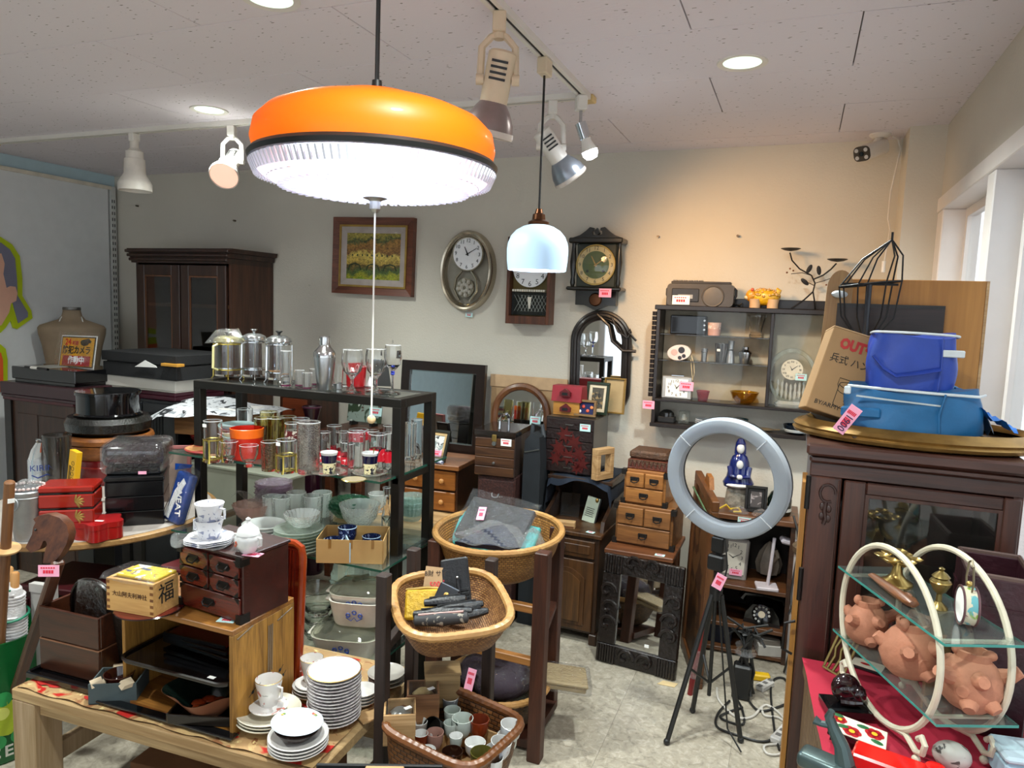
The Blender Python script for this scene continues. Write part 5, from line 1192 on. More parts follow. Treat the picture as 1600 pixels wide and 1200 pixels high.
# ------------------------------------------------------------------ left side
# wardrobe
t = T('wardrobe','tall dark brown wardrobe with two glazed doors','wardrobe',(-3.59,3.40,0))
wd_ = wood('wardrobe mahogany','1e0f0a','382016','z',1,.4)
MB().bx(-.39,-.37,0,.37,0,1.85).build('side',wd_,t,False); MB().bx(.37,.39,0,.37,0,1.85).build('side',wood('wardrobe side','301a10','4c2c1c','z'),t,False)
MB().bx(-.37,.37,.35,.36,.1,1.85).build('back_panel',wd_,t,False); MB().bx(-.37,.37,0,.35,0,.1).build('plinth',wd_,t,False)
MB().bx(-.37,.37,.0,.35,.9,.92).build('middle_board',wd_,t,False)
MB().bx(-.37,.37,.03,.34,1.55,1.57).build('inner_shelf',wood('pale shelf','6a4a30','8a6444','x'),t,False)
MB().prism([(-.39,1.82),(.39,1.82),(.395,1.85),(.405,1.855),(.41,1.88),(.425,1.885),(.43,1.91),(-.43,1.91),(-.425,1.885),(-.41,1.88),(-.405,1.855),(-.395,1.85)],.40,M=MT((0,-.035,0))).build('cornice',wd_,t,False)
for i in range(3): MB().bx(-.40-.01*i,.40+.01*i,-.05-.006*i,-.03,1.832+.026*i,1.85+.026*i,.004).build('cornice_moulding',wd_,t,False)
for sx in (-1,1):
    x0,x1 = (-.365,-.005) if sx < 0 else (.005,.365)
    dr_ = MB().bx(x0,x0+.065,-.02,0,.93,1.81,.003).build('door_stile',wd_,t,False)
    MB().bx(x1-.065,x1,-.02,0,.93,1.81,.003).build('door_stile',wd_,t,False)
    MB().bx(x0+.065,x1-.065,-.02,0,1.745,1.81,.003).build('door_rail',wd_,t,False); MB().bx(x0+.065,x1-.065,-.02,0,.93,1.0,.003).build('door_rail',wd_,t,False)
    MB().bx(x0+.065,x1-.065,-.011,-.008,1.0,1.745).build('door_pane',glass('dark pane','8a8480',.0,1.2),t,False)
    for (a_,b_,c_,d_) in ((x0+.065,x0+.075,1.0,1.745),(x1-.075,x1-.065,1.0,1.745),(x0+.075,x1-.075,1.735,1.745),(x0+.075,x1-.075,1.0,1.01)): MB().bx(a_,b_,-.016,-.006,c_,d_).build('glazing_bead',wood('bead brown','4a2c1a','6a4228','z'),t,False)
    MB().lathe([(0,.022),(.012,.018),(.012,.01),(.005,.006),(.005,0)],12,M=MT((-sx*-.03 if False else sx*.03,-.02,1.17)) @ MR(PI/2,4,'X')).build('knob',brass,t)
    MB().bx(x0,x1,-.02,0,.12,.89,.003).build('lower_door',wd_,t,False)
# brown cabinet at far left with boxes
t = T('plain_cabinet','plain brown wooden cabinet at the far left under the boxes','cabinet',(-3.88,2.68,0),0)
cbm = wood('cabinet brown','2a170d','442818','z',.8)
MB().bx(-.29,.26,0,.45,0,1.0,.003).build('body',cbm,t,False); MB().bx(-.30,.27,-.012,.46,1.0,1.018,.002).build('top_board',plain('maroon edge','4a1a20',.4),t,False)
MB().bx(-.29,-.235,-.012,0,0,1.0).build('corner_post',blackwood,t,False)
MB().bx(-.19,-.03,-.004,.0,.05,.93,.002).build('front_panel',cbm,t,False); MB().bx(-.02,.24,-.004,0,.05,.93,.002).build('front_panel',cbm,t,False)
def lidbox(name,label,p,w,d,h,mat,lid=None,lidh=.35,rz=0,over=.004,cat='box',gap=True,lidmat=None):
    t = T(name,label,cat,p,rz)
    MB().bx(-w/2,w/2,0,d,0,h*(1-lidh),.003).build('body',mat,t,False)
    MB().bx(-w/2-over,w/2+over,-over,d+over,h*(1-lidh)+.001,h,.004).build('lid',lidmat or mat,t,False)
    return t
mar = plain('maroon lacquer','33131a',.35,0,.1,coat=.2); glblk = plain('gloss black lacquer','08080a',.1,0,.1,coat=.5)
lidbox('maroon_box','flat maroon lacquer box on the far left cabinet',(-3.88,2.66,1.018),.60,.40,.085,mar,lidh=.8)
t = T('black_lacquer_box','glossy black lacquer box topmost on the far left cabinet','box',(-3.86,2.69,1.103),0); MB().bx(-.24,.24,0,.3,0,.02).build('body',glblk,t,False); MB().bx(-.255,.255,-.01,.31,.02,.09,.004).build('lid',glblk,t,False); MB().bx(-.15,.0,.02,.28,.09,.0915).build('paper_sheet',plain('grey card','8b8a84',.6),t,False)
# security sign
t = T('security_sign','yellow security camera sign in a clear sleeve','sign',(-3.80,2.83,1.195),rot=(R(-10),R(-1.5),R(-3)))
MB().bx(-.145,.145,0,.003,0,.175).build('sheet',plain('black border','1a1a18',.5),t,False)
MB().bx(-.155,.155,.003,.004,-.005,.182).build('white_margin',white_paper,t,False)
MB().bx(-.138,.138,-.001,0,.006,.168).build('yellow_field',plain('sign yellow','e3a312',.5,var=.03),t,False)
text(t,'24',.05,(-.085,-.0018,.142),plain('sign red','c02a1c',.5),bold=.0015); text(t,'時間',.026,(-.02,-.0018,.136),plain('sign red','c02a1c',.5),bold=.0008)
text(t,'防犯カメラ',.049,(-.005,-.0018,.095),black_ink,bold=.0012)
MB().bx(-.12,.12,-.0016,-.0008,.008,.065,.0).build('red_band',plain('sign crimson','b01e26',.5),t,False); text(t,'作動中',.048,(0,-.0022,.037),white_ink,bold=.001)
MB().prism([(.02,.145),(.03,.155),(.09,.166),(.105,.155),(.115,.15),(.108,.138),(.095,.14),(.085,.128),(.055,.122),(.03,.128)],.001,M=MT((0,-.002,0))).build('camera_pictogram',black_ink,t,False)
MB().grid(8,8,lambda u,v: (-.175+.35*u,-.006-.006*sin(7*u+4*v),-.01+.21*v)).build('clear_sleeve',film('clear sleeve',haze=.02),t)
t = T('black_marker','black and white marker pen across the lacquer box','pen',(-3.83,2.66,1.195),rot=(0,R(90),R(-4)))
MB().lathe([(0,-.16),(.006,-.155),(.007,.0),(.007,.05)],10).build('barrel',blackp,t); MB().lathe([(.0075,-.1),(.0075,-.04)],10).build('white_grip',whitep,t)
# mannequin bust
p = aty(112,480,3.25); t = T('mannequin_bust','beige dressmaker bust with grey neck cap','mannequin',(p.x,3.25,0),48)
lin = plain('linen beige','8c7a64',.8,var=.08)
zt = p.z
MB().lathe([(.0,.35),(.10,.35),(.125,.5),(.13,.7),(.12,.9),(.14,1.08),(.17,zt-.25),(.19,zt-.17),(.192,zt-.135),(.18,zt-.118),(.12,zt-.095),(.075,zt-.078),(.058,zt-.055),(.052,zt-.03),(.05,zt-.015)],32,sy=.62).build('torso',lin,t)
MB().lathe([(.051,zt-.018),(.053,zt-.014),(.051,zt),(0,zt)],24,sy=.75).build('neck_cap',plain('grey metal cap','6e6c68',.35,.6),t)
MB().tube([(-.075,-.07,zt-.13),(-.06,-.045,zt-.075),(-.05,-.0,zt-.055)],.004,6).build('necklace',wpor,t); MB().tube([(.075,-.07,zt-.13),(.06,-.045,zt-.075),(.05,-.0,zt-.055)],.004,6).build('necklace',wpor,t)
MB().cyl(0,0,0,.014,.36).build('stand_pole',steel,t); MB().lathe([(0,0),(.13,0),(.13,.015),(0,.03)],24).build('stand_base',blackp,t)
# slotted black cabinet with boxes
t = T('black_slotted_cabinet','black cabinet with slotted door behind the round table','cabinet',(-3.33,2.88,0),0)
bsm = plain('black cabinet','14161a',.4,var=.15)
MB().bx(-.26,.24,0,.45,0,1.045,.003).build('body',bsm,t,False)
for k_ in range(2):
    d_ = MB().bx(-.25+.25*k_,-.01+.25*k_,-.012,0,.05,1.03,.003).build('door',bsm,t,False)
    for i in range(5): MB().bx(-.2+.25*k_+.022*i,-.188+.25*k_+.022*i,-.014,-.012,.8,.98).build('slot',plain('slot black','050505',.6),d_,False)
lidbox('maroon_flat_box','thin maroon box under the white box',(-3.36,2.90,1.045),.47,.36,.05,plain('wine box','4a1426',.5),lidh=.5)
lidbox('white_flat_box','flat white box between a maroon and a black box',(-3.36,2.88,1.095),.52,.36,.07,plain('white carton','c9c5bc',.6,var=.03),lidh=.9)
t = T('black_gift_box','black textured gift box with white paper sticking out','box',(-3.34,2.86,1.165),-2)
bx_ = plain('black paper box','17181a',.75,bump=.3,bscale=150)
MB().bx(-.29,.28,0,.40,0,.075,.002).build('body',bx_,t,False); MB().bx(-.295,.285,-.005,.405,.082,.135,.002).build('lid',bx_,t,False)
MB().bx(-.27,.27,.01,.39,.075,.082).build('filler',bx_,t,False)
MB().prism([(-.02,.06),(.06,.1),(.14,.075),(.15,.066)],.003,M=MT((0,-.012,0))).build('white_paper',white_paper,t,False)
MB().bx(.2,.32,-.03,.02,.08,.095,.002).build('wood_slip',wood('slip yellow','b4791f','d09a3c','x'),t,False)
# ---- round table with lacquerware
t = T('round_table','round wooden cafe table on a black column','table',(-2.742,2.115,0))
MB().lathe([(0,.672),(.47,.672),(.482,.68),(.482,.695),(.47,.70),(0,.70)],64).build('tabletop',wood('table edge oak','7c5a34','a5814f','x',.5),t)
MB().lathe([(0,.7),(.46,.7),(.46,.702),(0,.702)],64).build('white_cover',plain('pale cover','a59d96',.5),t)
MB().bx(-.05,.05,-.05,.05,.03,.672,.004).build('column',blackp,t,False)
MB().lathe([(0,0),(.26,0),(.26,.015),(.06,.035),(0,.035)],32).build('base_plate',blackp,t)
TZ = .702
def tb(x,y): return atz(x,y,TZ)
p = tb(44,842); t = T('tin_bucket','galvanised bucket with ring handle on the round table','bucket',p); k = mm(1,p)
zin = plain('galvanised tin','9a9c9e',.4,.7,.12)
MB().lathe([(0,0),(17*k,0),(18*k,2*k),(25*k,70*k),(26*k,72*k),(27*k,78*k),(25.5*k,80*k),(17*k,4*k),(0,3*k)],36).build('body',zin,t)
MB().lathe([(25*k,68*k),(26*k,69.5*k),(25.2*k,71*k)],36).build('bead',zin,t)
MB().tube([(10*k+9*k*cos(2*PI*i/20),-26*k,63*k+9*k*sin(2*PI*i/20)) for i in range(20)],.0028,6,True).build('ring_handle',zin,t)
m = MB()
for i in range(26): m.sph((24+1.5*cos(i*2.3))*k*cos(2*PI*i/26),24*k*sin(2*PI*i/26),84*k,2.6*k,seg=6)
m.build('bead_string',plain('red and white beads','b9a4a0',.3,var=.5,scale=60),t)['kind'] = 'stuff'
bagmesh(.11,.1,.03,5).build('clear_bag',film('clear film',haze=.16),t,loc=(0,0,80*k))
# bottles behind the bucket
p = tb(70,775); k = mm(1,p); t = T('glass_bottle','clear bottle vase printed KIRIN in blue','bottle',p,50)
MB().lathe([(0,0),(20*k,0),(21*k,4*k),(21*k,58*k),(16*k,74*k),(9*k,86*k),(8*k,89*k),(8.6*k,92*k)],28).build('body',gclear,t)
MB().lathe([(21.2*k,30*k),(21.2*k,60*k)],28,fn=lambda a,h: 1).build('printed_band',glass('printed film','e8ecf4',.15),t)
text(t,'KIRIN',13*k,(0,-22*k,49*k),plain('kirin navy','1c2f6e',.4)); MB().tube([(-14*k,-19*k,38*k),(-6*k,-21.5*k,34*k),(6*k,-21.5*k,39*k),(14*k,-17*k,34*k)],.003,6).build('printed_wave',plain('kirin navy','1c2f6e',.4),t)
MB().lathe([(9*k,86*k),(9.6*k,89*k),(8.6*k,92*k)],24).build('rim',gclear,t)
p = tb(92,775); t = T('smoked_vase','smoked glass cylinder vase beside the KIRIN bottle','vase',p); k = mm(1,p)
MB().lathe([(0,0),(15*k,0),(20*k,96*k),(19*k,96*k),(14*k,3*k),(0,3*k)],28).build('body',glass('smoked glass','8a8680',.1,1.2),t); MB().lathe([(19*k,94*k),(20.4*k,96*k),(19*k,98*k)],28).build('rim',glass('smoked glass','8a8680',.1),t)
p = tb(111,786); k = mm(1,p); t = T('yellow_carton','slim yellow printed carton leaning beside the bottles','box',p,rot=(R(-4),R(6),R(-12)))
MB().bx(-11*k,11*k,-.012,.012,0,84*k,.001).build('carton',plain('carton yellow','e0a90e',.5,var=.03),t,False)
for i in range(7): MB().tube([(3*k+4*k*cos(2*PI*j/10),-.0125,(14+8.5*i)*k+3.2*k*sin(2*PI*j/10)) for j in range(10)],.0012,4,True).build('printed_ring',black_ink,t)
m = MB()
for i in range(3): m.bx((-8+2.4*i)*k,(-6.8+2.4*i)*k,-.0128,-.012,14*k,60*k)
m.build('print_lines',black_ink,t,False)['kind'] = 'stuff'
# red tiered box
p = tb(113,836); k = mm(1,p); t = T('red_tiered_box','red lacquer tiered box with gold leaves and black edges','box',p,rz=38)
redlq = plain('vermilion lacquer','8a1a0f',.15,0,.08,coat=.5)
w_ = 30*k
for i in range(3):
    MB().bx(-w_*1.25,w_*1.25,-w_*.85,w_*.85,(i*24+2)*k,(i*24+23)*k,.005).build('tier',redlq,t,False)
    MB().bx(-w_*1.2,w_*1.2,-w_*.8,w_*.8,i*24*k,(i*24+2)*k).build('black_seam',glblk,t,False)
lid_ = MB().bx(-w_*1.27,w_*1.27,-w_*.87,w_*.87,74*k,84*k,.006).build('lid',redlq,t,False); MB().bx(-w_*1.2,w_*1.2,-w_*.8,w_*.8,71*k,74*k).build('black_seam',glblk,t,False)
for i in (1,2):
    for j in range(6):
        a = R(-60+28*j); MB().sph(0,0,0,6.5*k,.0012,1.6*k,8,M=MT((12*k+7*k*cos(a),-w_*.86,(i*24+12)*k+5*k*sin(a))) @ MR(-a,4,'Y')).build('gold_leaf',gold,t)
p = tb(140,846); t = T('red_flower_box','small red lacquer box of scalloped outline','box',(p.x-.02,p.y+.06,p.z),20)
sc_ = [(.075*(1+.14*cos(5*a))*cos(a),.075*(1+.14*cos(5*a))*sin(a)) for a in [2*PI*i/50 for i in range(50)]]
MB().slab(sc_,.045).build('body',plain('crimson lacquer','8e1214',.2,coat=.4),t); MB().slab([(x*1.03,y*1.03) for x,y in sc_],.02,.046).build('lid',plain('crimson lacquer','8e1214',.2,coat=.4),t)
o = ptag(t,(.01,-.02,.0665),(.03,.012),(-90,0,0),white_paper,None)
# black tiered boxes
p = tb(200,800); k = mm(1,p); t = T('black_tiered_box','black lacquer tiered box on the round table','box',(-2.47,2.10,TZ),rz=42)
s_ = .105
for i in range(3): MB().bx(-s_,s_,-s_,s_,i*.06+.001,i*.06+.059,.003).build('tier',plain('black lacquer satin','0c0d0f',.18,coat=.3),t,False)
MB().bx(-s_-.003,s_+.003,-s_-.003,s_+.003,.181,.198,.004).build('lid',plain('black lacquer satin','0c0d0f',.18,coat=.3),t,False)
t = T('wrapped_lacquer_box','dark purple lacquer box wrapped in clear film on the black box','box',(-2.49,2.12,TZ+.198),rz=36)
MB().bx(-.10,.10,-.09,.09,.0,.03,.004).build('foot',glblk,t,False); MB().bx(-.115,.115,-.105,.105,.03,.125,.03,seg=3).build('body',plain('aubergine lacquer','1a0a12',.12,coat=.5),t)
MB().bx(-.119,.119,-.109,.109,.001,.13,.028,seg=3).build('film_wrap',film('clear film wrap',haze=.02),t); ptag(t,(.04,-.112,.012),(.03,.012),paper=pink_paper,txt=None)
t = T('pale_framed_tray','pale flat tray standing behind the black boxes','tray',(-2.62,2.30,TZ),rot=(R(-8),0,R(34)))
frame(t,.001,.001,.0001,.001,pine) if False else None
MB().bx(-.15,.15,0,.012,0,.24,.002).build('panel',plain('rose grey panel','8e7a70',.6),t,False)
for (x0,x1,z0,z1) in ((-.155,.155,.235,.25),(-.155,-.14,0,.235),(.14,.155,0,.235)): MB().bx(x0,x1,-.006,.018,z0,z1,.001).build('edge',plain('dusty rose edge','9a5a58',.6),t,False)
# bowl stack
t = T('dark_stool','dark round stool under the stacked bowls','stool',(-3.18,2.56,0))
MB().lathe([(0,.66),(.16,.66),(.165,.67),(.165,.695),(.16,.702),(0,.702)],36).build('seat',blackwood,t)
for i in range(4): MB().bx(-.02,.02,.10,.14,0,.66,M=MR(PI/2*i+.4,4,'Z')).build('leg',blackwood,t,False)
bz = Vector((-3.13,2.50,TZ)); k = .0031
t = T('red_round_container','red lacquer round container under the wooden bowl','container',bz); MB().lathe([(0,0),(.15,0),(.155,.01),(.155,.115),(.15,.12),(0,.12)],40).build('body',plain('crimson lacquer dark','6a1014',.25,coat=.3),t); MB().lathe([(.155,.08),(.158,.085),(.155,.09)],40).build('band',redlq,t)
t = T('wooden_bowl','large turned orange wooden bowl under black dishes','bowl',bz+Vector((0,0,.12))); tw = wood('turned zelkova','5c2e10','9a5c22','x',.6)
MB().lathe([(0,0),(.15,0),(.18,.03),(.19,.07),(.185,.075),(.196,.08),(.202,.1),(.196,.115),(.18,.117),(.17,.05),(0,.03)],48).build('bowl',tw,t); MB().lathe([(.186,.074),(.189,.0745),(.186,.078)],48).build('groove',dkwood,t)
t = T('woven_black_dish','black woven lacquer dish between bowl and round box','dish',bz+Vector((0,0,.237))); wv = plain('black woven lacquer','0d0c09',.25,0,.5,60,coat=.4,bump=1,bscale=110)
MB().lathe([(0,0),(.165,0),(.185,.02),(.19,.06),(.175,.085),(0,.09)],40,fn=lambda a,h: 1+.01*cos(40*a)).build('body',wv,t); MB().lathe([(.187,.055),(.193,.06),(.187,.065)],40).build('rim',wv,t)
t = T('round_black_box','round glossy black lacquer box topmost of the stack','box',bz+Vector((0,-.0,.327))); MB().lathe([(0,0),(.15,0),(.152,.005),(.14,.012),(.14,.1),(0,.1)],48).build('body',glblk,t); MB().lathe([(.1405,.098),(.146,.1),(.146,.112),(.142,.116),(0,.118)],48).build('lid',glblk,t)
# pale tall chest, red bowls, wooden box and newspaper parcel behind the rack
t = T('pale_crate','pale green-white tall box behind the black rack','box',(-2.86,2.86,0),-2); MB().bx(-.16,.40,0,.3,0,.72,.004).build('body',plain('celadon board','9fa392',.6,var=.05),t,False); MB().bx(-.165,.555,-.005,.305,.72,.735,.003).build('lid',plain('celadon board','9fa392',.6),t,False)
for i in range(2):
    t = T('red_lacquer_bowl',['lower red lacquer bowl under the wooden box','upper red lacquer bowl supporting the wooden box'][i],'bowl',(-2.90,2.99,.735+.06*i)); MB().lathe([(0,0),(.08,0),(.085,.012),(.12,.03),(.145+.005*i,.075),(.148+.005*i,.085),(.138,.085),(.11,.035),(0,.02)],36).build('bowl',plain('crimson lacquer dark','6a1014',.25,coat=.3),t); MB().lathe([(.146,.083),(.152,.086),(.142,.088)],36).build('rim',plain('crimson lacquer','8e1214',.2),t)
t = T('wooden_keepsake_box','pale wooden box under the newspaper parcel','box',(-2.92,2.97,.885),14); MB().bx(-.17,.3,-.1,.13,0,.11,.002).build('body',wood('cedar box','6b4a2a','94693e','x'),t,False); MB().bx(-.175,.305,-.105,.135,.11,.13,.002).build('lid',wood('cedar box','6b4a2a','94693e','x'),t,False)
t = T('newspaper_parcel','flat white printed paper sheet draped over the wooden box','paper',(-2.93,2.97,1.018),14)
MB().grid(20,12,lambda u,v: (-.30+.68*u,-.19+.36*v,.012+.03*sin(3*u+1)*v-.07*max(0,.16-u)/.16-.05*max(0,.2-v)/.2*(1-u)+.006*sin(14*u+8*v))).build('sheet',blotch('inky newsprint','d5d8dc',[('2a2c30',.60,16),('8f959c',.6,24)],rough=.6),t,thick=.004)
MB().bx(-.1,.25,-.09,.1,0,.012).build('folded_layer',white_paper,t,False)
# blue SWEAT packet
p = tb(282,818); t = T('blue_towel_packet','blue and white plastic wrapped packet printed SWEAT','packet',(p.x-.035,p.y+.0,TZ),rot=(R(-12),R(10),R(-8)))
bluep = plain('packet blue','123e8c',.25,var=.15,coat=.3)
MB().bx(-.045,.045,-.022,.022,0,.21,.014,seg=3).build('packet',bluep,t)
MB().prism([(-.036,.02),(-.012,.015),(.0,.09),(.03,.175),(.01,.19),(-.02,.13)],.002,M=MT((0,-.0245,0))).build('white_swoosh',white_ink,t,False)
text(t,'SWEAT',.042,(.018,-.0265,.105),white_ink,(90,74,0),bold=.001)
MB().bx(-.05,.05,-.027,.027,.0,.235,.018,seg=3).build('film_wrap',film('clear film wrap',haze=.02),t); MB().prism([(-.05,.20),(.03,.235),(.035,.25),(-.06,.225)],.006,M=MT((-.02,-.01,0))).build('header_card',bluep,t,False)
# ---- things under and behind the round table
t = T('maroon_basket','dark red slatted plastic basket under the round table','basket',(-2.50,1.86,.0),12)
MB().bx(-.16,.16,-.1,.14,0,.5).build('body',plain('maroon plastic','3c0d14',.4),t,False)
for i in range(11): MB().bx(-.155+.029*i,-.137+.029*i,-.108,-.1,.02,.47,.002).build('slat',plain('maroon plastic','3c0d14',.4),t,False)
MB().bx(-.17,.17,-.115,.15,.5,.525,.004).build('rim',plain('maroon plastic','3c0d14',.4),t,False)
t = T('white_shelf_board','narrow white board standing between can and tiered box','board',(-2.40,1.63,0),10); MB().bx(-.04,.06,0,.02,0,.60,.002).build('board',plain('grey white board','a5a3a0',.6),t,False); MB().bx(-.04,.06,-.004,0,.57,.60).build('edge_strip',plain('grey white board','a5a3a0',.6),t,False)
t = T('black_case','black flat case with red edge under the round table','case',(-2.05,1.99,.0),-6); MB().bx(-.2,.2,0,.1,0,.56,.004).build('body',plain('black case','0e1012',.5),t,False); MB().bx(-.2,.2,-.005,.1,.56,.572,.002).build('red_edge',plain('dull red edge','5a1e22',.5),t,False)
# ---- green can with sticks
p = atz(-22,1150,0); cx_,cy_ = p.x+.085,p.y-.02
t = T('green_can','large green drink can bin with fruit print and word JUICE','bin',(cx_,cy_,0))
CRr = .15; CH = .43
gcan = plain('can green','0d5a2a',.25,.2,.08)
MB().lathe([(0,0),(CRr-.006,0),(CRr,.01),(CRr,CH-.01),(CRr+.002,CH),(CRr-.006,CH),(CRr-.008,.02),(0,.015)],48).build('body',gcan,t)
d_ = (CAM-Vector((cx_,cy_,.3))); va = math.atan2(d_.y,d_.x)
def onc(ang,z,e=.001): a = va+R(ang); return Vector((cos(a)*(CRr+e),sin(a)*(CRr+e),z))
def curved(fn,name,mat,e=.0012):  # fn(u,v)->(angle deg, z)
    return MB().grid(16,10,lambda u,v: onc(*fn(u,v),e)).build(name,mat,t)
def disc(ang0,z0,r):
    return lambda u,v: (ang0+math.degrees(r*v*cos(2*PI*u)/CRr),z0+r*v*sin(2*PI*u))
curved(disc(14,.165,.062),'fruit_print',plain('print lime','9fb02a',.3,var=.15)); curved(disc(8,.185,.022),'fruit_highlight',plain('print pale lime','cdd36a',.3),.0016)
for a_,z_ in ((10,.235),(26,.09),(2,.085)): curved(disc(a_,z_,.026),'leaf_print',plain('print leaf','2c8a4a',.3))
for i,ch_ in enumerate('JUICE'):
    a_ = -50+16*i; q_ = onc(a_,.045,.001); text(t,ch_,.055,q_,plain('print silver','c6c6ba',.3),(90,0,math.degrees(va)+a_+90),bold=.001)
curved(lambda u,v: (-16+10*u,.32+.04*v),'white_label',white_paper,.0018)
base = Vector((cx_,cy_,.05))
def stick(name,label,top,bot,r,mat,cat='stick'):
    t = T(name,label,cat,bot); v = top-bot; t.rotation_euler = v.to_track_quat('Z','Y').to_euler(); return t,v.length
tp = atd(15,752,2.28); bt = base+Vector((.03,-.02,.0))
t,L = stick('wooden_sword','wooden practice sword with round guard in the green can',tp,bt,.016,None,'wooden sword')
swd = wood('sword oak','5e3a20','875a34','z')
MB().lathe([(0,0),(.012,0),(.0155,.1),(.0155,L-.004),(.012,L),(0,L)],14).build('blade',swd,t); gz_ = L-.245
MB().lathe([(.0155,gz_),(.042,gz_),(.043,gz_+.006),(.0155,gz_+.008)],28).build('guard',plain('tan guard','b48f60',.5),t); MB().bx(-.008,.012,-.017,-.0155,L-.07,L-.055).build('sticker',white_paper,t,False)
tp = atd(88,888,2.14); bt = base+Vector((-.0,.03,0)); t,L = stick('hobby_horse_stick','carved brown wooden stick with horse head handle',tp,bt,.02,None,'carved stick')
t.rotation_euler = ((tp-bt).to_track_quat('Z','Y')).to_euler()
hw = wood('horse wood','3a1c0e','63361c','z',coat=.3)
MB().bx(-.018,.018,-.010,.010,0,L+.03,.005).build('shaft',hw,t)
# head placed facing the viewer
hp = atd(82,846,2.14); k = mm(1,hp)
HP = [(-38,-8),(-39,-13),(-30,-18),(-22,-14),(-12,-20),(-12,-32),(8,-34),(20,-20),(30,-2),(34,14),(30,30),(18,42),(0,48),(-16,46),(-26,40),(-22,34),(-26,26),(-28,14),(-34,2)]
inv = t.rotation_euler.to_matrix().to_4x4().inverted() @ MT(-Vector(bt))
fr_ = MT(hp) @ Matrix(((CR.x,CF.x,CU.x,0),(CR.y,CF.y,CU.y,0),(CR.z,CF.z,CU.z,0),(0,0,0,1))) @ MR(R(0),4,'Y')
# head is a thick carved board with a slot between jaw and neck
m = MB()
up_ = [(-39,-8),(-34,2),(-28,14),(-26,26),(-22,34),(-26,40),(-16,46),(0,48),(18,42),(30,30),(34,14),(30,-2),(20,-20),(8,-34),(-10,-34),(-7,-18),(-3,-2),(-5,3),(-9,3),(-12,-4),(-15,-10),(-22,-14),(-30,-17)]
m.prism([(x*k*.92,z*k*.92) for x,z in up_],.036,M=inv @ fr_ @ MT((0,-.018,0)))
m.build('horse_head',hw,t)
MB().sph(0,0,0,2.2*k,.004,2.2*k,8,M=inv @ fr_ @ MT((-20*k,-.019,20*k))).build('eye',blackp,t)
ptg = ptag(t,(0,0,0),(.062,.034)); ptg.matrix_local = inv @ fr_ @ MT((4*k,-.03,-42*k))
t = T('rope_bundle','white rope wound on wooden handles standing in the can','rope',Vector((cx_+.068,cy_+.0,.03)),rot=(R(-2),R(2),R(0)))
MB().lathe([(0,.25),(.03,.25),(.052,.3),(.056,.4),(.05,.50),(.036,.565),(.012,.585),(0,.585)],20,sy=.8).build('rope_core',plain('white rope','c9c6c6',.85,0,.12,40,bump=.6,bscale=80),t)
m = MB().tube([((.054 if .3 < z < .47 else .045)*cos(a),.8*(.054 if .3 < z < .47 else .045)*sin(a),z) for a,z in [(2*PI*i/14,.3+.25*i/(14*22)) for i in range(14*22)]],.0055,5); m.build('rope_coil',plain('white rope','c9c6c6',.85,0,.12,40),t)
for i in range(2): MB().lathe([(0,.4),(.013,.4),(.0135,.63),(.01,.635),(0,.635)],12,-.014+.032*i,0,.0-.012*i).build('wood_handle',wood('handle wood','a8743f','c89a62','z'),t)
gt = plain('green tape','1c7a5c',.5)
for z_ in (.34,.47): MB().tube([(.061*cos(2*PI*i/20),.05*sin(2*PI*i/20),z_+.012*sin(2*PI*i/20)) for i in range(20)],.0045,6,True).build('green_tie',gt,t)
MB().tube([(.04,-.03,.57),(.0,-.045,.575),(-.035,-.02,.57)],.004,6).build('green_tie',gt,t); MB().tube([(-.005,-.047,.61),(-.006,-.05,.54)],.005,6).build('green_tie',gt,t)
# ------------------------------------------------------------------ black metal rack with glassware
RX0,RX1,RY0,RY1,RZ = -2.272,-1.30,2.20,2.47,1.28
t = T('metal_rack','black steel rack with glass shelves holding glassware','rack',(0,0,0))
rk = plain('black steel','17140f',.4,.3,.2)
pw_ = .036
for x in (RX0,RX1-pw_):
    for y in (RY0,RY1-pw_): MB().bx(x,x+pw_,y,y+pw_,0,RZ-.03,.002).build('post',rk,t,False)
for y in (RY0,RY1-pw_): MB().bx(RX0,RX1,y,y+pw_,RZ-.032,RZ,.002).build('top_rail',rk,t,False)
for x in (RX0,RX1-pw_): MB().bx(x,x+pw_,RY0+pw_,RY1-pw_,RZ-.032,RZ,.002).build('top_rail',rk,t,False)
MB().bx(RX0+pw_,RX1-pw_,RY0+pw_,RY1-pw_,RZ-.008,RZ-.002).build('top_glass',glass('green shelf glass','e2efe9',.06,1.2),t,False)
S2,S3,S4 = 1.0,.70,.36
for z,y0,y1,x0,x1 in ((S2,2.10,2.60,-2.30,-1.315),(S3,2.06,2.62,-2.25,-1.28),(S4,2.0,2.56,-1.84,-1.29)):
    for x in (RX0+pw_/2,RX1-pw_/2): MB().bx(x-.012,x+.012,RY0,RY1,z-.03,z-.008).build('shelf_bearer',rk,t,False)
    sh_ = MB().bx(x0,x1,y0,y1,z-.008,z,.001).build('glass_shelf',glass('green shelf glass','e2efe9',.06,1.2),t,False)
    MB().bx(x0,x1,y0-.0008,y0,z-.008,z).build('glass_edge',plain('glass edge green','1f4a3c',.15),sh_,False)
    MB().bx(x1,x1+.0008,y0,y1,z-.008,z).build('glass_edge',plain('glass edge green','1f4a3c',.15),sh_,False)
gl2 = gclear; ycl = glass('straw glass','d6cf9a',.12); amb = solidglass('olive amber glass','ccc080'); redg = glass('red print glass','d0202c',.55); frost = solidglass('frosted glass','f4efe8',.08,.3)
goldm = plain('bright gold','c9b25a',.2,.9,.1)
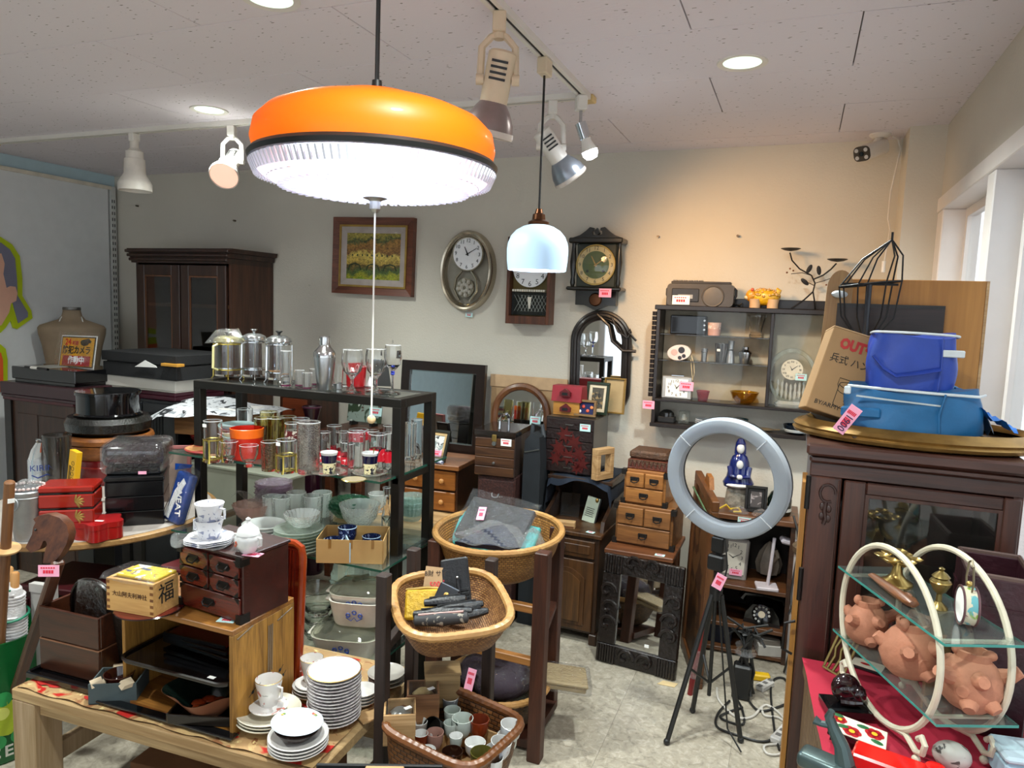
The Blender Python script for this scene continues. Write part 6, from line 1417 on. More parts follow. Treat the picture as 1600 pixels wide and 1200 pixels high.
def vessel(name,label,cat,base,w,h,mat,shape='tumbler',z=None,seg=28,band=None,group=None,lab=None,fl=None,n=2):
    # base: pixel of the base centre on the shelf at height z; w,h in pixels
    p = atz(base[0],base[1],z) if z is not None else base
    k = mm(1,p); r = w*k/2; H = h*k
    prof = {'tumbler': [(0,0),(r*.86,0),(r*.9,.02*H),(r,H),(r*.95,H),(r*.84,.08*H),(0,.08*H)],
            'cup': [(0,0),(r*.5,0),(r*.52,.06*H),(r*.3,.14*H),(r*.7,.3*H),(r*.95,.62*H),(r,H),(r*.94,H),(r*.85,.6*H),(r*.6,.34*H),(0,.24*H)],
            'goblet': [(0,0),(r*.92,0),(r*.9,.015*H),(r*.3,.06*H),(r*.14,.16*H),(r*.14,.3*H),(r*.3,.36*H),(r*.8,.5*H),(r,.68*H),(r*.98,.85*H),(r*.88,H),(r*.83,H),(r*.93,.8*H),(r*.92,.66*H),(r*.6,.48*H),(0,.4*H)],
            'wine': [(0,0),(r*.95,0),(r*.9,.012*H),(r*.2,.05*H),(r*.12,.12*H),(r*.12,.44*H),(r*.3,.48*H),(r*.85,.6*H),(r,.76*H),(r*.86,H),(r*.81,H),(r*.93,.76*H),(r*.7,.6*H),(0,.5*H)],
            'bowl': [(0,0),(r*.5,0),(r*.52,.08*H),(r*.8,.4*H),(r,H),(r*.95,H),(r*.74,.42*H),(r*.4,.16*H),(0,.14*H)],
            'plate': [(0,0),(r*.6,0),(r*.65,.1*H),(r*.95,.8*H),(r,H),(r*.96,H),(r*.64,.3*H),(0,.3*H)],
            'jug': [(0,0),(r*.9,0),(r*.95,.03*H),(r,.96*H),(r*1.03,H),(r*.97,H),(r*.93,.1*H),(0,.1*H)],
            'vase': [(0,0),(r*.7,0),(r*.8,.06*H),(r*.8,.3*H),(r*.42,.55*H),(r*.5,.9*H),(r*.7,H),(r*.62,H),(r*.36,.6*H),(r*.7,.3*H),(0,.12*H)]}[shape]
    if fl: seg = 72
    t = T(name,label,cat,p,0,group)
    if n != 2: t.rotation_euler[2] = R(12)
    MB().lathe(prof,seg,fn=fl,n=n).build({'goblet': 'bowl_and_stem','wine': 'bowl_and_stem'}.get(shape,'body'),mat,t)
    if shape in ('tumbler','cup','goblet','wine','jug','vase'):
        rr = prof[-4][0] if False else (r if shape != 'wine' else r*.86)
        rr = {'goblet': r*.88,'wine': r*.86,'jug': r*1.03,'vase': r*.7}.get(shape,r)
        MB().lathe([(rr*.96,H*.985),(rr*1.012,H*.99),(rr*.97,H*1.006)],seg,n=n).build('rim',rim_glint,t)
    if band:
        z0,z1,bm_ = band; MB().lathe([(r*(.9+.1*z0)*1.006 if shape == 'tumbler' else r*1.01,z0*H),(r*(.9+.1*z1)*1.006 if shape == 'tumbler' else r*1.01,z1*H)],seg).build('printed_band',bm_,t)
    return t,k,r,H
cut8 = lambda a,h: 1+.025*cos(12*a)
# --- top shelf
def press(base,w,h,label,knob,frame_m,sleeve=None,cork=False):
    p = atz(*base,RZ); k = mm(1,p); r = w*k/2; H = h*k
    t = T('french_press',label,'coffee press',p)
    MB().lathe([(0,.06*H),(r*.92,.06*H),(r*.95,.08*H),(r*.95,.78*H),(r*.9,.78*H),(r*.9,.1*H),(0,.09*H)],32).build('glass_beaker',gl2,t)
    for i in range(4):
        a = R(45+90*i); MB().tube([(r*1.15*cos(a),r*1.15*sin(a),0),(r*1.0*cos(a),r*1.0*sin(a),.05*H),(r*.98*cos(a),r*.98*sin(a),.75*H)],.0022,6).build('frame_wire',frame_m,t)
    MB().tube([(r*.985*cos(2*PI*i/28),r*.985*sin(2*PI*i/28),.74*H) for i in range(28)],.003,6,True).build('frame_ring',frame_m,t); MB().tube([(r*.985*cos(2*PI*i/28),r*.985*sin(2*PI*i/28),.2*H) for i in range(28)],.003,6,True).build('frame_ring',frame_m,t)
    ld = MB().lathe([(r*1.0,.78*H),(r*1.02,.8*H),(r*.92,.86*H),(r*.55,.905*H),(r*.12,.92*H),(0,.92*H)],32).build('lid',plain('press lid','b9bcbc',.18,.9) if frame_m is not goldm else plain('gold lid','d0c890',.2,.8),t)
    MB().lathe([(r*.1,.91*H),(r*.12,.95*H),(r*.28,.985*H),(r*.26,H),(0,H)],16).build('knob',knob,ld)
    MB().tube([(0,0,.2*H),(0,0,.9*H)],.0025,6).build('plunger_rod',steel,t); MB().lathe([(0,.2*H),(r*.86,.2*H),(r*.86,.24*H),(0,.25*H)],24).build('plunger_disc',plain('press lid','b9bcbc',.18,.9) if not cork else plain('cork','b08558',.8),t)
    MB().tube([(0,-r*.98,.74*H),(0,-r*1.4,.7*H),(0,-r*1.45,.25*H),(0,-r,.2*H)],.005,6).build('handle',plain('cream handle','d9d296',.4) if frame_m is goldm else chrome,t)
    return t,k,r,H
t,k,r,H = press((356,591),42,73,'gold framed french press with a plastic bag over its lid',blackp,goldm)
MB().grid(22,8,lambda u,v: ((r*(1.25-.5*v)+.012*sin(7*PI*u*2))*cos(2*PI*u)-(.02*(1-v) if u > .3 and u < .7 else 0),(r*(1.25-.5*v))*sin(2*PI*u),H*(.76+.28*v+.03*sin(9*u)))).build('bag_cover',film('clear film',haze=.16),t)
press((397,592),37,78,'french press with chrome lid and chrome frame in the middle',chrome,chrome)
press((436,597),39,80,'french press with chrome lid and black knob on the right',blackp,chrome,cork=True)
vessel('tall_shot_glass','narrow tall clear glass right of the french presses','glass',(447,604),17,56,gl2,z=RZ,band=(.02,.06,plain('purple base','5a1a3a',.3)))
for i,(b,lab) in enumerate((((468,603),'small shot glass with purple base on the left of three'),((480,607),'small shot glass with purple base in front of the other two'),((491,601),'small shot glass with purple base nearest the shaker'))):
    vessel('shot_glass',lab,'glass',b,15,25,gl2,z=RZ,band=(.02,.1,plain('purple base','5a1a3a',.3)),group='shot glasses on the rack',fl=cut8)
p = atz(507,609,RZ); k = mm(1,p); shaker(p,84*k,17*k,'large steel cocktail shaker on top of the black rack')
p = atz(528,607,RZ); k = mm(1,p); t = T('glass_shaker','small glass mixing cup with steel base beside the shaker','cup',p); MB().lathe([(0,0),(7*k,0),(7.2*k,8*k),(0,8*k)],20).build('steel_base',steel,t); MB().lathe([(7*k,8*k),(8.5*k,38*k),(8*k,38*k),(6.5*k,9*k)],20).build('glass_cup',gl2,t)
p = atz(553,606,RZ); vessel('red_tumbler','red patterned tumbler behind the cut goblet','glass',(556,604),31,32,redg,z=RZ,fl=cut8)
vessel('cut_goblet','large cut glass goblet in front of the red tumbler','goblet',(550,613),33,67,gl2,'goblet',z=RZ,fl=cut8)
vessel('cut_goblet','large cut glass goblet behind the lamp pull string','goblet',(587,613),33,68,gl2,'goblet',z=RZ,fl=cut8)
t,k,r,H = vessel('blue_stem_wineglass','wineglass with blue beads on its stem at the rack corner','wine glass',(613,614),28,75,gl2,'wine',z=RZ)
for zz in (.40,.44): MB().sph(0,0,zz*H,.0085,.0085,.006,12).build('blue_bead',plain('cobalt bead','1a2fa0',.15,coat=.5),t)
p = atz(592,603,RZ); t = T('black_easel_card','black triangular card stand behind the goblets','stand',p,20); MB().prism([(-.045,0),(.05,0),(.03,.10),(-.03,.11)],.006,M=tilt(-12)).build('card',plain('black card','141413',.7),t,False); MB().prism([(-.03,0),(-.012,.04),(.0,0)],.004,M=MT((-.02,-.02,0))).build('white_note',white_paper,t,False)
# --- second shelf
Z = S2
def teaglass(base,w,h,label):
    t,k,r,H = vessel('tea_glass',label,'tea glass',base,w,h,gl2,z=Z)
    for i in range(4):
        a = R(20+90*i); MB().tube([(r*1.1*cos(a),r*1.1*sin(a),0),(r*1.0*cos(a),r*1.0*sin(a),.1*H),(r*1.02*cos(a),r*1.02*sin(a),.55*H)],.0035,6,flat=1.6).build('gold_strut',goldm,t)
    for zz in (.1,.55): MB().tube([(r*1.02*cos(2*PI*i/24),r*1.02*sin(2*PI*i/24),zz*H) for i in range(24)],.003,6,True).build('gold_band',goldm,t)
    MB().bx(-.004,.004,-r*1.5,-r*1.38,.12*H,.52*H,.002,M=MR(R(20),4,'Z')).build('black_handle',blackp,t,False)
    ptag(t,(-r*.2,-r*1.02,.9*H),(.018,.012),paper=white_paper,txt=None)
teaglass((333,722),28,66,'tall tea glass in gold holder at the left of the middle shelf'); teaglass((447,738),30,52,'tea glass in gold holder in front of the amber tumblers')
vessel('dessert_cup','clear footed dessert cup in front on the left','dessert cup',(358,723),27,34,gl2,'cup',z=Z); vessel('dessert_cup','clear footed dessert cup in front of the orange bowl','dessert cup',(389,729),29,34,gl2,'cup',z=Z)
vessel('dessert_cup','clear dessert cup standing behind the left one','dessert cup',(356,712),27,38,gl2,'cup',z=Z)
t,k,r,H = vessel('orange_bowl','tall orange and red glazed bowl on the middle shelf','bowl',(386,716),50,48,plain('red orange glaze','b81c08',.3,coat=.3),'tumbler',z=Z)
MB().lathe([(r*.985,.72*H),(r*1.015,H),(r*.97,H*1.01)],32).build('orange_rim',plain('orange glaze','e8640c',.35),t)
p = atz(372,700,Z); k = mm(1,p); t = T('white_plate_stack','stack of white and pink dishes behind the orange bowl','dish stack',p)
for i in range(6): MB().lathe([(0,0),(22*k,0),(26*k,6*k),(25*k,6.5*k),(0,2*k)],28,2*k*sin(i*2),0,6.5*k*i).build('dish',plain(['cream glaze','mint glaze','rose glaze'][(i*2) % 3],['d2ccc2','b9d4d6','8c4450'][(i*2) % 3],.3),t)
vessel('clear_beer_glass','straight clear tumbler behind the dish stack','glass',(383,690),24,52,gl2,z=Z)
for i,b in enumerate(((411,712),(431,712),(449,710),(420,702))): vessel('olive_tumbler',['olive amber tumbler leftmost behind the etched tumbler','olive amber tumbler in the middle of its row','olive amber tumbler on the right of its row','olive amber tumbler at the back of its group'][i],'glass',b,27,60,amb,z=Z,group='olive amber tumblers on the middle shelf')
vessel('etched_tumbler','brown etched tumbler in front of the olive tumblers','glass',(421,735),26,46,solidglass('brown tint glass','d8c0a0',.0,.3),z=Z,fl=cut8)
for i,b in enumerate(((458,722),(470,715))): vessel('berry_tumbler',['tall tumbler with dark red berry print left of the frosted jug','tall clear tumbler behind the frosted jug'][i],'glass',b,26,62,gl2,z=Z,band=(.62,.82,blotch('berry print','c9c2b4',[('5a1a1c',.48,60)],rough=.4)) if i == 0 else None)
vessel('frosted_jug','big frosted clear glass jug on the middle shelf','jug',(482,739),35,81,frost,'jug',z=Z,fl=lambda a,h: 1+.012*cos(16*a))
rb = blotch('red print band','c8182a',[('f0d8d8',.60,70)],rough=.3)
for i,(b,h_,lab) in enumerate((((505,722),48,'clear tumbler with red print nearest the frosted jug'),((522,716),52,'tall clear tumbler with red print behind the navy cup'),((536,720),46,'clear tumbler with red print right of the navy cup'),((543,726),36,'short red print tumbler in front of its row'))): vessel('red_print_tumbler',lab,'glass',b,23,h_,gl2,z=Z,band=(.05,.38,rb))
def navycup(b,lab,lab2):
    p = atz(*b,Z); k = mm(1,p); t = T('saucer',lab2,'saucer',p); MB().lathe([(0,0),(15*k,0),(17*k,1*k),(27*k,4.5*k),(26.5*k,5.2*k),(15*k,2.4*k),(0,2*k)],40,fn=lambda a,h: 1+.03*cos(18*a)).build('dish',glass('silver lace glass','d6d2c6',.5,1.4),t)
    t = T('navy_cup',lab,'cup',p+Vector((0,0,2.5*k)))
    MB().lathe([(0,0),(9*k,0),(11*k,16*k),(10.9*k,17*k)],28).build('gold_holder',blotch('pierced gold holder','d8cda0',[('10142c',.56,90)],rough=.25),t)
    MB().lathe([(10.9*k,16*k),(12.6*k,29*k)],28).build('navy_body',plain('navy porcelain','0a1038',.12,coat=.5),t)
    MB().lathe([(12.6*k,29*k),(13.6*k,33*k),(13*k,33.6*k),(12*k,29*k),(9*k,4*k),(0,3*k)],28).build('white_lip',wpor,t)
    return t,k
navycup((514,741),'navy and gold coffee cup in front of the frosted jug','lace edged saucer under the left navy cup')
t,k = navycup((578,742),'navy and gold coffee cup holding small spoons','lace edged saucer under the right navy cup')
for i in range(2): MB().tube([((2+4*i)*k,0,8*k),((6+9*i)*k,0,34*k),((7+11*i)*k,0,40*k)],[.0012,.0015,.004],6).build('spoon',[brass,plain('dark spoon','2a2a3a',.3,.6)][i],t)
p = atz(553,752,Z); k = mm(1,p); t = T('gold_saucer','small pale gold saucer at the front edge','saucer',p); MB().lathe([(0,0),(11*k,0),(19*k,3*k),(18.5*k,3.6*k),(0,1.2*k)],32).build('dish',plain('pale gold','c2b592',.25,.5),t); MB().lathe([(18*k,3*k),(19.5*k,3.4*k),(18.4*k,4*k)],32).build('rim',goldm,t)
for i,(b,w_,h_,sh,bd_,lab) in enumerate((((556,735),28,62,'tumbler',None,'tall clear glass in front of the red banded glass'),((560,722),31,52,'tumbler',(.7,.95,rb),'wide glass with red band below its rim'),((590,733),28,56,'tumbler',(.25,.6,rb),'clear glass with red flame print behind the right navy cup'),((580,720),24,48,'tumbler',None,'plain clear tumbler behind the right navy cup'),((606,733),20,58,'tumbler',(.2,.5,rb),'narrow clear glass with red print beside the front post'),((608,722),22,58,'tumbler',None,'clear tumbler hidden behind the front right post'),((640,718),20,58,'tumbler',None,'cut clear tumbler right of the front post'),((650,716),18,62,'jug',None,'clear straight glass between the two right posts'))): vessel('clear_glass',lab,'glass',b,w_,h_,gl2,sh,z=Z,band=bd_,fl=cut8 if i in (0,6) else None)
p = atz(290,713,Z); t = T('wooden_coaster','thin painted wooden dish at the left end of the middle shelf','dish',(p.x-.0,p.y+.12,Z)); MB().lathe([(0,0),(.09,0),(.1,.006),(.1,.012),(0,.01)],32,sy=.8).build('dish',blotch('painted wood dish','a8784a',[('8c2a22',.55,12),('4a5a2a',.6,16)],rough=.5),t); MB().lathe([(.098,.004),(.103,.008),(.098,.013)],32,sy=.8).build('red_rim',plain('red rim','9a3030',.5),t)
# --- third shelf
Z = S3; gcut = cutglass('cut clear glass','f4f8f6',.75,2); gpl = cutglass('pale green glass','d8e4da',.7,1.4)  # extra diffuse haze in the colour makes this glass look brightly lit
def pstack(name,label,base,w,n,mat,dz=2.2,h=8,fl=None,cat='plates',z=None,rimmat=None,part='plate',jit=1):
    p = atz(*base,Z if z is None else z); k = mm(1,p); t = T(name,label,cat,p); rn = random.Random(len(label)*7+n); r = w*k/2
    for i in range(n):
        o = MB().lathe([(0,0),(r*.6,0),(r*.66,.15*h*k),(r*.96,.8*h*k),(r,h*k),(r*.96,h*k*1.04),(r*.64,.35*h*k),(0,.3*h*k)],96 if fl else 40,rn.uniform(-1,1)*jit*k,rn.uniform(-1,1)*jit*k,dz*k*i,fn=fl).build(part,mat,t)
    return t,k,r
scal = lambda a,h: 1+.04*cos(16*a)
pstack('purple_glass_plates','stack of purple tinted scalloped glass plates',(428,792),56,7,cutglass('purple tint glass','d0bccc',.6,1.6),5,10,scal)
vessel('pink_bowl','pink cut glass bowl in a clear bag','bowl',(394,812),58,26,cutglass('rose glass','e8c4ba',.8,1.6),'bowl',z=Z,fl=scal)
o = MB().grid(12,8,lambda u,v: (-.085+.17*u+.01*sin(9*v),-.05+.1*v,.09+.03*sin(4*u+5*v)+.03*u)).build('clear_bag',film('clear film',haze=.16),None,loc=atz(398,812,Z)); tag(o,'clear plastic bag over the pink glass bowl','plastic bag')
for i,(b,h_) in enumerate((((440,815),40),((463,812),44),((489,815),42),((503,806),38),((425,812),38))): vessel('cut_tumbler',['short cut glass tumbler left of three','cut glass tumbler in the middle with small label','cut glass tumbler on the right with pink label','cut glass tumbler half hidden behind the right one','cut glass tumbler at the left beside the pink bowl'][i],'glass',b,30,h_,gcut,z=Z,fl=cut8)
pstack('green_glass_plates','emerald scalloped glass dish behind the crystal bowl',(545,806),62,3,cutglass('emerald glass','3c8a64',.4,1.6),5,16,scal)
vessel('crystal_bowl','large crystal bowl with sawtooth rim','bowl',(562,822),62,36,gcut,'bowl',z=Z,fl=lambda a,h: 1+.05*abs(sin(11*a)))
pstack('pale_glass_plates','stack of pale green glass plates at the shelf front',(466,862),76,7,gpl,5,9)
vessel('ribbed_bowl','ribbed clear glass bowl on the plate stack','bowl',atz(472,862,Z)+Vector((0,0,.10)),56,20,gcut,'bowl',fl=lambda a,h: 1+.03*cos(24*a))
pstack('white_frosted_plates','stack of white frosted plates behind the sugar bowl',(413,850),66,6,glass('white frosted','e4e8e6',1.5,1.2),5,9)
vessel('bud_vase','narrow clear bud vase beside the front post','vase',(603,826),18,66,gl2,'vase',z=Z)
pstack('mint_glass_bowls','stack of mint glass bowls behind the right posts',(643,812),44,3,cutglass('mint glass','c8e0d8',.7,1.6),8,22,lambda a,h: 1+.03*cos(20*a),'bowls',part='bowl')
vessel('swirl_goblet','clear swirl glass behind the crystal bowl','glass',(590,800),30,30,gcut,'cup',z=Z)
# cardboard box of blue cups standing over the front corner
p = atz(553,868,S3); t = T('cardboard_tray','open cardboard box of blue cups on the rack corner','cardboard box',p+Vector((0,0,.001)),24)
bw_,bd_,bh_ = .115,.082,.085; cb_ = plain('tan cardboard','b08c56',.8,var=.05)
MB().bx(-bw_,bw_,-bd_,bd_,0,.004).build('bottom',cb_,t,False)
for (x0,x1,y0,y1) in ((-bw_,bw_,-bd_-.003,-bd_),(-bw_,bw_,bd_,bd_+.003),(-bw_-.003,-bw_,-bd_,bd_),(bw_,bw_+.003,-bd_,bd_)): MB().bx(x0,x1,y0,y1,0,bh_).build('wall',cb_,t,False)
for i in range(3): MB().bx(-bw_+.04+.075*i,-bw_+.05+.075*i,-bd_-.0038,-bd_-.003,.055,bh_+.001).build('tape',plain('brown tape','8a6430',.3),t,False)
MB().bx(-.03,-.026,-bd_,bd_,.004,bh_-.01,M=tilt(0,0,20)).build('divider',plain('pale blue card','9fb9c8',.7),t,False)
bcm = blotch('indigo floral','1c2750',[('8d9cc4',.58,90),('0e1430',.6,50)],rough=.25)
for i,(x,y,z_,lab) in enumerate(((-.03,.03,.035,'blue floral cup standing upright in the cardboard box'),(-.07,-.02,.006,'blue floral cup low at the left of the cardboard box'),(.06,.02,.006,'blue floral cup at the right back of the cardboard box'),(.07,-.035,.006,'blue floral cup at the right front of the cardboard box'))):
    c_ = T('blue_cup',lab,'cup',t.matrix_world @ Vector((0,0,0)) if False else p+MR(R(24),3,'Z') @ Vector((x,y,z_+.002)),0,'blue floral cups in the cardboard box'); MB().lathe([(0,0),(.022,0),(.024,.006),(.033,.03),(.034,.06),(.0325,.06),(.03,.03),(0,.01)],26).build('cup',bcm,c_); MB().lathe([(.0325,.0585),(.0345,.06),(.032,.0615)],26).build('rim',plain('blue rim','9fb4c9',.3),c_)
# --- fourth shelf
Z = S4
def casserole(label,p,w,d,h,z0,lid=True):
    t = T('casserole_dish',label,'casserole',(p.x,p.y,z0),16); cw_ = plain('white ceramic','d6d2c6',.25,coat=.3)
    MB().lathe([(0,0),(.8,0),(.86,.1*h),(1,.9*h),(1.03,h),(.96,h),(.85,.2*h),(0,.12*h)],48,sx=w/2,sy=d/2,n=4).build('dish',cw_,t)
    for s_ in (-1,1): MB().bx(s_*w*.5-.02,s_*w*.5+.02,-d*.22,d*.22,h*.82,h*.98,.006).build('lug',cw_,t)
    bl2 = plain('cornflower print','2a4a9a',.4)
    fl_ = MB()
    for i in range(3):
        cx,cz = (-.022+.022*i),h*(.52+(.12 if i == 1 else 0))
        fl_ = MB().tube([(cx+.007*cos(2*PI*j/10),-d*.5*.955-.0005,cz+.007*sin(2*PI*j/10)) for j in range(10)],.0022,5,True); fl_.build('flower_print',bl2,t)
    MB().tube([(-.03,-d*.478,h*.42),(-.01,-d*.478,h*.3),(.0,-d*.479,h*.45),(.01,-d*.478,h*.3),(.03,-d*.478,h*.42)],.0016,5).build('leaf_print',bl2,t)
    if lid:
        l_ = MB().lathe([(1.0,h),(1.03,h+.006),(.95,h+.012),(.75,h+.028),(.35,h+.034),(0,h+.035)],48,sx=w/2,sy=d/2,n=4).build('glass_lid',glass('smoke lid glass','a8ac9a',.3,1.3),t)
        MB().bx(-.035,.035,-.006,.006,h+.032,h+.05,.004,M=tilt(0,0,50)).build('lid_handle',glass('smoke lid glass','a8ac9a',.3,1.3),l_)
    return t
pc = atz(530,1025,S4); k = mm(1,pc); pc = pc+Vector((.0,.06,0))
casserole('large low white casserole with blue cornflowers at the bottom',pc,108*k,84*k,.075,S4)
casserole('deep white casserole with blue cornflowers on top of another',pc+Vector((.035,.02,0)),90*k,70*k,.09,S4+.112,False)
casserole('white casserole with cornflowers and smoky glass lid topmost',pc+Vector((.03,.025,0)),88*k,68*k,.06,S4+.165)
for i,(b,w_,h_) in enumerate((((487,992),62,36),((489,975),60,36),((494,958),66,44))): vessel('mixing_bowl',['clear glass mixing bowl at the bottom of the pile','clear glass mixing bowl in the middle of the pile','clear glass mixing bowl tilted on top of the pile'][i],'bowl',atz(488,1000,S4)+Vector((.002*i,.03,.045*i)),w_,h_,gl2,'bowl',seg=36)
t = T('leaning_glass_plate','round scalloped glass platter standing behind the mixing bowls','platter',atz(530,962,S4)+Vector((0,.1,0)),rot=(R(68),0,R(8)))
MB().lathe([(0,0),(.06,0),(.065,.004),(.112,.018),(.118,.02),(.112,.024),(.06,.01),(0,.008)],44,0,.118,0,fn=lambda a,h: 1+.02*cos(22*a)).build('platter',gpl,t); MB().lathe([(.055,.008),(.06,.012),(.055,.014)],36,0,.118,0).build('ring',gpl,t)
t = T('leaning_glass_plate','oval diamond cut glass platter leaning behind the casseroles','platter',atz(590,985,S4)+Vector((0,.14,0)),rot=(R(62),0,R(-6))); MB().lathe([(0,0),(.06,0),(.12,.02),(.115,.025),(0,.008)],44,0,.12,0,fn=lambda a,h: 1+.015*cos(30*a)).build('platter',gcut,t); MB().lathe([(.11,.018),(.122,.022),(.112,.027)],44,0,.12,0).build('rim',gcut,t)
# ------------------------------------------------------------------ pale low table in the foreground
BZ = .44
BC = Vector((-1.588,1.645,0)); BR = 3
t = T('low_bench','pale rough wooden low table with square legs in front','table',BC,BR)
pal = wood('pale limed oak','8b6d46','b89c70','x',.8,.65,0); palz = wood('pale limed oak leg','8b7350','b0987a','z',.8,.65,0)
bw_,bd_ = .53,.285
for sx in (-1,1):
    for sy in (-1,1): MB().bx(sx*(bw_-.045)-.045,sx*(bw_-.045)+.045,sy*(bd_-.045)-.045,sy*(bd_-.045)+.045,0,BZ-.035,.003).build('leg',palz,t,False)
MB().bx(-bw_,bw_,-bd_,bd_,BZ-.035,BZ-.002,.003).build('tabletop',pal,t,False)
for sy in (-1,1): MB().bx(-bw_+.09,bw_-.09,sy*(bd_-.03)-.012,sy*(bd_-.03)+.012,BZ-.075,BZ-.035,.002).build('apron',pal,t,False)
for sx in (-1,1): MB().bx(sx*(bw_-.045)-.015,sx*(bw_-.045)+.015,-bd_+.09,bd_-.09,.16,.22,.002).build('side_stretcher',palz,t,False)
MB().bx(-bw_+.06,bw_-.06,bd_-.06,bd_-.03,.2,.26,.002).build('back_stretcher',pal,t,False)
# fabric runner with red flowers and a rucked edge
t = T('fabric_runner','gold and red flowered fabric laid over the low table','cloth',BC,BR)
fab = blotch('flowered brocade','a8865c',[('b99a6a',.5,26),('8a5a38',.60,30),('b01c14',.585,7.5),('d8c48a',.66,30)],rough=.55)
MB().grid(60,10,lambda u,v: (-bw_+.012+(2*bw_-.03)*u,-bd_+.008+(2*bd_-.03)*v+.004*sin(40*u)*(v < .05),BZ+.001+.0035*abs(sin(23*u+3*sin(9*u)))*(1 if v < .25 else .2))).build('cloth',fab,t,thick=.002)
rfl = plain('red petal','a8180f',.6)
for i,(x,y) in enumerate(((-.44,-.245),(-.05,-.25),(.21,-.25),(.42,-.16),(.36,-.05),(.46,.02),(-.24,-.255))):
    for j in range(7):
        a = R(15+25*j); MB().sph(x+.03*cos(a),y+.022*sin(a),BZ+.0062,.02,.0065,.0012,8,M=MT((x+.03*cos(a),y+.022*sin(a),0)) @ MR(a,4,'Z') @ MT((-x-.03*cos(a),-y-.022*sin(a),0))).build('red_petal',rfl,t)
BT = BZ+.006
def bt_(x,y,z=None): return atz(x,y,BT if z is None else z)
# tiered wooden box on black tray
a,b = bt_(55,1050),bt_(160,1072)
p = (a+b)/2; w_ = (b-a).length
t = T('black_tray','black lacquer tray under the brown tiered box','tray',(p.x+.02,p.y-.015,BT),3); MB().bx(-w_*.55,w_*.5,-.02,.2,0,.008,.002).build('base',glblk,t,False)
for (x0,x1,y0,y1) in ((-w_*.55,w_*.5,-.028,-.018),(-w_*.55,w_*.5,.192,.2),(-w_*.55-.004,-w_*.55+.006,-.02,.2),(w_*.5-.006,w_*.5+.004,-.02,.2)): MB().bx(x0,x1,y0,y1,0,.02,.003).build('rim',glblk,t,False)
brl = wood('brown lacquer grain','2c150c','4a2615','x',1.2,.3,.3)
for i in range(2):
    t = T('wooden_tier_box',['lower brown wooden tier box on the black tray','upper open brown wooden tier box holding a round tray'][i],'box',(p.x+.005,p.y,BT+.009+i*.103),3); W2 = w_*.47; d_ = .165
    for (x0,x1,y0,y1) in ((-W2,W2,0,.01),(-W2,W2,d_-.01,d_),(-W2,-W2+.01,.01,d_-.01),(W2-.01,W2,.01,d_-.01)): MB().bx(x0,x1,y0,y1,.004,.1,.0015).build('side_board',brl,t,False)
    MB().bx(-W2+.004,W2-.004,.004,d_-.004,0,.008).build('bottom',brl,t,False)
    MB().bx(-W2-.0005,W2+.0005,-.0005,d_+.0005,.098,.1025,.001).build('edge_line',plain('tan edge','7a5238',.4),t,False) if i == 0 else None
t = T('round_dark_tray','round dark carved tray standing inside the open tier box','tray',(p.x+.055,p.y+.075,BT+.13),rot=(R(8),R(0),R(-6)))
rp = [(.14*cos(R(a_)),.035+.14*sin(R(a_))) for a_ in range(0,360,10)]
MB().prism(rp,.01).build('disc',plain('dark carved tray','1d1712',.4,0,.4,40,bump=.5,bscale=60),t); MB().tube([(x,-.002,z) for x,z in rp],.006,6,True).build('rim',plain('dark tray rim','120e0c',.25),t)
MB().prism([(-.14,-.02),(.06,-.02),(.06,.19),(-.06,.17)],.001,M=MT((-.0,-.012,0))).build('film_sleeve',film('clear sleeve',haze=.02),t)
# ---- small open shelf with woven side
UX0,UX1,UY0,UY1,UT = -1.765,-1.335,1.415,1.665,.742
t = T('open_shelf_box','orange brown open shelf box with ant pattern on its side','shelf box',(0,0,0))
rs = wood('rush orange','6a4018','9a682a','x',1.3); rsz = wood('rush side','6e4a18','a27430','z',2.2,.6,0)
MB().bx(UX0,UX1,UY0,UY1,UT-.016,UT,.002).build('top_board',rs,t,False); MB().bx(UX1-.012,UX1,UY0-.0,UY1,BT,UT-.016,.001).build('side_board',rsz,t,False); MB().bx(UX0,UX0+.012,UY0+.02,UY1,BT,UT-.016,.001).build('side_board',rsz,t,False)
MB().bx(UX0+.012,UX1-.012,UY1-.008,UY1,BT,UT-.016).build('back_board',rs,t,False); MB().bx(UX0+.012,UX1-.012,UY0+.03,UY1-.01,BT+.12,BT+.13).build('middle_board',rs,t,False); MB().bx(UX0+.012,UX1-.012,UY0,UY1-.01,BT,BT+.008).build('bottom_board',rs,t,False)
for i,(y,z) in enumerate(((.3,.33),(.42,.2),(.55,.12),(.45,.4),(.62,.3),(.75,.38),(.8,.28))):
    Y_,Z_ = UY0+(UY1-UY0)*y,BT+(UT-BT)*(.05+.75*z)
    an = MB().sph(UX1+.001,Y_,Z_,.0015,.006,.005,8).build('ant_print',black_ink,t); MB().tube([(UX1+.001,Y_-.016,Z_-.008),(UX1+.001,Y_,Z_),(UX1+.001,Y_+.014,Z_+.01)],.0008,4).build('ant_legs',black_ink,an)
for (y,z0,z1) in ((.54,.4,.86),(.57,.38,.86),(.60,.4,.86)): MB().tube([(UX1+.003,UY0+(UY1-UY0)*y,BT+(UT-BT)*z0),(UX1+.003,UY0+(UY1-UY0)*(y+.01),BT+(UT-BT)*z1)],.0018,5).build('hanging_cord',plain('grey cord','7a6a58',.8),t)
for (y0,y1,z) in ((.06,.3,.9),(.7,.95,.86)): MB().tube([(UX1+.002,UY0+(UY1-UY0)*y0,BT+(UT-BT)*z),(UX1+.002,UY0+(UY1-UY0)*y1,BT+(UT-BT)*(z+.05))],.002,5).build('tied_cord',plain('grey cord','7a6a58',.8),t)
o = ptag(None,(UX1-.06,UY0+.045,UT+.001),(.05,.03),(-90,0,15),mint_paper); tag(o,'mint price slip on the open shelf box top','price tag')
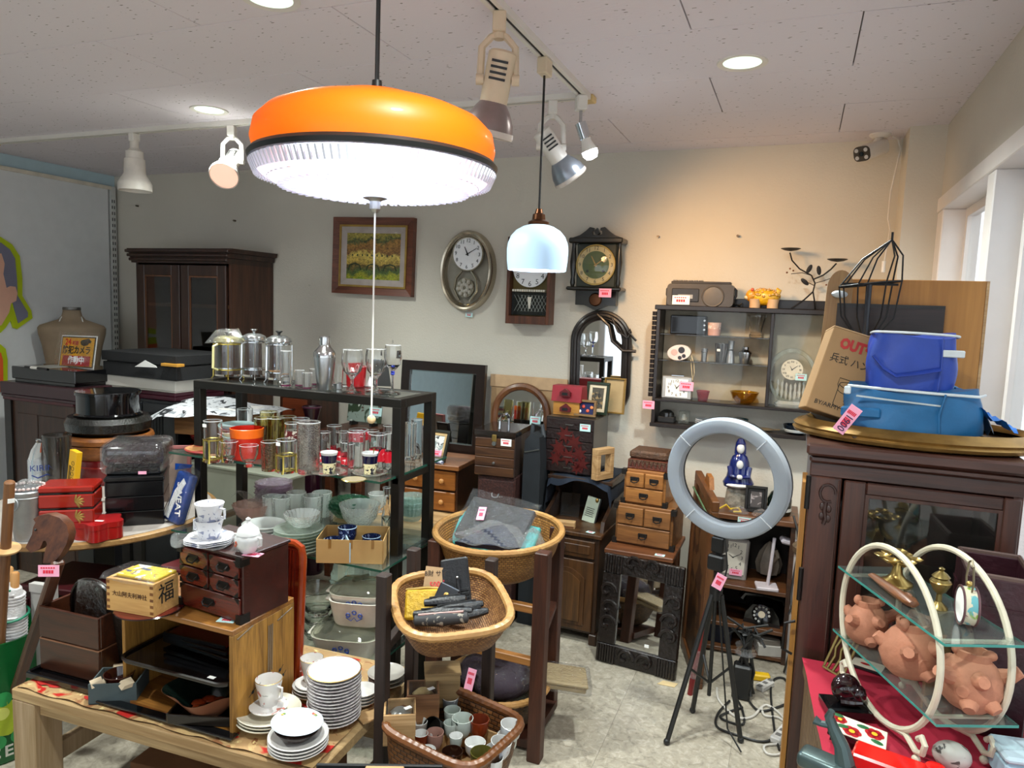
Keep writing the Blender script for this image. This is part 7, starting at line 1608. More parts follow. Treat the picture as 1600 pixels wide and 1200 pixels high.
# trays inside
t = T('black_serving_tray','wide black serving tray on the upper level of the shelf box','tray',(-1.55,1.52,BT+.131),2)
MB().slab(rounded(.39,.235,.04),.005,.0).build('base',glblk,t); MB().tube([(x,y,.008) for x,y in rounded(.39,.235,.04)],.005,6,True).build('rim',plain('black brown rim','18110c',.25),t); ptag(t,(.12,-.09,.0055),(.022,.012),(-90,0,0),white_paper,None)
for i in range(3):
    t = T('red_black_tray',['dark red tray at the bottom of the small tray pile','dark red tray in the middle of the small tray pile','dark red tray on top of the small tray pile'][i],'tray',(-1.56-.005*i,1.57,BT+.145+.014*i),-4+3*i); MB().bx(-.13+.01*i,.13-.01*i,-.06,.06,0,.006,.002).build('base',plain('maroon tray','5a1012',.25,coat=.3),t,False); MB().bx(-.133+.01*i,.133-.01*i,-.063,-.057,0,.013,.002).build('front_rim',glblk,t,False); MB().bx(-.133+.01*i,.133-.01*i,.057,.063,0,.013,.002).build('back_rim',glblk,t,False)
t = T('square_black_tray','square black tray under the wavy bowl','tray',(-1.46,1.485,BT+.009),20)
MB().bx(-.10,.10,-.08,.08,0,.006).build('base',glblk,t,False)
for (x0,x1,y0,y1) in ((-.1,.1,-.085,-.078),(-.1,.1,.078,.085),(-.105,-.098,-.08,.08),(.098,.105,-.08,.08)): MB().bx(x0,x1,y0,y1,0,.028,.002).build('rim',plain('bronze black rim','1a140e',.25),t,False)
t = T('wavy_bowl','dark green wavy edged bowl with red flower inside','bowl',(-1.47,1.47,BT+.016),12)
wavy = lambda a,h: 1+(.10*cos(5*a+.6))*min(1,h/.06)
MB().lathe([(.0,.0),(.05,0),(.065,.02),(.085,.045),(.112,.075)],60,fn=wavy).build('outer',plain('tan underside','7c4c34',.5),t); MB().lathe([(0,.006),(.045,.006),(.06,.024),(.08,.048),(.111,.0765)],60,fn=wavy).build('inner',plain('dark green lacquer','0e1c18',.15,coat=.5),t)
for i in range(6): MB().sph(.034*cos(R(60*i)),.028*sin(R(60*i)),.013,.022,.018,.006,10).build('red_petal',plain('vermilion paint','b8481e',.4,var=.3,scale=60),t)
for i in range(2):
    p_ = bt_(348,1112-6*i); t = T('black_saucer_pile',['white and black plate leaning inside the shelf box','second plate inside the shelf box'][i],'plate',(-1.385+.004*i,1.53+.03*i,BT+.010),0); MB().lathe([(0,0),(.03,0),(.05,.008),(.048,.011),(0,.004)],30).build('plate',plain('grey white glaze','a8a8a8',.25),t); MB().lathe([(.046,.0075),(.051,.009),(.047,.0115)],30).build('rim',glblk,t)
# grey box with lacquer bowl
p_ = bt_(187,1085); t = T('grey_gift_box','grey cardboard box holding a dark brown lacquer bowl','box',p_,30)
gb_ = plain('slate card','3f4a4c',.8)
for (x0,x1,y0,y1) in ((-.065,.065,-.05,-.046),(-.065,.065,.046,.05),(-.065,-.061,-.046,.046),(.061,.065,-.046,.046)): MB().bx(x0,x1,y0,y1,0,.06).build('wall',gb_,t,False)
MB().bx(-.065,.065,-.05,.05,0,.003).build('bottom',gb_,t,False); MB().bx(-.06,.06,-.046,.046,.003,.03).build('tissue',plain('cream tissue','b8a68c',.8),t,False)
for i in range(3): MB().prism([(-.02,.055),(.02,.055),(.012,.066),(-.015,.068)],.03,M=MR(R(100*i+20),4,'Z') @ MT((0,.034,0)) @ tilt(-10)).build('tissue_flap',plain('cream tissue','b8a68c',.8),t,False)
t = T('brown_lacquer_bowl','small dark brown lacquer bowl in the grey box','bowl',p_+Vector((0,0,.031))); MB().lathe([(0,0),(.02,0),(.035,.012),(.042,.036),(.04,.036),(.03,.012),(0,.006)],32).build('bowl',plain('brown lacquer','2a0c08',.1,coat=.6),t); MB().lathe([(.0398,.035),(.0425,.036),(.0395,.037)],32).build('rim',brl,t)
for (x,y,pp,lab) in ((268,1118,pink_paper,'pink price slip lying on the low table'),(328,1126,mint_paper,'mint price slip lying on the low table')): q_ = bt_(x,y); o = ptag(None,q_+Vector((0,0,.004)),(.05,.03),(-90,0,22),pp); tag(o,lab,'price tag')
t = T('black_board','flat black lacquer board under the trays on the low table','board',(-1.56,1.412,BT+.004),2.5); MB().bx(-.26,.24,-.03,.0,.0,.005,.002).build('board',glblk,t,False); MB().bx(-.26,.24,-.033,-.028,0,.008,.002).build('raised_edge',glblk,t,False)
# red lacquer tray upright
t = T('upright_red_tray','large red lacquer tray with ribbed face standing on edge','tray',(-1.50,1.69,BT),rot=(R(-3),0,R(1)))
rlq = plain('red brown lacquer','6e1c0c',.2,coat=.4)
P = [(-.16,0),(.15,0),(.158,.02),(.158,.41),(.15,.43),(.13,.44),(-.16,.44)]
MB().prism(P,.010).build('panel',rlq,t,False)
MB().tube([(.13,.002,.0),(.15,.002,.008),(.158,.002,.03),(.158,.002,.40),(.15,.002,.43),(.13,.002,.44),(-.16,.002,.44)],.0115,8).build('raised_rim',plain('orange lacquer rim','8e3412',.2,coat=.4),t)
for i in range(24): MB().bx(-.14+.0115*i,-.134+.0115*i,-.005,.0,.02,.42).build('rib',rlq,t,False)
# masu box
a_,b_,c_ = atz(167,955,UT),atz(240,968,UT),atz(283,947,UT)
p_ = (a_+c_)/2; rzm = math.degrees(math.atan2(b_.y-a_.y,b_.x-a_.x)); w_ = (b_-a_).length; d_ = (c_-b_).length
t = T('masu_box','pale wooden square measure box with black characters','box',a_+Vector((0,0,.0055)),rzm)
hin = wood('hinoki','b98a4c','d8ab6a','x',.8,.6,0); hm = .092
for (x0,x1,y0,y1) in ((0,w_,0,.011),(0,w_,d_-.011,d_),(0,.011,.011,d_-.011),(w_-.011,w_,.011,d_-.011)): MB().bx(x0,x1,y0,y1,.004,hm,.001).build('side_board',hin,t,False)
MB().bx(0,w_,0,d_,0,.006).build('bottom',hin,t,False)
for i in range(5):
    for x0 in (0,w_-.011): MB().bx(x0,x0+.011,-.0006,0,.006+.018*i,.014+.018*i).build('finger_joint',wood('end grain','6a3e1c','8a5a2c','x'),t,False)
text(t,'大山阿夫利神社',.0165,(w_*.5,-.0008,hm*.55),plain('brushed ink','4a2a14',.7)); text(t,'福',.062,(w_+.0008,d_*.5,hm*.55),black_ink,(90,0,90))
t = T('tenugui_packet','yellow and blue printed cloth in a clear sleeve on the measure box','cloth packet',a_+Vector((0,0,.0055+hm)),rzm); MB().bx(.02,w_-.005,.015,d_-.0,0,.008,.002).build('cloth',blotch('yellow wave print','d8b81c',[('e4e4dc',.55,34),('3c4a70',.60,40)],rough=.6),t,False)
MB().grid(10,8,lambda u,v: (-.012+(w_+.02)*u,-.012+(d_+.02)*v,.0115+.002*sin(9*u+5*v)-(.012 if v < .1 else 0))).build('clear_sleeve',film('clear sleeve',haze=.02),t)
t = T('red_round_tray','thin dark red tray under the measure box','tray',(a_+c_)/2+Vector((.01,.01,0)),rzm); MB().lathe([(0,0),(.085,0),(.09,.005),(0,.004)],32).build('disc',plain('maroon tray','3a0a0c',.25),t); MB().lathe([(.087,.001),(.092,.003),(.088,.0055)],32).build('rim',glblk,t)
# small iron-bound tansu
a_,b_,c_ = atz(284,944,UT),atz(380,975,UT),atz(438,938,UT)
rzt = math.degrees(math.atan2(b_.y-a_.y,b_.x-a_.x)); w_ = (b_-a_).length; d_ = (c_-b_).length; hT = .18
ctr = a_+MR(R(rzt),3,'Z') @ Vector((w_/2,0,0))
t = T('red_tansu_chest','small red brown chest with black iron fittings and five drawers','chest',ctr,rzt)
rt = wood('red tansu','3c0f08','661e10','x',1,.25,.4); irn = plain('forged iron','14100e',.45,.4)
MB().bx(-w_/2,w_/2,0,d_,0,hT,.003).build('body',wood('tansu side','280b08','40140e','x',1,.25,.4),t,False); MB().bx(-w_/2-.004,w_/2+.004,-.006,d_+.004,hT,hT+.01,.002).build('top_board',wood('tansu top','24100e','3a1714','x'),t,False)
def tdraw(x0,x1,z0,z1):
    o = MB().bx(x0,x1,-.009,0,z0,z1,.002).build('drawer',rt,t,False); x,z = (x0+x1)/2,(z0+z1)/2
    MB().prism([(x-.026,z),(x-.018,z+.011),(x+.018,z+.011),(x+.026,z),(x+.018,z-.009),(x-.018,z-.009)],.0015,M=MT((0,-.0105,0))).build('iron_plate',irn,o,False)
    MB().tube([(x-.017,-.011,z+.004),(x-.017,-.018,z),(x-.01,-.02,z-.008),(x+.01,-.02,z-.008),(x+.017,-.018,z),(x+.017,-.011,z+.004)],.0026,6).build('iron_pull',plain('iron pull','2c2826',.3,.6),o)
    for sx,sz in ((-1,-1),(-1,1),(1,-1),(1,1)):
        cx,cz = (x0 if sx < 0 else x1),(z0 if sz < 0 else z1); MB().prism([(cx,cz),(cx-sx*.018,cz),(cx,cz-sz*.016)],.0012,M=MT((0,-.0102,0))).build('iron_corner',irn,o,False)
for ix in range(2):
    for iz in range(2): tdraw(-w_/2+.006+ix*(w_-.006)/2,-w_/2+ix*(w_-.006)/2+(w_-.012)/2,.074+iz*.052,.122+iz*.052)
tdraw(-w_/2+.006,w_/2-.006,.006,.07)
for sx in (-1,1):
    for z_ in (0,hT-.02): MB().bx(sx*w_/2-(.016 if sx > 0 else .002),sx*w_/2+(.002 if sx > 0 else .016),-.012,.022,z_,z_+.026).build('corner_iron',irn,t,False)
TT = UT+hT+.0105
q_ = atz(395,866,TT); o = ptag(None,q_,(.05,.03),(-90,0,10),pink_paper); tag(o,'pink price slip on the red brown chest','price tag')
q_ = atz(390,864,TT)
flw = blotch('grey floral porcelain','dcdce0',[('8a8fa8',.60,60)],rough=.2)
p_ = atz(327,850,TT); k = mm(1,p_)
t = T('tea_saucers','scalloped white floral saucers under stacked tea cups','saucers',p_)
for i in range(3): MB().lathe([(0,0),(18*k,0),(36*k,6*k),(35*k,7*k),(0,2*k)],40,0,0,i*3*k,fn=lambda a,h: 1+.05*cos(6*a)).build('saucer',flw,t)
for i in range(2):
    t = T('tea_cup',['lower white floral tea cup in clear film','upper white floral tea cup stacked on another'][i],'cup',p_+Vector((.002*i,0,(10+26*i)*k)))
    MB().lathe([(0,0),(15*k,0),(16*k,2*k),(19*k,20*k),(22*k,30*k),(21*k,30*k),(18*k,18*k),(0,4*k)],30).build('cup',flw,t)
    MB().tube([((1-2*i)*-18*k,0,24*k),((1-2*i)*-30*k,0,24*k),((1-2*i)*-30*k,0,10*k),((1-2*i)*-17*k,0,8*k)],.004,6).build('handle',flw,t)
o = MB().grid(24,6,lambda u,v: ((20+34*v+5*sin(6*PI*u))*k*cos(2*PI*u),(20+30*v+4*sin(5*PI*u))*k*sin(2*PI*u),(1+1*v)*k+(7+6*sin(8*PI*u))*k*v)).build('cellophane_bag',film('clear film',haze=.16),None,loc=p_+Vector((-.01,-.005,.001))); tag(o,'crumpled cellophane bag around the tea cups','plastic bag')
p_ = atz(388,862,TT); k = mm(1,p_); t = T('sugar_bowl','white porcelain sugar bowl with lid and rose print','sugar bowl',p_)
MB().lathe([(0,0),(11*k,0),(13*k,3*k),(20*k,14*k),(20*k,24*k),(17*k,29*k),(0,30*k)],30,fn=lambda a,h: 1+.03*cos(8*a)).build('bowl',wpor,t); MB().lathe([(18*k,29*k),(15*k,38*k),(6*k,45*k),(3*k,49*k),(4*k,53*k),(0,56*k)],28).build('lid',wpor,t)
for s_ in (-1,1): MB().tube([(s_*18*k,0,25*k),(s_*26*k,0,25*k),(s_*25*k,0,14*k),(s_*19*k,0,11*k)],.0035,6).build('handle',wpor,t)
for dx,dz in ((-8,14),(-4,17),(-7,19)): MB().sph(dx*k,-19*k,dz*k,2.4*k,1*k,2.4*k,8).build('rose_print',plain('rose print','b8604a',.4),t)
# ---- crockery at the right end of the table
crock = plain('cream china','d3d0cc',.2,coat=.3); rosep = blotch('rose china','d4d0cc',[('b8746a',.64,38),('9a9c96',.66,60)],rough=.2); lacew = blotch('lace china','d6d2d0',[('b9b1b4',.52,70)],rough=.3)
Z = BT+.005
def cstack(label,base,w,n,dz,mat,h=8,z=None,name='plate_stack',jit=.8,rims=None):
    t,k,r = pstack(name,label,base,w,n,mat,dz,h,None,'plates',z=Z if z is None else z,jit=jit)
    if rims:
        MB().lathe([(r*.965,dz*k*(n-1)+h*k*.95),(r*1.005,dz*k*(n-1)+h*k*1.0),(r*.965,dz*k*(n-1)+h*k*1.06)],40).build('gilt_rim',rims,t)
    return t,k,r
cstack('tall stack of white lace patterned plates with gilt rims',(522,1122),82,15,5.2,lacew,8,rims=gold)
t,k,r = cstack('front stack of white plates at the table corner',(466,1170),92,4,5,crock,10)
t = T('floral_plate','white plate with small red flowers topmost at the table corner','plate',atz(466,1170,Z)+Vector((-.006,.002,.063)),rot=(R(-3),R(3),0)); k = mm(1,t.location)
MB().lathe([(0,0),(24*k,0),(40*k,6*k),(39.5*k,6.8*k),(24*k,2*k),(0,1.5*k)],44).build('plate',plain('blue white china','c9d2da',.15,coat=.5),t)
MB().lathe([(0,-14*k),(26*k,-14*k),(34*k,-4*k),(33*k,-3*k),(0,-10*k)],36).build('dark_bowl_below',plain('brown glaze','2a1a16',.2),t)
for i,(a_,c_) in enumerate(((80,'c23a2c'),(68,'6a8a3a'),(74,'d8784a'),(165,'6a8a3a'),(172,'c8a04a'))): MB().sph(33*k*cos(R(a_)),33*k*sin(R(a_)),5.4*k,2.6*k,2.2*k,.6*k,8).build('flower_print',plain('print '+c_,c_,.4),t)
cstack('stack of white and cream plates under a tea cup on the left',(420,1128),98,3,5,plain('cream white china','d2cdbb',.2,coat=.3),12)
def teacup(label,p,w,h,mat,hs=1):
    k = mm(1,p); t = T('tea_cup',label,'cup',p); r = w*k/2; H = h*k
    MB().lathe([(0,0),(r*1.35,.02*H),(r*1.4,.06*H),(r*.6,.1*H),(r*.62,.12*H),(r*.75,.4*H),(r,H),(r*.95,H),(r*.7,.4*H),(0,.2*H)],30).build('cup_and_saucer',mat,t)
    MB().tube([(hs*r*.8,-r*.1,.85*H),(hs*r*1.35,-r*.15,.85*H),(hs*r*1.3,-r*.15,.5*H),(hs*r*.75,-r*.1,.35*H)],.0035,6).build('handle',mat,t); MB().lathe([(r*.965,H*.985),(r*1.01,H),(r*.96,H*1.01)],30).build('gilt_rim',gold,t); return t
teacup('rose printed tea cup standing on the cream plates',atz(420,1128,Z)+Vector((0,0,.045)),42,46,rosep)
cstack('three saucers under the second rose tea cup',(487,1085),58,3,5,crock,8)
teacup('rose printed tea cup behind the tall plate stack',atz(487,1085,Z)+Vector((0,0,.035)),36,42,rosep)
cstack('small plates with gold mark right of the tall stack',(566,1098),46,4,5,crock,8)
t,k,r = cstack('grey rimmed plates at the table end beside the dark leg',(604,1068),58,3,6,plain('warm grey china','a9a49c',.25),8)
o = MB().bx(-.0,.13,-.03,.03,0,.006,.001).build('wood_slip',pine,None,False,atz(560,1125,BT-.0)+Vector((0,.0,.0)),(0,0,R(60))); tag(o,'thin wooden slip at the right table edge','board')
# ---- under the table
t = T('cardboard_carton','flat brown carton stored under the low table','carton',(-1.55,1.66,0),6); ccd = plain('brown carton','7c5638',.8)
MB().bx(-.28,.3,-.14,.16,0,.19,.002).build('body',ccd,t,False); MB().bx(-.0,.3,-.145,.165,.19,.22,.002).build('lid',plain('brown carton lid','8a6240',.8),t,False)
t = T('long_carton','long brown carton in front under the low table','carton',(-1.60,1.40,0),4); MB().bx(-.12,.42,-.05,.06,0,.15,.002).build('body',plain('brown carton lid','8a6240',.8),t,False); MB().bx(-.12,.15,-.052,.062,.15,.154).build('flap',ccd,t,False)
t = T('orange_umbrella','folded orange umbrella lying on the cartons under the table','umbrella',(-1.85,1.40,.185),rot=(0,R(90),R(6)))
MB().lathe([(0,0),(.02,.03),(.028,.12),(.018,.25),(.008,.5),(0,.52)],10,fn=lambda a,h: 1+.2*cos(5*a)).build('folded_canopy',plain('orange cloth','c47a10',.7),t); MB().tube([(0,0,.0),(0,0,-.06)],.006,6).build('handle',mdwood,t)
# ------------------------------------------------------------------ basket stands in the middle
def basket(name,label,loc,rx,ry,h,mat,rimmat,rot=(0,0,0),n=2,flare=.72,wraps=40,cat='basket',round_=.5):
    t = T(name,label,cat,loc,rot=rot); bm = bmesh.new(); uv = bm.loops.layers.uv.new('UVMap'); seg = 64
    prof = [(0.02,-h),(flare*.6,-h),(flare*.85,-h*.96),(flare+.12*(1-flare),-h*.8),(flare+.62*(1-flare),-h*.42),(.97,-h*.1),(1,0)]
    prof = prof+[(r_-.025,z_+(.0 if z_ > -h*.5 else .012)) for r_,z_ in reversed(prof)]
    rows = []; v = 0; vv = [0]
    for i in range(1,len(prof)): v += math.hypot((prof[i][0]-prof[i-1][0])*rx,prof[i][1]-prof[i-1][1]); vv.append(v)
    for r_,z_ in prof:
        row = []
        for i in range(seg):
            a = 2*PI*i/seg; c,s_ = cos(a),sin(a); k_ = (abs(c)**n+abs(s_)**n)**(-1/n); row.append(bm.verts.new((max(r_,.01)*rx*c*k_,max(r_,.01)*ry*s_*k_,z_)))
        rows.append(row)
    for j in range(len(rows)-1):
        for i in range(seg):
            f = bm.faces.new((rows[j][i],rows[j][(i+1) % seg],rows[j+1][(i+1) % seg],rows[j+1][i])); L = 2*PI*rx
            for lp,(u_,w_) in zip(f.loops,((i/seg*L,vv[j]),((i+1)/seg*L,vv[j]),((i+1)/seg*L,vv[j+1]),(i/seg*L,vv[j+1]))): lp[uv].uv = (u_,w_)
    bmesh.ops.recalc_face_normals(bm,faces=bm.faces); me = bpy.data.meshes.new('woven_body'); bm.to_mesh(me); bm.free(); me.polygons.foreach_set('use_smooth',[True]*len(me.polygons)); me.materials.append(mat)
    o = bpy.data.objects.new('woven_body',me); COL.objects.link(o); o.parent = t
    P = []
    for i in range(wraps*4):
        a = 2*PI*i/(wraps*4); c,s_ = cos(a),sin(a); k_ = (abs(c)**n+abs(s_)**n)**(-1/n); P.append((rx*c*k_*.99,ry*s_*k_*.99,.002))
    MB().tube(P,[.0125 if i % 4 else .0112 for i in range(wraps*4)],8,True).build('bound_rim',rimmat,t)
    return t
wk1 = weave('golden wicker','8a5c26','a8783a',1.9); wk2 = weave('fine brown wicker','6e4420','9a6c3c',3); rimb = wood('bamboo rim','966a34','b88c54','x',1,.5); wk3 = weave('dark wicker','3e2812','5e4020',2)
dkl = wood('dark stool leg','1a0f0a','33211a','z',1,.6,0); rdl = wood('red stool leg','2c140b','4a2617','z',1,.5,0); ltr = wood('light rail','7c4f24','a06c36','x',1,.5)
def bar(t,name,a,b,w,mat): # square bar between two points in local coordinates
    a,b = Vector(a),Vector(b); v = b-a; q = v.to_track_quat('Z','Y').to_matrix().to_4x4()
    return MB().bx(-w/2,w/2,-w/2,w/2,0,v.length,.003,M=MT(a) @ q).build(name,mat,t,False)
# stand A
L1,L2,L3 = Vector((-.990,1.605,0)),Vector((-1.035,1.845,0)),Vector((-.812,1.925,0))
t = T('dark_basket_stand','dark three legged wooden stand carrying the square basket','stand',(0,0,0))
for p_,zt in ((L1,.895),(L2,.885),(L3,.865)): bar(t,'leg',p_,p_+Vector((0,0,zt)),.033,dkl)
for a_,b_,z_ in ((L1,L2,.68),(L2,L3,.66),(L1,L2,.16),(L2,L3,.14)): bar(t,'rail',a_+Vector((0,0,z_)),b_+Vector((0,0,z_)),.026,dkl)
B2 = Vector((-.845,1.72,.80))
basket('square_basket','fine woven square basket holding purses',B2,.155,.175,.10,wk2,rimb,(tilt(6,2,0) @ tilt(0,0,38)).to_euler(),3.2,.74,44)
# purses and pouches
def inb(x,y,z): return B2+Vector((x,y,z))
t = T('price_card','brown card with handwritten price in the square basket','card',inb(-.065,.055,-.005),rot=(R(-22),R(0),R(10))); MB().bx(-.05,.05,0,.002,-.03,.07).build('card',plain('kraft card','a98a66',.8),t,False)
text(t,'B財 サイフ',.018,(-.008,-.001,.052),plain('pen brown','3a2a20',.7),(90,-6,0)); text(t,'500より',.022,(.006,-.001,.025),red_ink,(90,-12,0)); text(t,'から',.014,(.018,-.001,.0),red_ink,(90,-12,0))
t = T('yellow_purse','yellow woven clasp purse in the square basket','purse',inb(-.075,-.005,-.03),rot=(R(-38),R(-4),R(22))); MB().bx(-.06,.055,0,.014,-.03,.055,.006).build('body',plain('yellow weave','b08c14',.6,0,.3,50,bump=1,bscale=90),t); MB().tube([(-.06,.007,.056),(.0,.007,.06),(.055,.007,.056)],.004,6).build('clasp',brass,t)
t = T('black_wallet','black leather long wallet standing in the square basket','wallet',inb(.0,.045,-.04),rot=(R(-24),R(-14),R(12))); lea = plain('black leather','121317',.4,0,.2,40,bump=.4,bscale=120)
MB().bx(-.042,.042,0,.014,-.02,.145,.005).build('body',lea,t)
for i in range(5): MB().bx(-.04,.04,-.002,0,.0+.012*i,.009+.012*i,.001).build('card_pocket',lea,t,False)
MB().bx(.005,.015,-.008,-.002,.03,.09,.003).build('strap',lea,t); MB().sph(.01,-.008,.088,.004,seg=8).build('snap',steel,t)
for i,(x,y,z,rz_,L,lab) in enumerate(((-.0,-.045,-.012,18,.085,'long black glasses case at the basket front'),(.03,-.02,-.002,30,.075,'slim black pouch lying across the basket'),(-.01,-.015,.008,24,.06,'short black pouch on top of the other pouches'),(.055,-.03,-.015,34,.07,'black pouch at the right of the square basket'))):
    t = T('black_pouch',lab,'pouch',inb(x,y,z),rot=(0,R(90-8),R(rz_))); MB().lathe([(0,-L),(.012,-L*.95),(.017,-L*.3),(.017,L*.5),(.010,L*.95),(0,L)],12,sx=.8).build('body',lea,t); MB().tube([(-.014,0,-L*.7),(-.0145,0,L*.7)],.002,5).build('seam',blackp,t)
t = T('floral_pouch','dark floral fabric pouch at the basket front edge','pouch',inb(.015,-.085,-.012),rot=(0,R(86),R(26))); MB().lathe([(0,-.075),(.014,-.07),(.019,0),(.014,.07),(0,.075)],12).build('body',blotch('dark floral','2a2a2c',[('8a8478',.56,40),('b0564a',.64,34)],rough=.7),t); MB().tube([(-.016,0,-.06),(-.018,0,.06)],.003,6).build('piping',plain('pink piping','b08a84',.6),t)
t = T('navy_card_case','small navy emblem card case in the square basket','card case',inb(-.03,.02,-.005),rot=(R(-30),R(20),R(10))); MB().bx(-.03,.03,0,.008,-.02,.04,.003).build('body',plain('navy leather','10141e',.35),t); MB().sph(.0,-.001,.012,.008,.002,.008,8).build('emblem',gold,t)
# stand B
t = T('red_basket_stand','reddish wooden upturned stool carrying the round basket','stand',(0,0,0))
Q = [Vector((-.775,2.30,0)),Vector((-.835,2.64,0)),Vector((-1.20,2.31,0)),Vector((-1.255,2.64,0))]
for p_,z_ in zip(Q,(.775,.765,.75,.75)): bar(t,'leg',p_,p_+Vector((0,0,z_)),.05,rdl)
for a_,b_,z_,m_ in ((Q[0],Q[2],.56,ltr),(Q[0],Q[2],.365,ltr),(Q[0],Q[1],.45,rdl),(Q[2],Q[3],.45,rdl),(Q[1],Q[3],.4,rdl)): bar(t,'rail',a_+Vector((0,0,z_)),b_+Vector((0,0,z_)),.028,m_)
MB().bx(-1.23,-.80,2.32,2.62,.02,.05).build('seat_board',rdl,t,False)
B1 = Vector((-1.015,2.465,.77))
basket('round_basket','large round golden wicker basket full of packages',B1,.245,.245,.16,wk1,rimb,(R(3),R(-1),0),2,.74,56)
t = T('black_folio','black folder packet in clear film with pink price slip','packet',B1+Vector((-.045,.02,-.04)),rot=(R(-48),R(4),R(-4))); MB().bx(-.15,.13,0,.025,-.03,.16,.004).build('folder',plain('black folder','16171b',.5),t,False)
MB().grid(12,10,lambda u,v: (-.165+.31*u,-.004-.004*sin(11*u+7*v),-.04+.23*v)).build('film_wrap',film('clear sleeve',haze=.02),t); ptag(t,(-.075,-.009,.085),(.032,.06),(0,-12,0))
t = T('navy_packet','navy cloth packet in crinkled film on the black folder','packet',B1+Vector((.0,-.11,-.005)),rot=(R(-70),R(-4),R(0))); MB().prism([(-.12,-.03),(.14,-.03),(.10,.03),(.03,.10),(-.02,.08)],.02).build('cloth',plain('navy fold','15182a',.6),t,False); MB().grid(16,10,lambda u,v: (-.14+.3*u,-.006-.008*sin(14*u+9*v),-.04+(.05+.10*sin(PI*u))*v)).build('film_wrap',film('clear film',haze=.16),t)
t = T('teal_packet','bright turquoise packet under the black folder','packet',B1+Vector((-.04,.03,-.075)),rot=(R(-46),R(3),R(-2))); MB().bx(-.185,.165,0,.02,-.03,.12,.004).build('cloth',plain('turquoise cloth','2aa8a4',.5),t,False); MB().bx(-.19,.17,-.002,.022,-.035,.125,.004).build('film_wrap',film('clear sleeve',haze=.02),t,False)
o = bagmesh(.12,.1,.07,9).build('crumpled_film',film('clear film',haze=.16),None,loc=B1+Vector((.14,.0,-.05))); tag(o,'crumpled clear film at the right of the round basket','plastic bag')
# low basket
B3 = Vector((-.98,2.42,.20))
basket('low_basket','low round wicker basket with purple packages near the floor',B3,.2,.19,.145,wk3,rimb,(0,0,0),2,.75,48)
t = T('purple_packet','dark purple cloth packet in clear film with pink slip','packet',B3+Vector((0,-.03,.0)),rot=(R(0),0,R(-8))); MB().sph(0,0,.03,.15,.12,.075,18).build('cloth',plain('aubergine cloth','241028',.8),t); MB().sph(0,0,.034,.158,.128,.08,18).build('film_wrap',film('clear film wrap',haze=.02),t); ptag(t,(-.03,-.125,.06),(.036,.075),(-24,0,0))
t = T('beige_cloth_packet','folded beige cloth packet sticking out of the low basket','packet',Vector((-.80,2.50,.20)),rot=(0,R(6),R(20))); MB().bx(-.1,.14,-.07,.07,0,.018,.004).build('cloth',plain('beige cloth','a08c68',.8),t,False); MB().bx(-.1,.145,-.075,.072,.02,.034,.004).build('cloth_fold',plain('beige cloth','a08c68',.8),t,False); MB().bx(-.12,.16,-.085,.08,-.004,.04,.008).build('film_wrap',film('clear sleeve',haze=.02),t)
# handled wicker basket with cups, on a crate
CB = Vector((-.785,1.64,.50))
t = T('wooden_crate','low dark crate under the wicker basket of cups','crate',(CB.x,CB.y-.01,0),-9); MB().bx(-.1,.11,-.11,.1,0,.32,.003).build('body',dkl,t,False)
for i in range(3): MB().bx(-.1,.11,-.116,-.11,.02+.1*i,.1+.1*i,.002).build('slat',rdl,t,False)
cbk = basket('cup_basket','rectangular brown wicker basket full of small cups',CB,.152,.145,.175,weave('brown wicker','5a3416','7e5026',1.5),wood('basket rim brown','5a3216','7a4a24','x',1,.4),(R(-2),R(3),R(-9)),5,.84,50)
MB().tube([(-.155,.02,-.01),(-.165,.02,.012),(-.165,-.06,.0),(-.155,-.07,-.012)],.006,6).build('handle',wood('basket rim brown','5a3216','7a4a24','x',1,.4),cbk)
bot = CB.z-.16
t = T('cup_tray_box','shallow pale wooden tray box inside the cup basket','tray box',(CB.x+.03,CB.y+.01,bot),-9)
for (x0,x1,y0,y1) in ((-.075,.075,-.085,-.079),(-.075,.075,.095,.101),(-.08,-.074,-.085,.1),(.074,.08,-.085,.1)): MB().bx(x0,x1,y0,y1,0,.10,.001).build('side',pine,t,False)
MB().bx(-.08,.08,-.085,.1,0,.005).build('bottom',pine,t,False)
def cup(label,px_,py_,z,r,h,mat,inner=None,tiltx=0,tilty=0,loc=None):
    p_ = loc if loc is not None else atz(px_,py_,z); t = T('sake_cup',label,'cup',p_,rot=(R(tiltx),R(tilty),0))
    MB().lathe([(0,0),(r*.6,0),(r*.66,h*.05),(r*.9,h*.35),(r,h)],26).build('outside',mat,t); MB().lathe([(r,h),(r*.94,h*1.01),(r*.84,h*.35),(0,h*.16)],26).build('inside',inner or wpor,t); return t
zc = CB.z-.055; cl = plain('bare clay','c9a47c',.7)
brn = plain('brown red glaze','6a2a16',.25,var=.3); pnk = plain('pink clay','9a7468',.5,var=.1); celw = plain('pale celadon','b4bdb6',.2,coat=.4); blkg = plain('tenmoku glaze','12100c',.1,coat=.5)
for a in ((605+52,1170,.02,.045,brn,None,'small brown cup with white inside at the left front'),(655,1148,.022,.04,plain('brown foot white','a49c94',.3),None,'white glazed cup with dark foot left of the pink cup'),(679,1168,.024,.045,pnk,pnk,'pink clay cup with white sticker'),(668,1190,.021,.035,wpor,None,'small white cup at the front left of the basket'),(666,1166,.016,.03,blotch('blue stripe','d8d8dc',[('2a3a8a',.52,40)],rough=.2),None,'tiny blue striped cup behind the pink cup')): cup(a[6],a[0],a[1],zc-.01,a[2],a[3],a[4],a[5])
cup('black glazed bowl cup lying tilted toward the viewer',686,1140,zc,.03,.04,blkg,blkg,55,-15)
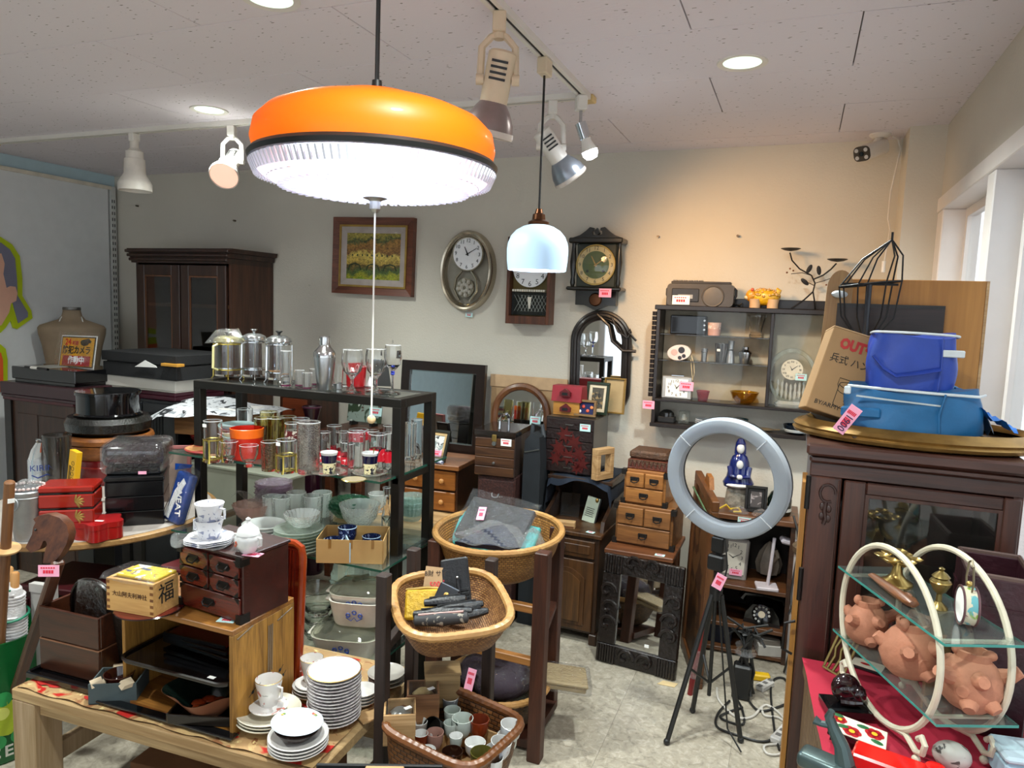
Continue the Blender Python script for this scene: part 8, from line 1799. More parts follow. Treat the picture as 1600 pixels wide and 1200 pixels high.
for a in ((722,1148,.03,.05,blotch('celadon with landscape','b4bdb6',[('2a3a34',.66,40)],rough=.2),celw,'large pale celadon cup with dark drawing'),(748,1150,.028,.05,plain('amber red glaze','7a2c10',.2,var=.4,coat=.4),brn,'amber red glazed straight cup'),(704,1150,.02,.04,celw,celw,'small celadon cup left of the drawing cup'),(712,1168,.018,.035,celw,None,'small pale cup in front of the drawing cup'),(742,1178,.028,.034,wpor,None,'white porcelain cup with lettering in the tray box'),(706,1132,.024,.045,celw,celw,'tall celadon cup at the back of the basket'),(703,1112,.024,.045,blotch('grey blue cup','8a9296',[('d0d4d4',.56,30)],rough=.2),None,'grey blue cup beside the glass fronted box')): cup(a[6],a[0],a[1],zc-.005,a[2],a[3],a[4],a[5])
cup('white cup with black character at the right end of the basket',795,1155,zc+.01,.03,.045,blotch('white with ink','c9cfd2',[('20242a',.68,40)],rough=.2),None,0,8)
cup('second white cup under the right end cup',792,1172,zc-.03,.028,.045,celw,None)
cup('white cup with red and blue flowers at the right front',780,1182,zc,.028,.045,blotch('imari cup','d2d4da',[('b02a2c',.62,34),('2c3f8a',.64,30)],rough=.2),None,0,6)
cup('second flowered cup under the red and blue one',773,1194,zc-.03,.027,.045,blotch('imari cup','d2d4da',[]),None)
cup('olive green cup at the bottom frame edge',752,1203,zc-.01,.03,.05,plain('olive glaze','5a5626',.2),plain('olive glaze','5a5626',.2))
cup('white cup cut by the bottom frame edge',770,1206,zc-.02,.026,.04,wpor,None)
cup('dark brown pot with glossy lid at the front',706,1196,zc-.02,.028,.04,plain('dark brown glaze','2a160e',.12,coat=.4),plain('dark brown glaze','2a160e',.12))
# wooden gift boxes with clear lids
def giftbox(label,pxl,z,w,d,h,rz,mat,content,lidf=True):
    p_ = atz(pxl[0],pxl[1],z); t = T('wooden_gift_box',label,'box',p_,rz)
    for (x0,x1,y0,y1) in ((-w/2,w/2,-d/2,-d/2+.006),(-w/2,w/2,d/2-.006,d/2),(-w/2,-w/2+.006,-d/2+.006,d/2-.006),(w/2-.006,w/2,-d/2+.006,d/2-.006)): MB().bx(x0,x1,y0,y1,0,h,.001).build('side',mat,t,False)
    MB().bx(-w/2,w/2,-d/2,d/2,0,.005).build('bottom',mat,t,False); MB().lathe([(0,h*.3),(w*.25,h*.4),(w*.35,h*.75),(w*.2,h*.9),(0,h*.92)],18).build('wrapped_cup',content,t)
    MB().bx(-w/2+.003,w/2-.003,-d/2+.003,d/2-.003,h-.003,h).build('clear_lid',glass('lid acrylic','f0efe8',.03,1.8),t,False); ptag(t,(w*.25,-d*.1,h+.001),(.02,.012),(-90,0,30),white_paper,None); return t
zb_ = .455
giftbox('nearest pale wooden gift box with clear lid',(624,1150),zb_,.085,.085,.085,30,pine,plain('silver paper','b4b6bc',.3,.5,.3))
giftbox('reddish wooden gift box with clear lid in the middle',(660,1118),zb_,.09,.085,.085,30,wood('cedar red','6e4a30','8f6644','x'),plain('tan paper','c9b184',.8))
t = T('glass_front_box','pale wooden box with glass front behind the other gift boxes','box',atz(690,1098,zb_),30); wz = wood('paulownia pale','7c6240','a0845a','x')
MB().bx(-.05,.05,-.03,.04,0,.10,.002).build('body',wz,t,False); MB().bx(.0505,.052,-.025,.035,.01,.09).build('glass_front',glass('lid acrylic','f0efe8',.03,1.8),t,False); MB().bx(-.053,.053,-.033,.043,.10,.108,.001).build('lid',wz,t,False)
# black folding thing at the very front
t = T('black_frame_tray','black edged tray with wooden slats at the bottom frame edge','tray',atz(600,1200,.52),24); MB().bx(-.16,.14,-.1,.0,-.02,.0,.004).build('tray',blackp,t,False); MB().bx(-.04,.05,-.1,-.02,.0,.02,.002).build('wood_block',pine,t,False); MB().bx(-.16,.14,-.002,.006,-.015,.008,.002).build('rim',blackp,t,False)
MB().bx(-.16,-.15,-.1,0,-.52,-.02).build('leg',blackp,t,False); MB().bx(.13,.14,-.1,0,-.52,-.02).build('leg',blackp,t,False)
# ------------------------------------------------------------------ right side: glazed cabinet
CX0,CX1,CY0,CY1,CT = .05,.505,1.93,2.30,1.312
t = T('glazed_cabinet','dark mahogany display cabinet with glazed door at the right','cabinet',(0,0,0))
mh = wood('mahogany','2a1510','4a281c','x',1,.35,.3); mhz = wood('mahogany stile','2a1510','4a281c','z',1,.35,.3)
MB().bx(CX0,CX0+.02,CY0,CY1,.05,CT-.03).build('side',mhz,t,False); MB().bx(CX1-.02,CX1,CY0,CY1,.05,CT-.03).build('side',mhz,t,False); MB().bx(CX0+.02,CX1-.02,CY1-.012,CY1,.05,CT-.03).build('back_panel',mh,t,False)
MB().bx(CX0+.02,CX1-.02,CY0+.005,CY1-.012,.05,.07).build('bottom_board',mh,t,False); MB().bx(CX0,CX1,CY0,CY1,0,.05).build('plinth',mh,t,False)
MB().bx(CX0-.012,CX1+.005,CY0-.03,CY1,CT-.03,CT,.006).build('top_board',mh,t,False); MB().bx(CX0-.004,CX1,CY0-.016,CY0+.01,CT-.05,CT-.03,.006).build('top_moulding',mh,t,False)
MB().bx(CX0,CX1,CY0-.004,CY0+.015,CT-.085,CT-.05,.002).build('frieze',mh,t,False)
MB().bx(CX0,CX0+.075,CY0-.006,CY0+.015,.05,CT-.085,.003).build('corner_stile',mhz,t,False)
MB().tube([(CX0+.068,CY0-.007,.06),(CX0+.068,CY0-.007,CT-.09)],.0025,5).build('stile_bead',mhz,t)
cr = plain('carved mahogany','2c1610',.4,0,.2,coat=.2)
P = [(CX0+.045+.018*cos(a_),CY0-.008,CT-.125+.022*sin(a_)) for a_ in [R(20*i) for i in range(16)]]; MB().tube(P,.0035,6).build('carved_scroll',cr,t)
MB().tube([(CX0+.042,CY0-.008,CT-.147),(CX0+.04,CY0-.008,CT-.17),(CX0+.044,CY0-.008,CT-.19),(CX0+.04,CY0-.008,CT-.205)],.005,6).build('carved_stem',cr,t)
for s_,z_ in ((-1,.16),(1,.165),(-1,.185),(1,.19)): MB().sph(CX0+.042+s_*.008,CY0-.008,CT-z_,.006,.003,.010,8).build('carved_leaf',cr,t)
dx0,dx1,dz0,dz1 = CX0+.08,CX1-.004,.1,CT-.088
dr_ = MB().bx(dx0,dx0+.05,CY0-.008,CY0+.012,dz0,dz1,.003).build('door_stile',mhz,t,False); MB().bx(dx1-.035,dx1,CY0-.008,CY0+.012,dz0,dz1,.003).build('door_stile',mhz,t,False)
MB().bx(dx0+.05,dx1-.035,CY0-.008,CY0+.012,dz1-.03,dz1,.003).build('door_rail',mh,t,False); MB().bx(dx0+.05,dx1-.035,CY0-.008,CY0+.012,dz0,dz0+.08,.003).build('door_rail',mh,t,False)
MB().bx(dx0+.05,dx1-.035,CY0,CY0+.004,dz0+.08,dz1-.03).build('door_pane',glass('cabinet pane','d2d2cc',.02,1.0),t,False)
for (a_,b_,c_,d_) in ((dx0+.05,dx0+.058,dz0+.08,dz1-.03),(dx1-.043,dx1-.035,dz0+.08,dz1-.03),(dx0+.058,dx1-.043,dz1-.038,dz1-.03)): MB().bx(a_,b_,CY0-.006,CY0,c_,d_).build('glazing_bead',mhz,t,False)
for z_ in (CT-.12,CT-.36): MB().cyl(CX0-.002,CY0-.01,z_-.05,.006,.085).build('hinge',irn,t)
MB().tube([(CX0-.006,CY0-.0,.84),(CX0-.03,CY0-.0,.83),(CX0-.032,CY0,.76),(CX0-.008,CY0,.75)],.004,6).build('side_handle',irn,t)
for z_ in (.5,.93): MB().bx(CX0+.02,CX1-.02,CY0+.03,CY1-.012,z_-.012,z_).build('inner_shelf',mh,t,False)
MB().bx(CX0-.014,CX0-.002,CY0+.03,CY0+.16,.2,1.2).build('side_batten',wood('side batten oak','8a5a20','a8742e','z'),t,False)
# things inside the cabinet
t = T('carved_duck','brown carved wooden duck inside the glazed cabinet','figurine',(.24,2.08,.93),10); MB().sph(0,0,.045,.07,.035,.04,16).build('body',wood('duck wood','4e2e18','74502e','x'),t); MB().tube([(-.05,0,.06),(-.065,0,.09),(-.062,0,.11)],[.018,.013,.012],10).build('neck',wood('duck wood','4e2e18','74502e','x'),t); MB().sph(-.07,0,.118,.02,.014,.015,12).build('head',wood('duck wood','4e2e18','74502e','x'),t)
for i in range(3):
    t = T('dark_leaf_ornament',['dark leaf shaped carving at the left inside the cabinet','dark leaf shaped carving in the middle of the cabinet','upright dark board carving inside the cabinet'][i],'carving',(.21+.055*i,2.15+.02*i,.93),10*i); MB().sph(0,0,.16+.03*i,.055,.012,.05+.02*i,14,M=tilt(0,30-40*i,0)).build('leaf',plain('dark carving','14161a',.35),t); MB().cyl(0,0,0,.008,.15).build('post',blackp,t)
t = T('tan_card_box','tan box at the back inside the glazed cabinet','box',(.27,2.24,.93),0); MB().bx(-.11,.05,-.01,.03,0,.24,.002).build('body',plain('tan board','9a7448',.7),t,False); MB().bx(-.112,.052,-.012,.032,.2,.25,.002).build('lid',plain('tan board','9a7448',.7),t,False)
# ---- gold oval tray on the cabinet
TC = Vector((.295,2.115,CT))
t = T('gold_oval_tray','large oval gilt frame tray on top of the cabinet','tray',TC)
def ovl(prof,a,b,n=72,dz=0): return [[((a+d)*cos(2*PI*i/n),(b+d)*sin(2*PI*i/n),z+dz) for i in range(n)] for d,z in prof]
gld = plain('antique gilt','8a6a38',.3,.7,.25,20)
MB().ring_loft(ovl([(-.05,.004),(-.02,.0),(-.004,.006),(0,.014),(-.006,.02),(-.002,.026),(-.012,.034),(-.016,.03),(-.026,.038),(-.034,.044),(-.042,.04),(-.05,.03)],.295,.205)).build('gilt_moulding',gld,t)
MB().slab(ell(.25,.16,48),.012,.006).build('base',wood('ribbed brown base','33200f','4e3319','x',1.4),t)
for i in range(14): MB().bx(-.2+.028*i,-.18+.028*i,-.12,.12,.018,.021,M=MR(R(18),4,'Z')).build('rib',wood('ribbed brown base','33200f','4e3319','x',1.4),t,False)
o = ptag(t,(-.17,-.178,.062),(.03,.085),(20,32,-10)); text(o,'1900',.026,(0,-.001,-.01),plain('pen violet','3a2a4a',.7),(90,90,0))
# cardboard box with print
t = T('printed_carton','brown cardboard box printed OUT DOOR leaning in the oval tray','cardboard box',(.115,2.04,CT+.052),rot=(R(-10),R(16),R(8)))
kc = plain('kraft carton','9c7a52',.8,var=.05)
MB().bx(-.09,.13,0,.1,0,.225,.002).build('body',kc,t,False); MB().bx(-.09,.13,-.0,.1,.225,.228).build('top_flap',plain('kraft carton light','b3926a',.8),t,False); MB().bx(.0,.004,.0,.1,.228,.2295).build('tape',plain('brown tape','8a6430',.3),t,False)
rdp = plain('print red','b02a24',.6)
text(t,'OUT·DOOR',.037,(-.062,-.0008,.188),rdp,bold=.0022,align='LEFT',sx=.8); text(t,'兵式 ハンゴー',.026,(-.075,-.0008,.145),black_ink,align='LEFT',sx=.9); text(t,'BY/ARMY',.016,(-.075,-.0008,.022),black_ink,align='LEFT')
m = MB()
def ln(P,nm='drawing'): return MB().tube([(x,-.0006,z) for x,z in P],.0008,4).build(nm,black_ink,t)
ln([(-.03,.085),(-.03,.03)]); ln([(.03,.085),(.03,.03)]); ln(ell(.03,.009,20,0,.085)+[(.03,.085)]); ln(ell(.03,.009,14,0,.032,180,360)); ln([(-.03,.075),(-.034,.082),(-.034,.1),(.034,.1),(.034,.082),(.03,.075)]); ln(ell(.03,.009,14,0,.07,180,360)); ln(ell(.007,.005,12,0,.045)); ln([(-.006,.036),(.006,.036)])
# plastic bag edge
o = bagmesh(.07,.05,.09,21).build('plastic_bag',film('clear film',haze=.16),None,loc=(.075,2.16,CT+.16)); tag(o,'crumpled plastic bag behind the printed carton','plastic bag')
t = T('carton_support','grey box behind the printed carton carrying the plastic bag','box',(.085,2.20,CT+.02),0); MB().bx(-.04,.05,-.04,.03,0,.138,.002).build('body',plain('grey board box','5c5852',.7),t,False); MB().bx(-.042,.052,-.042,.032,.12,.14,.002).build('lid',plain('grey board box','5c5852',.7),t,False)
# blue bags
def soft(name,t,w,d,h,mat,seed=1,top=1.0,sag=.1,nz=10,n=3.2,slump=0):
    rn = random.Random(seed); ph = [rn.random()*6 for _ in range(6)]; rows = []
    for j in range(nz+1):
        v = j/nz; row = []
        for i in range(40):
            a = 2*PI*i/40; c,s_ = cos(a),sin(a); k_ = (abs(c)**n+abs(s_)**n)**(-1/n); q = 1+sag*sin(PI*v)-(1-top)*v+.03*sin(3*a+ph[0]+5*v)+.018*sin(7*a+ph[1]-6*v)
            row.append((w/2*q*c*k_+slump*v,d/2*q*s_*k_,h*v+.008*sin(2*a+ph[2])*v))
        rows.append(row)
    return MB().ring_loft(rows,True,True,True).build(name,mat,t)
t = T('teal_bag','teal blue nylon bag with white zip lying in the oval tray','bag',(.275,2.06,CT+.038),3); tl = plain('teal nylon','0f5a8a',.5,0,.12,20,bump=.25,bscale=30)
soft('body',t,.31,.19,.105,tl,3,.92,.03)
MB().tube([(-.155,-.06,.105),(-.05,-.095,.103),(.05,-.096,.1),(.13,-.085,.098),(.15,-.05,.1)],.0035,6).build('white_piping',plain('white piping','c9d0d2',.5),t)
for i in range(42): MB().bx(-.003,.003,-.001,.003,-.002,.002,M=MT((-.135+.0045*i,-.094-.004*sin(PI*i/42),.083-.012*i/42))).build('zip_tooth',plain('zip grey','a9b2b4',.4,.4),t,False)
MB().bx(-.165,-.15,-.09,-.075,.085,.105,.003).build('zip_end',plain('clear buckle','c4ccd0',.3),t)
MB().bx(-.17,-.08,-.098,-.088,.03,.055,.004).build('side_tab',tl,t); MB().tube([(.05,-.098,.0),(.045,-.1,.05),(.055,-.1,.1)],.0025,5).build('seam',tl,t)
MB().grid(10,6,lambda u,v: (.13+.09*u,-.07+.12*v,.02+.05*(1-u)+.008*sin(12*u+9*v))).build('bright_lining',plain('bright blue lining','0c6ac0',.5),t,thick=.003)
MB().grid(12,8,lambda u,v: (.10+.09*u,.0+.1*v,.10*(1-u*u)+.012*sin(9*v))).build('flap',tl,t,thick=.004)
t = T('blue_cooler_bag','royal blue nylon bag with white trim on the teal bag','bag',(.262,2.05,CT+.142),2); rb_ = plain('royal nylon','1c3c96',.45,0,.1,20,bump=.2,bscale=30)
soft('body',t,.19,.14,.135,rb_,8,.96,.06,slump=.006)
MB().tube([(.1*cos(2*PI*i/40)*(abs(cos(2*PI*i/40))**3.2+abs(sin(2*PI*i/40))**3.2)**(-1/3.2)*.96+.006,.072*sin(2*PI*i/40)*(abs(cos(2*PI*i/40))**3.2+abs(sin(2*PI*i/40))**3.2)**(-1/3.2)*.96,.134+.006*cos(2*PI*i/40+2)) for i in range(40)],.003,6,True).build('white_trim',plain('white piping','c9d0d2',.5),t)
MB().tube([(-.09,-.07,.08),(-.065,-.082,.05),(-.04,-.088,.035),(.0,-.086,.042),(.055,-.078,.055)],.011,8,flat=.3).build('strap',plain('royal webbing','1a3488',.5),t)
MB().bx(.058,.105,-.075,-.055,.085,.102,.002).build('white_tab',plain('white piping','c9d0d2',.5),t,False); MB().tube([(.055,-.073,.0),(.058,-.075,.06),(.057,-.07,.13)],.002,5).build('seam',rb_,t)
# boards behind the bags
t = T('orange_board','large orange brown wooden board leaning by the window','board',(.285,2.275,CT+.0),rot=(R(-1.5),0,0)); MB().bx(-.175,.175,0,.012,0,.425,.001).build('panel',wood('orange veneer','96601f','b47c34','z',.5),t,False); MB().bx(.175,.182,-.001,.013,0,.425).build('edge_strip',pine,t,False)
t = T('dark_grained_board','dark brown grained board in front of the orange board','board',(.235,2.255,CT+.0),rot=(R(-1.5),0,0)); MB().bx(-.14,.13,0,.010,0,.355,.001).build('panel',wood('dark grained','160e0d','2a1a17','x',1.2,.5),t,False); MB().bx(-.14,.13,-.001,.0,.345,.355).build('top_edge',blackwood,t,False)
t = T('wooden_back_shape','tan curved wooden back piece leaning behind the carton','wood piece',(.085,2.262,CT+.0),rot=(R(-2),R(2),0))
MB().prism([(-.034,0),(.034,0),(.034,.40)]+[(.034*cos(R(15*i)),.40+.05*sin(R(15*i))) for i in range(1,12)]+[(-.034,.40)],.02).build('board',wood('tan plywood','8a6438','a98450','z'),t,False); MB().sph(.0,-.012,.38,.022,.012,.011,12).build('pale_knob',plain('pale grey knob','b9c2c8',.4),t)
# wire cage
t = T('wire_cage','black wire pointed cage hanging shape on a stick','wire cage',(.168,2.195,CT+.022)); wr = plain('black wire','131314',.4,.5)
apex = Vector((.045,0,.505)); zr = .385
ringp = [Vector((.078*cos(R(40+360*i/7)),.062*sin(R(40+360*i/7)),zr+.01*cos(R(40+360*i/7)))) for i in range(7)]
MB().tube([tuple(p_) for p_ in ringp],.0028,6,True).build('ring',wr,t)
for p_ in ringp: MB().tube([apex,apex.lerp(p_,.55)+Vector((.012*(1 if p_.x > 0 else -.2),0,.018)),p_,Vector((p_.x*.85,p_.y*.85,zr-.09)),Vector((p_.x*.3,p_.y*.3,.24))],.0022,6).build('rib',wr,t)
MB().tube([(0,0,0),(0,0,zr)],.007,8).build('stick',plain('dark stick','1c2028',.4),t); MB().lathe([(0,0),(.04,0),(.04,.006),(0,.01)],20).build('foot',wr,t); MB().bx(-.07,.07,-.003,.003,zr-.003,zr+.003).build('cross_bar',wr,t,False); MB().tube([apex,apex+Vector((0,0,.02))],.003,6).build('top_loop',wr,t)
# ------------------------------------------------------------------ red table
RTZ = .76
t = T('red_cloth_table','table with ribbed wooden side under a red cloth','table',(0,0,0)); rtw = wood('ribbed oak','4e3820','72573a','z',1.6,.6)
q0,q1 = Vector((.066,1.895,0)),Vector((.125,1.25,0))
MB().slab([(q0.x+.004,q0.y),(q1.x+.004,q1.y),(.505,1.25),(.505,1.895)],.03,RTZ-.035).build('tabletop',rtw,t)
for i in range(26):
    a_ = q0.lerp(q1,i/26); b_ = q0.lerp(q1,(i+.86)/26); MB().slab([(a_.x+.01,a_.y),(b_.x+.01,b_.y),(b_.x+.022,b_.y),(a_.x+.022,a_.y)],RTZ-.04,0).build('side_slat',rtw,t,False)
MB().slab([(q0.x+.03,q0.y-.02),(q1.x+.03,q1.y),(.5,1.25),(.5,1.875)],.04,0).build('plinth',rtw,t,False)
rc_ = plain('crimson cloth','a01430',.85,0,.1,8,bump=.2,bscale=60)
def cl_(u,v):
    a_ = q0.lerp(q1,v); x = a_.x+(.506-a_.x)*u; return (x,a_.y,RTZ-.001+.005*sin(6*u+9*v)*sin(11*v+3*u)**2+.003)
o = MB().grid(30,30,cl_).build('red_cloth',rc_,None,thick=.002); tag(o,'crimson felt cloth covering the right table','cloth')
RT = RTZ+.008
# ---- white hoop stand with two glass shelves
HS = Vector((.276,1.667,RT)); t = T('hoop_stand','cream metal stand of two hoops with glass shelves','stand',HS,24)
crm = plain('cream enamel','c9c2ac',.4); hr = .182; hz_ = .965-RT
for sx in (-1,1):
    MB().tube([(sx*.068,hr*cos(2*PI*i/56),hz_+hr*sin(2*PI*i/56)) for i in range(56)],.0065,8,True).build('hoop',crm,t)
    for sy in (-1,1):
        P = [(sx*.068,sy*(.10+.0*i),.03) for i in range(1)]
        MB().tube([(sx*.068,sy*.06,hz_-hr*.945),(sx*.068,sy*.10,.035),(sx*.068,sy*.135,.022),(sx*.068,sy*.155,.03),(sx*.068,sy*.16,.05),(sx*.068,sy*.148,.06),(sx*.068,sy*.138,.05)],.006,8).build('scroll_foot',crm,t)
        MB().sph(sx*.068,sy*.138,.0085,.0085,seg=8).build('foot_pad',crm,t)
for y_,z_ in ((.165,1.03-RT),(-.165,1.03-RT),(.155,.875-RT),(-.155,.875-RT)): MB().tube([(-.068,y_,z_),(.068,y_,z_)],.0045,6).build('cross_bar',crm,t)
for z_ in (1.036-RT,.881-RT):
    g_ = MB().bx(-.078,.078,-.2,.195,z_,z_+.005).build('glass_shelf',glass('aqua shelf glass','d8e8e4',.1,1.2),t,False)
    ed = plain('aqua glass edge','3f8a80',.15)
    MB().bx(-.0786,-.078,-.2,.195,z_,z_+.005).build('glass_edge',ed,g_,False); MB().bx(-.078,.078,-.2006,-.2,z_,z_+.005).build('glass_edge',ed,g_,False); MB().bx(.078,.0786,-.2,.195,z_,z_+.005).build('glass_edge',ed,g_,False)
def hs(x,y,z): return HS+MR(R(24),3,'Z') @ Vector((x,y,0))+Vector((0,0,z-RT))
UZ1,LZ1 = 1.0415,.8865
# clay creatures
clay = plain('terracotta','ab7257',.75,0,.16,22,bump=.5,bscale=45)
def clayp(label,loc,s,rz,seed):
    rn = random.Random(seed); t = T('clay_creature',label,'clay figure',loc,rz,'terracotta creatures on the hoop stand')
    MB().lathe([(0,0),(.028*s,.0),(.04*s,.012*s),(.047*s,.035*s),(.043*s,.06*s),(.033*s,.078*s),(.025*s,.087*s),(.026*s,.1*s),(.021*s,.101*s),(.018*s,.08*s),(0,.055*s)],28,fn=lambda a,h: 1+.06*sin(2*a+seed)+.05*sin(3*a+h*40)).build('pot_body',clay,t)
    for i,(a_,z_,L,up) in enumerate(((200,.055,.03,.012),(-15,.06,.032,.02),(250,.02,.016,-.006),(300,.022,.016,-.006),(110,.05,.022,.012),(270,.062,.014,.004),(235,.04,.01,0))):
        c,s_ = cos(R(a_)),sin(R(a_)); b_ = Vector((c*.036*s,s_*.036*s,z_*s)); MB().tube([b_,b_+Vector((c*L*.6*s,s_*L*.6*s,up*.4*s)),b_+Vector((c*L*s,s_*L*s,up*s))],[.016*s,.0125*s,.0095*s],10).build('knob',clay,t)
    MB().sph(.02*s,-.012*s,.098*s,.012*s,.010*s,.009*s,10).build('ear',clay,t); MB().sph(-.024*s,.004*s,.1*s,.01*s,.009*s,.012*s,10).build('ear',clay,t)
    return t
clayp('terracotta creature at the back left of the lower glass shelf',hs(-.035,.13,LZ1),.98,30,1); clayp('terracotta creature nearest the left hoop',hs(-.022,-.015,LZ1),1.12,60,4); clayp('terracotta creature half hidden behind the left one',hs(.04,.06,LZ1),.92,140,6); clayp('terracotta creature with open mouth at the front right',hs(.026,-.135,LZ1),1.12,10,9)
# upper shelf
t = T('brass_candelabrum','brass stand with seven small flower dishes','candle holder',hs(.0,.09,UZ1),0)
MB().lathe([(0,0),(.034,0),(.033,.004),(.02,.012),(.012,.022),(.009,.04),(.008,.05),(0,.05)],28).build('base',brass,t)
for i in range(7):
    a_ = R(60*i); x,y = (.032*cos(a_),.032*sin(a_)) if i < 6 else (0,0); zz = .052 if i < 6 else .066
    MB().lathe([(0,0),(.005,.001),(.012,.005),(.0165,.009),(.0155,.0095),(.008,.005),(0,.004)],18,x,y,zz,fn=lambda a,h: 1+.06*cos(6*a)).build('flower_dish',brass,t)
    if i < 6: MB().tube([(0,0,.046),(x*.6,y*.6,.045),(x,y,.053)],.0025,6).build('arm',brass,t)
t = T('brass_censer','small brass lidded goblet beside the drum clock','censer',hs(.012,-.04,UZ1),0); MB().lathe([(0,0),(.018,0),(.017,.003),(.006,.014),(.005,.03),(.012,.036),(.019,.05),(.019,.058),(.013,.064),(.017,.066),(.012,.072),(.004,.078),(.006,.083),(0,.087)],26).build('body',plain('aged brass','8a7848',.3,.85,.2),t); MB().lathe([(.0185,.052),(.0205,.055),(.0185,.058)],26).build('band',brass,t)
t = T('drum_clock','round drum shaped clock with painted side and brass handle','clock',hs(.018,-.115,UZ1+.0375),2)
MB().lathe([(0,-.012),(.036,-.012),(.0365,.012),(0,.012)],36,M=MR(PI/2,4,'Y')).build('painted_drum',blotch('painted meadow','c4bca4',[('5a9aa0',.5,30),('7aa03a',.55,34),('7a3a4c',.62,40)],rough=.4),t)
for sx in (-1,1): MB().tube([(sx*.012,.0365*cos(2*PI*i/32),.0365*sin(2*PI*i/32)) for i in range(32)],.0022,6,True).build('rim',plain('pewter rim','6a4c50',.3,.5),t)
MB().lathe([(0,0),(.032,0)],30,M=MT((-.0128,0,0)) @ MR(-PI/2,4,'Y')).build('dial',white_paper,t)
MB().tube([(0,-.02,.034),(0,-.026,.05),(0,-.016,.082),(0,0,.09),(0,.016,.082),(0,.026,.05),(0,.02,.034)],.002,6).build('handle',plain('grey brass wire','8a8068',.3,.8),t); MB().sph(0,0,.043,.006,seg=10).build('top_knob',brass,t)
t = T('carved_wood_stick','carved brown wooden mask piece lying on the upper shelf','carving',hs(-.045,.03,UZ1+.010),rot=(R(90),0,R(24))); MB().lathe([(0,-.085),(.008,-.08),(.011,-.03),(.014,.03),(.015,.065),(.01,.08),(0,.083)],14,fn=lambda a,h: 1+.12*sin(3*a+h*90),sy=.65).build('carving',wood('carved stick','4a2610','7c4a22','z',2),t); MB().sph(.006,.008,.05,.005,.004,.012,8).build('nose',wood('carved stick','4a2610','7c4a22','z',2),t)
# things on the red cloth
def rt_(x,y,z=0): return atz(x,y,RT+z)
p_ = rt_(1300,1052); t = T('brass_plaque','pierced brass plaque leaning beside the hoop stand','plaque',p_,rot=(R(-16),R(14),R(-22)))
for (x0,x1,z0,z1) in ((-.026,.026,0,.006),(-.026,.026,.094,.1),(-.026,-.02,.006,.094),(.02,.026,.006,.094)): MB().bx(x0,x1,0,.004,z0,z1,.001).build('frame',plain('aged brass','8a7848',.3,.85,.2),t,False)
for i in range(3): MB().tube([(-.014+.013*i,.002,.006),(-.01+.013*i,.002,.04),(-.016+.013*i,.002,.06),(-.011+.013*i,.002,.094)],.0035,6).build('pierced_figure',plain('aged brass','8a7848',.3,.85,.2),t)
p_ = rt_(1322,1110); t = T('black_slab','black lacquer slab under the dark carved animal','slab',p_,20); MB().slab([(-.05,-.03),(.045,-.035),(.05,.035),(-.045,.04)],.014).build('slab',glblk,t); MB().slab([(-.04,-.022),(.036,-.026),(.04,.026),(-.036,.03)],.003,.014).build('raised_panel',glblk,t)
t = T('curled_animal','polished dark purple wood curled animal carving','carving',p_+Vector((-.004,.006,.017)),30); pwd = plain('rosewood polish','1c0a0e',.15,coat=.5)
MB().sph(0,0,.031,.032,.027,.031,18).build('body',pwd,t); MB().sph(.018,-.018,.024,.018,.016,.022,14).build('head',pwd,t); MB().tube([(-.02,-.015,.01),(.0,-.027,.012),(.02,-.03,.012)],[.009,.008,.005],8).build('leg',pwd,t); MB().tube([(-.028,.0,.03),(-.02,-.014,.048),(-.002,-.02,.05)],.006,8).build('tail',pwd,t)
p_ = rt_(1336,1160); t = T('camellia_box','flat black box with red camellia flowers on a white lid','box',p_,rot=(R(4),R(6),R(-8)))
MB().bx(-.052,.052,-.03,.03,.012,.026,.002).build('body',glblk,t,False); ld = MB().bx(-.053,.053,-.031,.031,.0262,.0295,.001).build('lid',plain('cream lid','d8d0bc',.4),t,False)
for sx in (-1,1):
    for sy in (-1,1): MB().bx(sx*.042-.004,sx*.042+.004,sy*.02-.004,sy*.02+.004,0,.012).build('foot',glblk,t,False)
for i,(x,y,r_) in enumerate(((-.035,.012,.013),(-.01,-.014,.017),(.03,.006,.017),(-.048,-.012,.008))):
    fw = MB()
    for j in range(6): MB().lathe([(0,.0303),(r_*.52,.0303),(r_*.5,.0298)],14,x+r_*.55*cos(R(60*j)),y+r_*.5*sin(R(60*j)),0).build('petal',plain('camellia red','a8121c',.4),ld)
    MB().lathe([(0,.0309),(r_*.34,.0308),(r_*.34,.03)],12,x,y).build('stamen',plain('camellia yellow','d8a824',.4),ld)
for x,y,a_ in ((-.028,-.008,20),(.008,.016,10),(.036,-.018,-10),(-.04,.024,0)): MB().sph(0,0,.0304,.012,.006,.0008,10,M=MT((x,y,0)) @ MR(R(a_),4,'Z')).build('leaf',plain('camellia leaf','1c5a30',.4),ld)
p_ = rt_(1352,1188); 
t = T('red_tin_toy','bright red enamel toy with chrome edge at the bottom edge','toy',rt_(1402,1222),-14); rde = plain('red enamel','c01410',.15,0,.05,coat=.6)
MB().bx(-.075,.05,-.045,.012,0,.05,.004).build('body',rde,t); MB().lathe([(0,-.006),(.026,-.006),(.03,0),(.026,.006),(0,.006)],28,.058,-.012,.03,M=None).build('chrome_disc',plain('dark chrome','5a6068',.15,.9),t); MB().lathe([(0,0),(.02,0),(.016,.03),(0,.032)],20,.058,-.012,.032).build('red_cone',rde,t)
t = T('grey_metal_iron','grey green metal water bird shaped iron at the corner','metal object',rt_(1292,1205),-20); gm = plain('grey green metal','4c5c5c',.35,.6,.2)
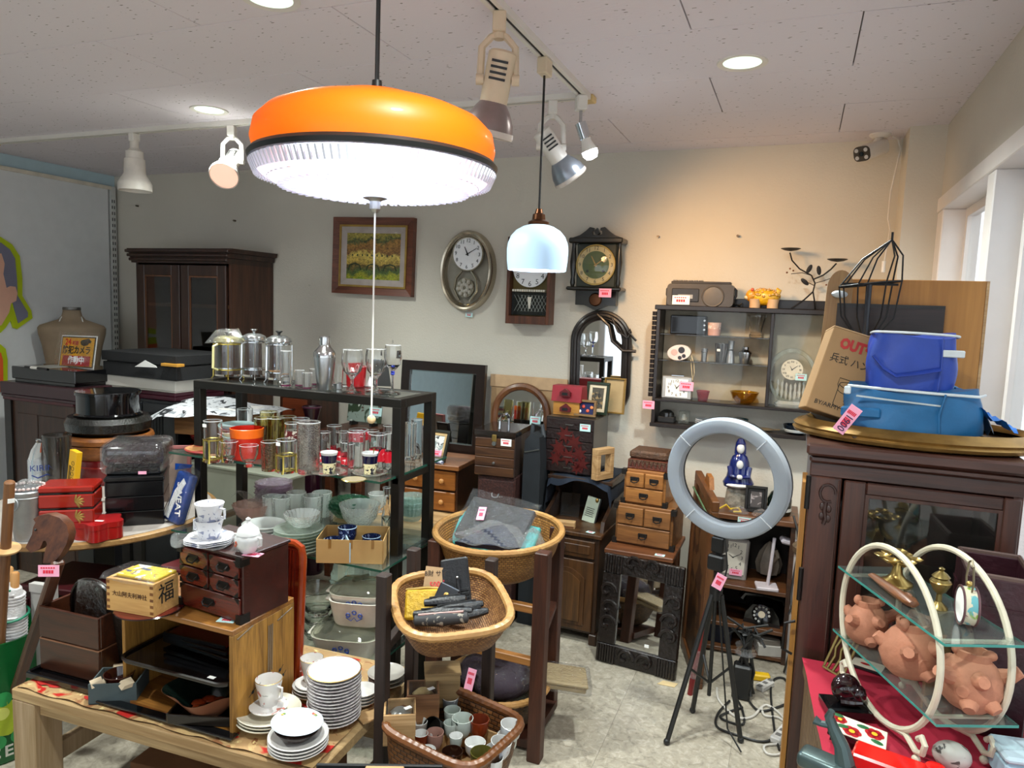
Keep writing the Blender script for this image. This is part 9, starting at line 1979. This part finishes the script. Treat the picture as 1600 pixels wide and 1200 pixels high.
MB().bx(-.05,.05,-.03,.02,0,.03,.01,seg=3).build('base',gm,t); MB().tube([(.03,.0,.03),(.022,.0,.06),(.004,.004,.085),(-.006,.006,.105),(-.002,.006,.118)],[.018,.014,.011,.009,.006],10).build('neck',gm,t); MB().tube([(-.002,.004,.09),(-.018,0,.088),(-.03,-.002,.092)],[.007,.006,.009],8).build('spout',gm,t)
p_ = rt_(1485,1200); t = T('marbled_egg','grey and white veined stone egg at the bottom edge','stone',p_); MB().sph(0,0,.026,.034,.028,.026,20).build('stone',blotch('veined stone','b4b0a8',[('4a4844',.60,60)],rough=.4),t); MB().lathe([(.016,.0),(.02,.002),(.016,.004)],18).build('ring_stand',blackwood,t)
t = T('pale_blue_box','pale blue box corner at the right frame edge','box',rt_(1590,1215),10); MB().bx(-.04,.06,-.04,.04,0,.045,.006).build('body',plain('pale blue card','9fb9c8',.6),t,False); MB().bx(-.042,.062,-.042,.042,.046,.06,.005).build('lid',plain('pale blue card light','b4c8d2',.6),t,False)
p_ = rt_(1352,1042); t = T('printed_booklet','cream booklet with red print lying behind the hoop stand','booklet',p_,-18); MB().bx(-.03,.04,-.02,.025,0,.006).build('pages',plain('booklet dark','26282a',.5),t,False); MB().bx(-.03,.04,-.02,.025,.006,.0075).build('cover',plain('cream lid','d8d0bc',.4),t,False); MB().sph(.0,.0,.0078,.012,.006,.0006,10).build('red_mark',plain('camellia red','a8121c',.4),t)
t = T('pale_board','pale wooden board standing behind the front creature','board',hs(.095,.06,RT-.0),34); MB().bx(-.03,.03,0,.008,0,.22,.001).build('board',wood('pale ply','9a7c54','b89c70','z'),t,False); MB().bx(-.03,.03,-.003,0,.0,.03).build('grey_foot',plain('grey felt','7a7672',.8),t,False)
t = T('printed_bookmark','white card with black lace print behind the front creature','card',hs(.125,-.0,RT),rot=(R(-6),0,R(14))); MB().bx(-.012,.012,0,.002,.0,.25).build('card',white_paper,t,False)
for i in range(10): MB().tube([(-.007+.002*cos(i),-.0006,.15+.007*i),(.0,-.0006,.154+.007*i),(.007,-.0006,.15+.007*i)],.0008,4).build('lace_print',black_ink,t)
# purple leather box
t = T('leather_box','open dark purple leather box at the right edge','box',(.44,1.745,RT),-4); pl = plain('purple leather','33141d',.4,0,.2,16,coat=.15,bump=.6,bscale=40)
for (x0,x1,y0,y1) in ((-.075,.05,-.06,-.05),(-.075,.05,.12,.13),(-.075,-.065,-.05,.12),(.04,.05,-.05,.12)): MB().bx(x0,x1,y0,y1,0,.335,.003).build('wall',pl,t,False)
MB().bx(-.075,.05,-.06,.13,0,.01).build('bottom',pl,t,False)
MB().tube([(-.07,-.055,.337),(.045,-.055,.337),(.045,.125,.337),(-.07,.125,.337)],.006,6,True).build('bound_edge',plain('worn leather edge','5a4640',.5),t)
MB().bx(-.077,.052,-.062,.132,.27,.276).build('stitched_band',pl,t,False)
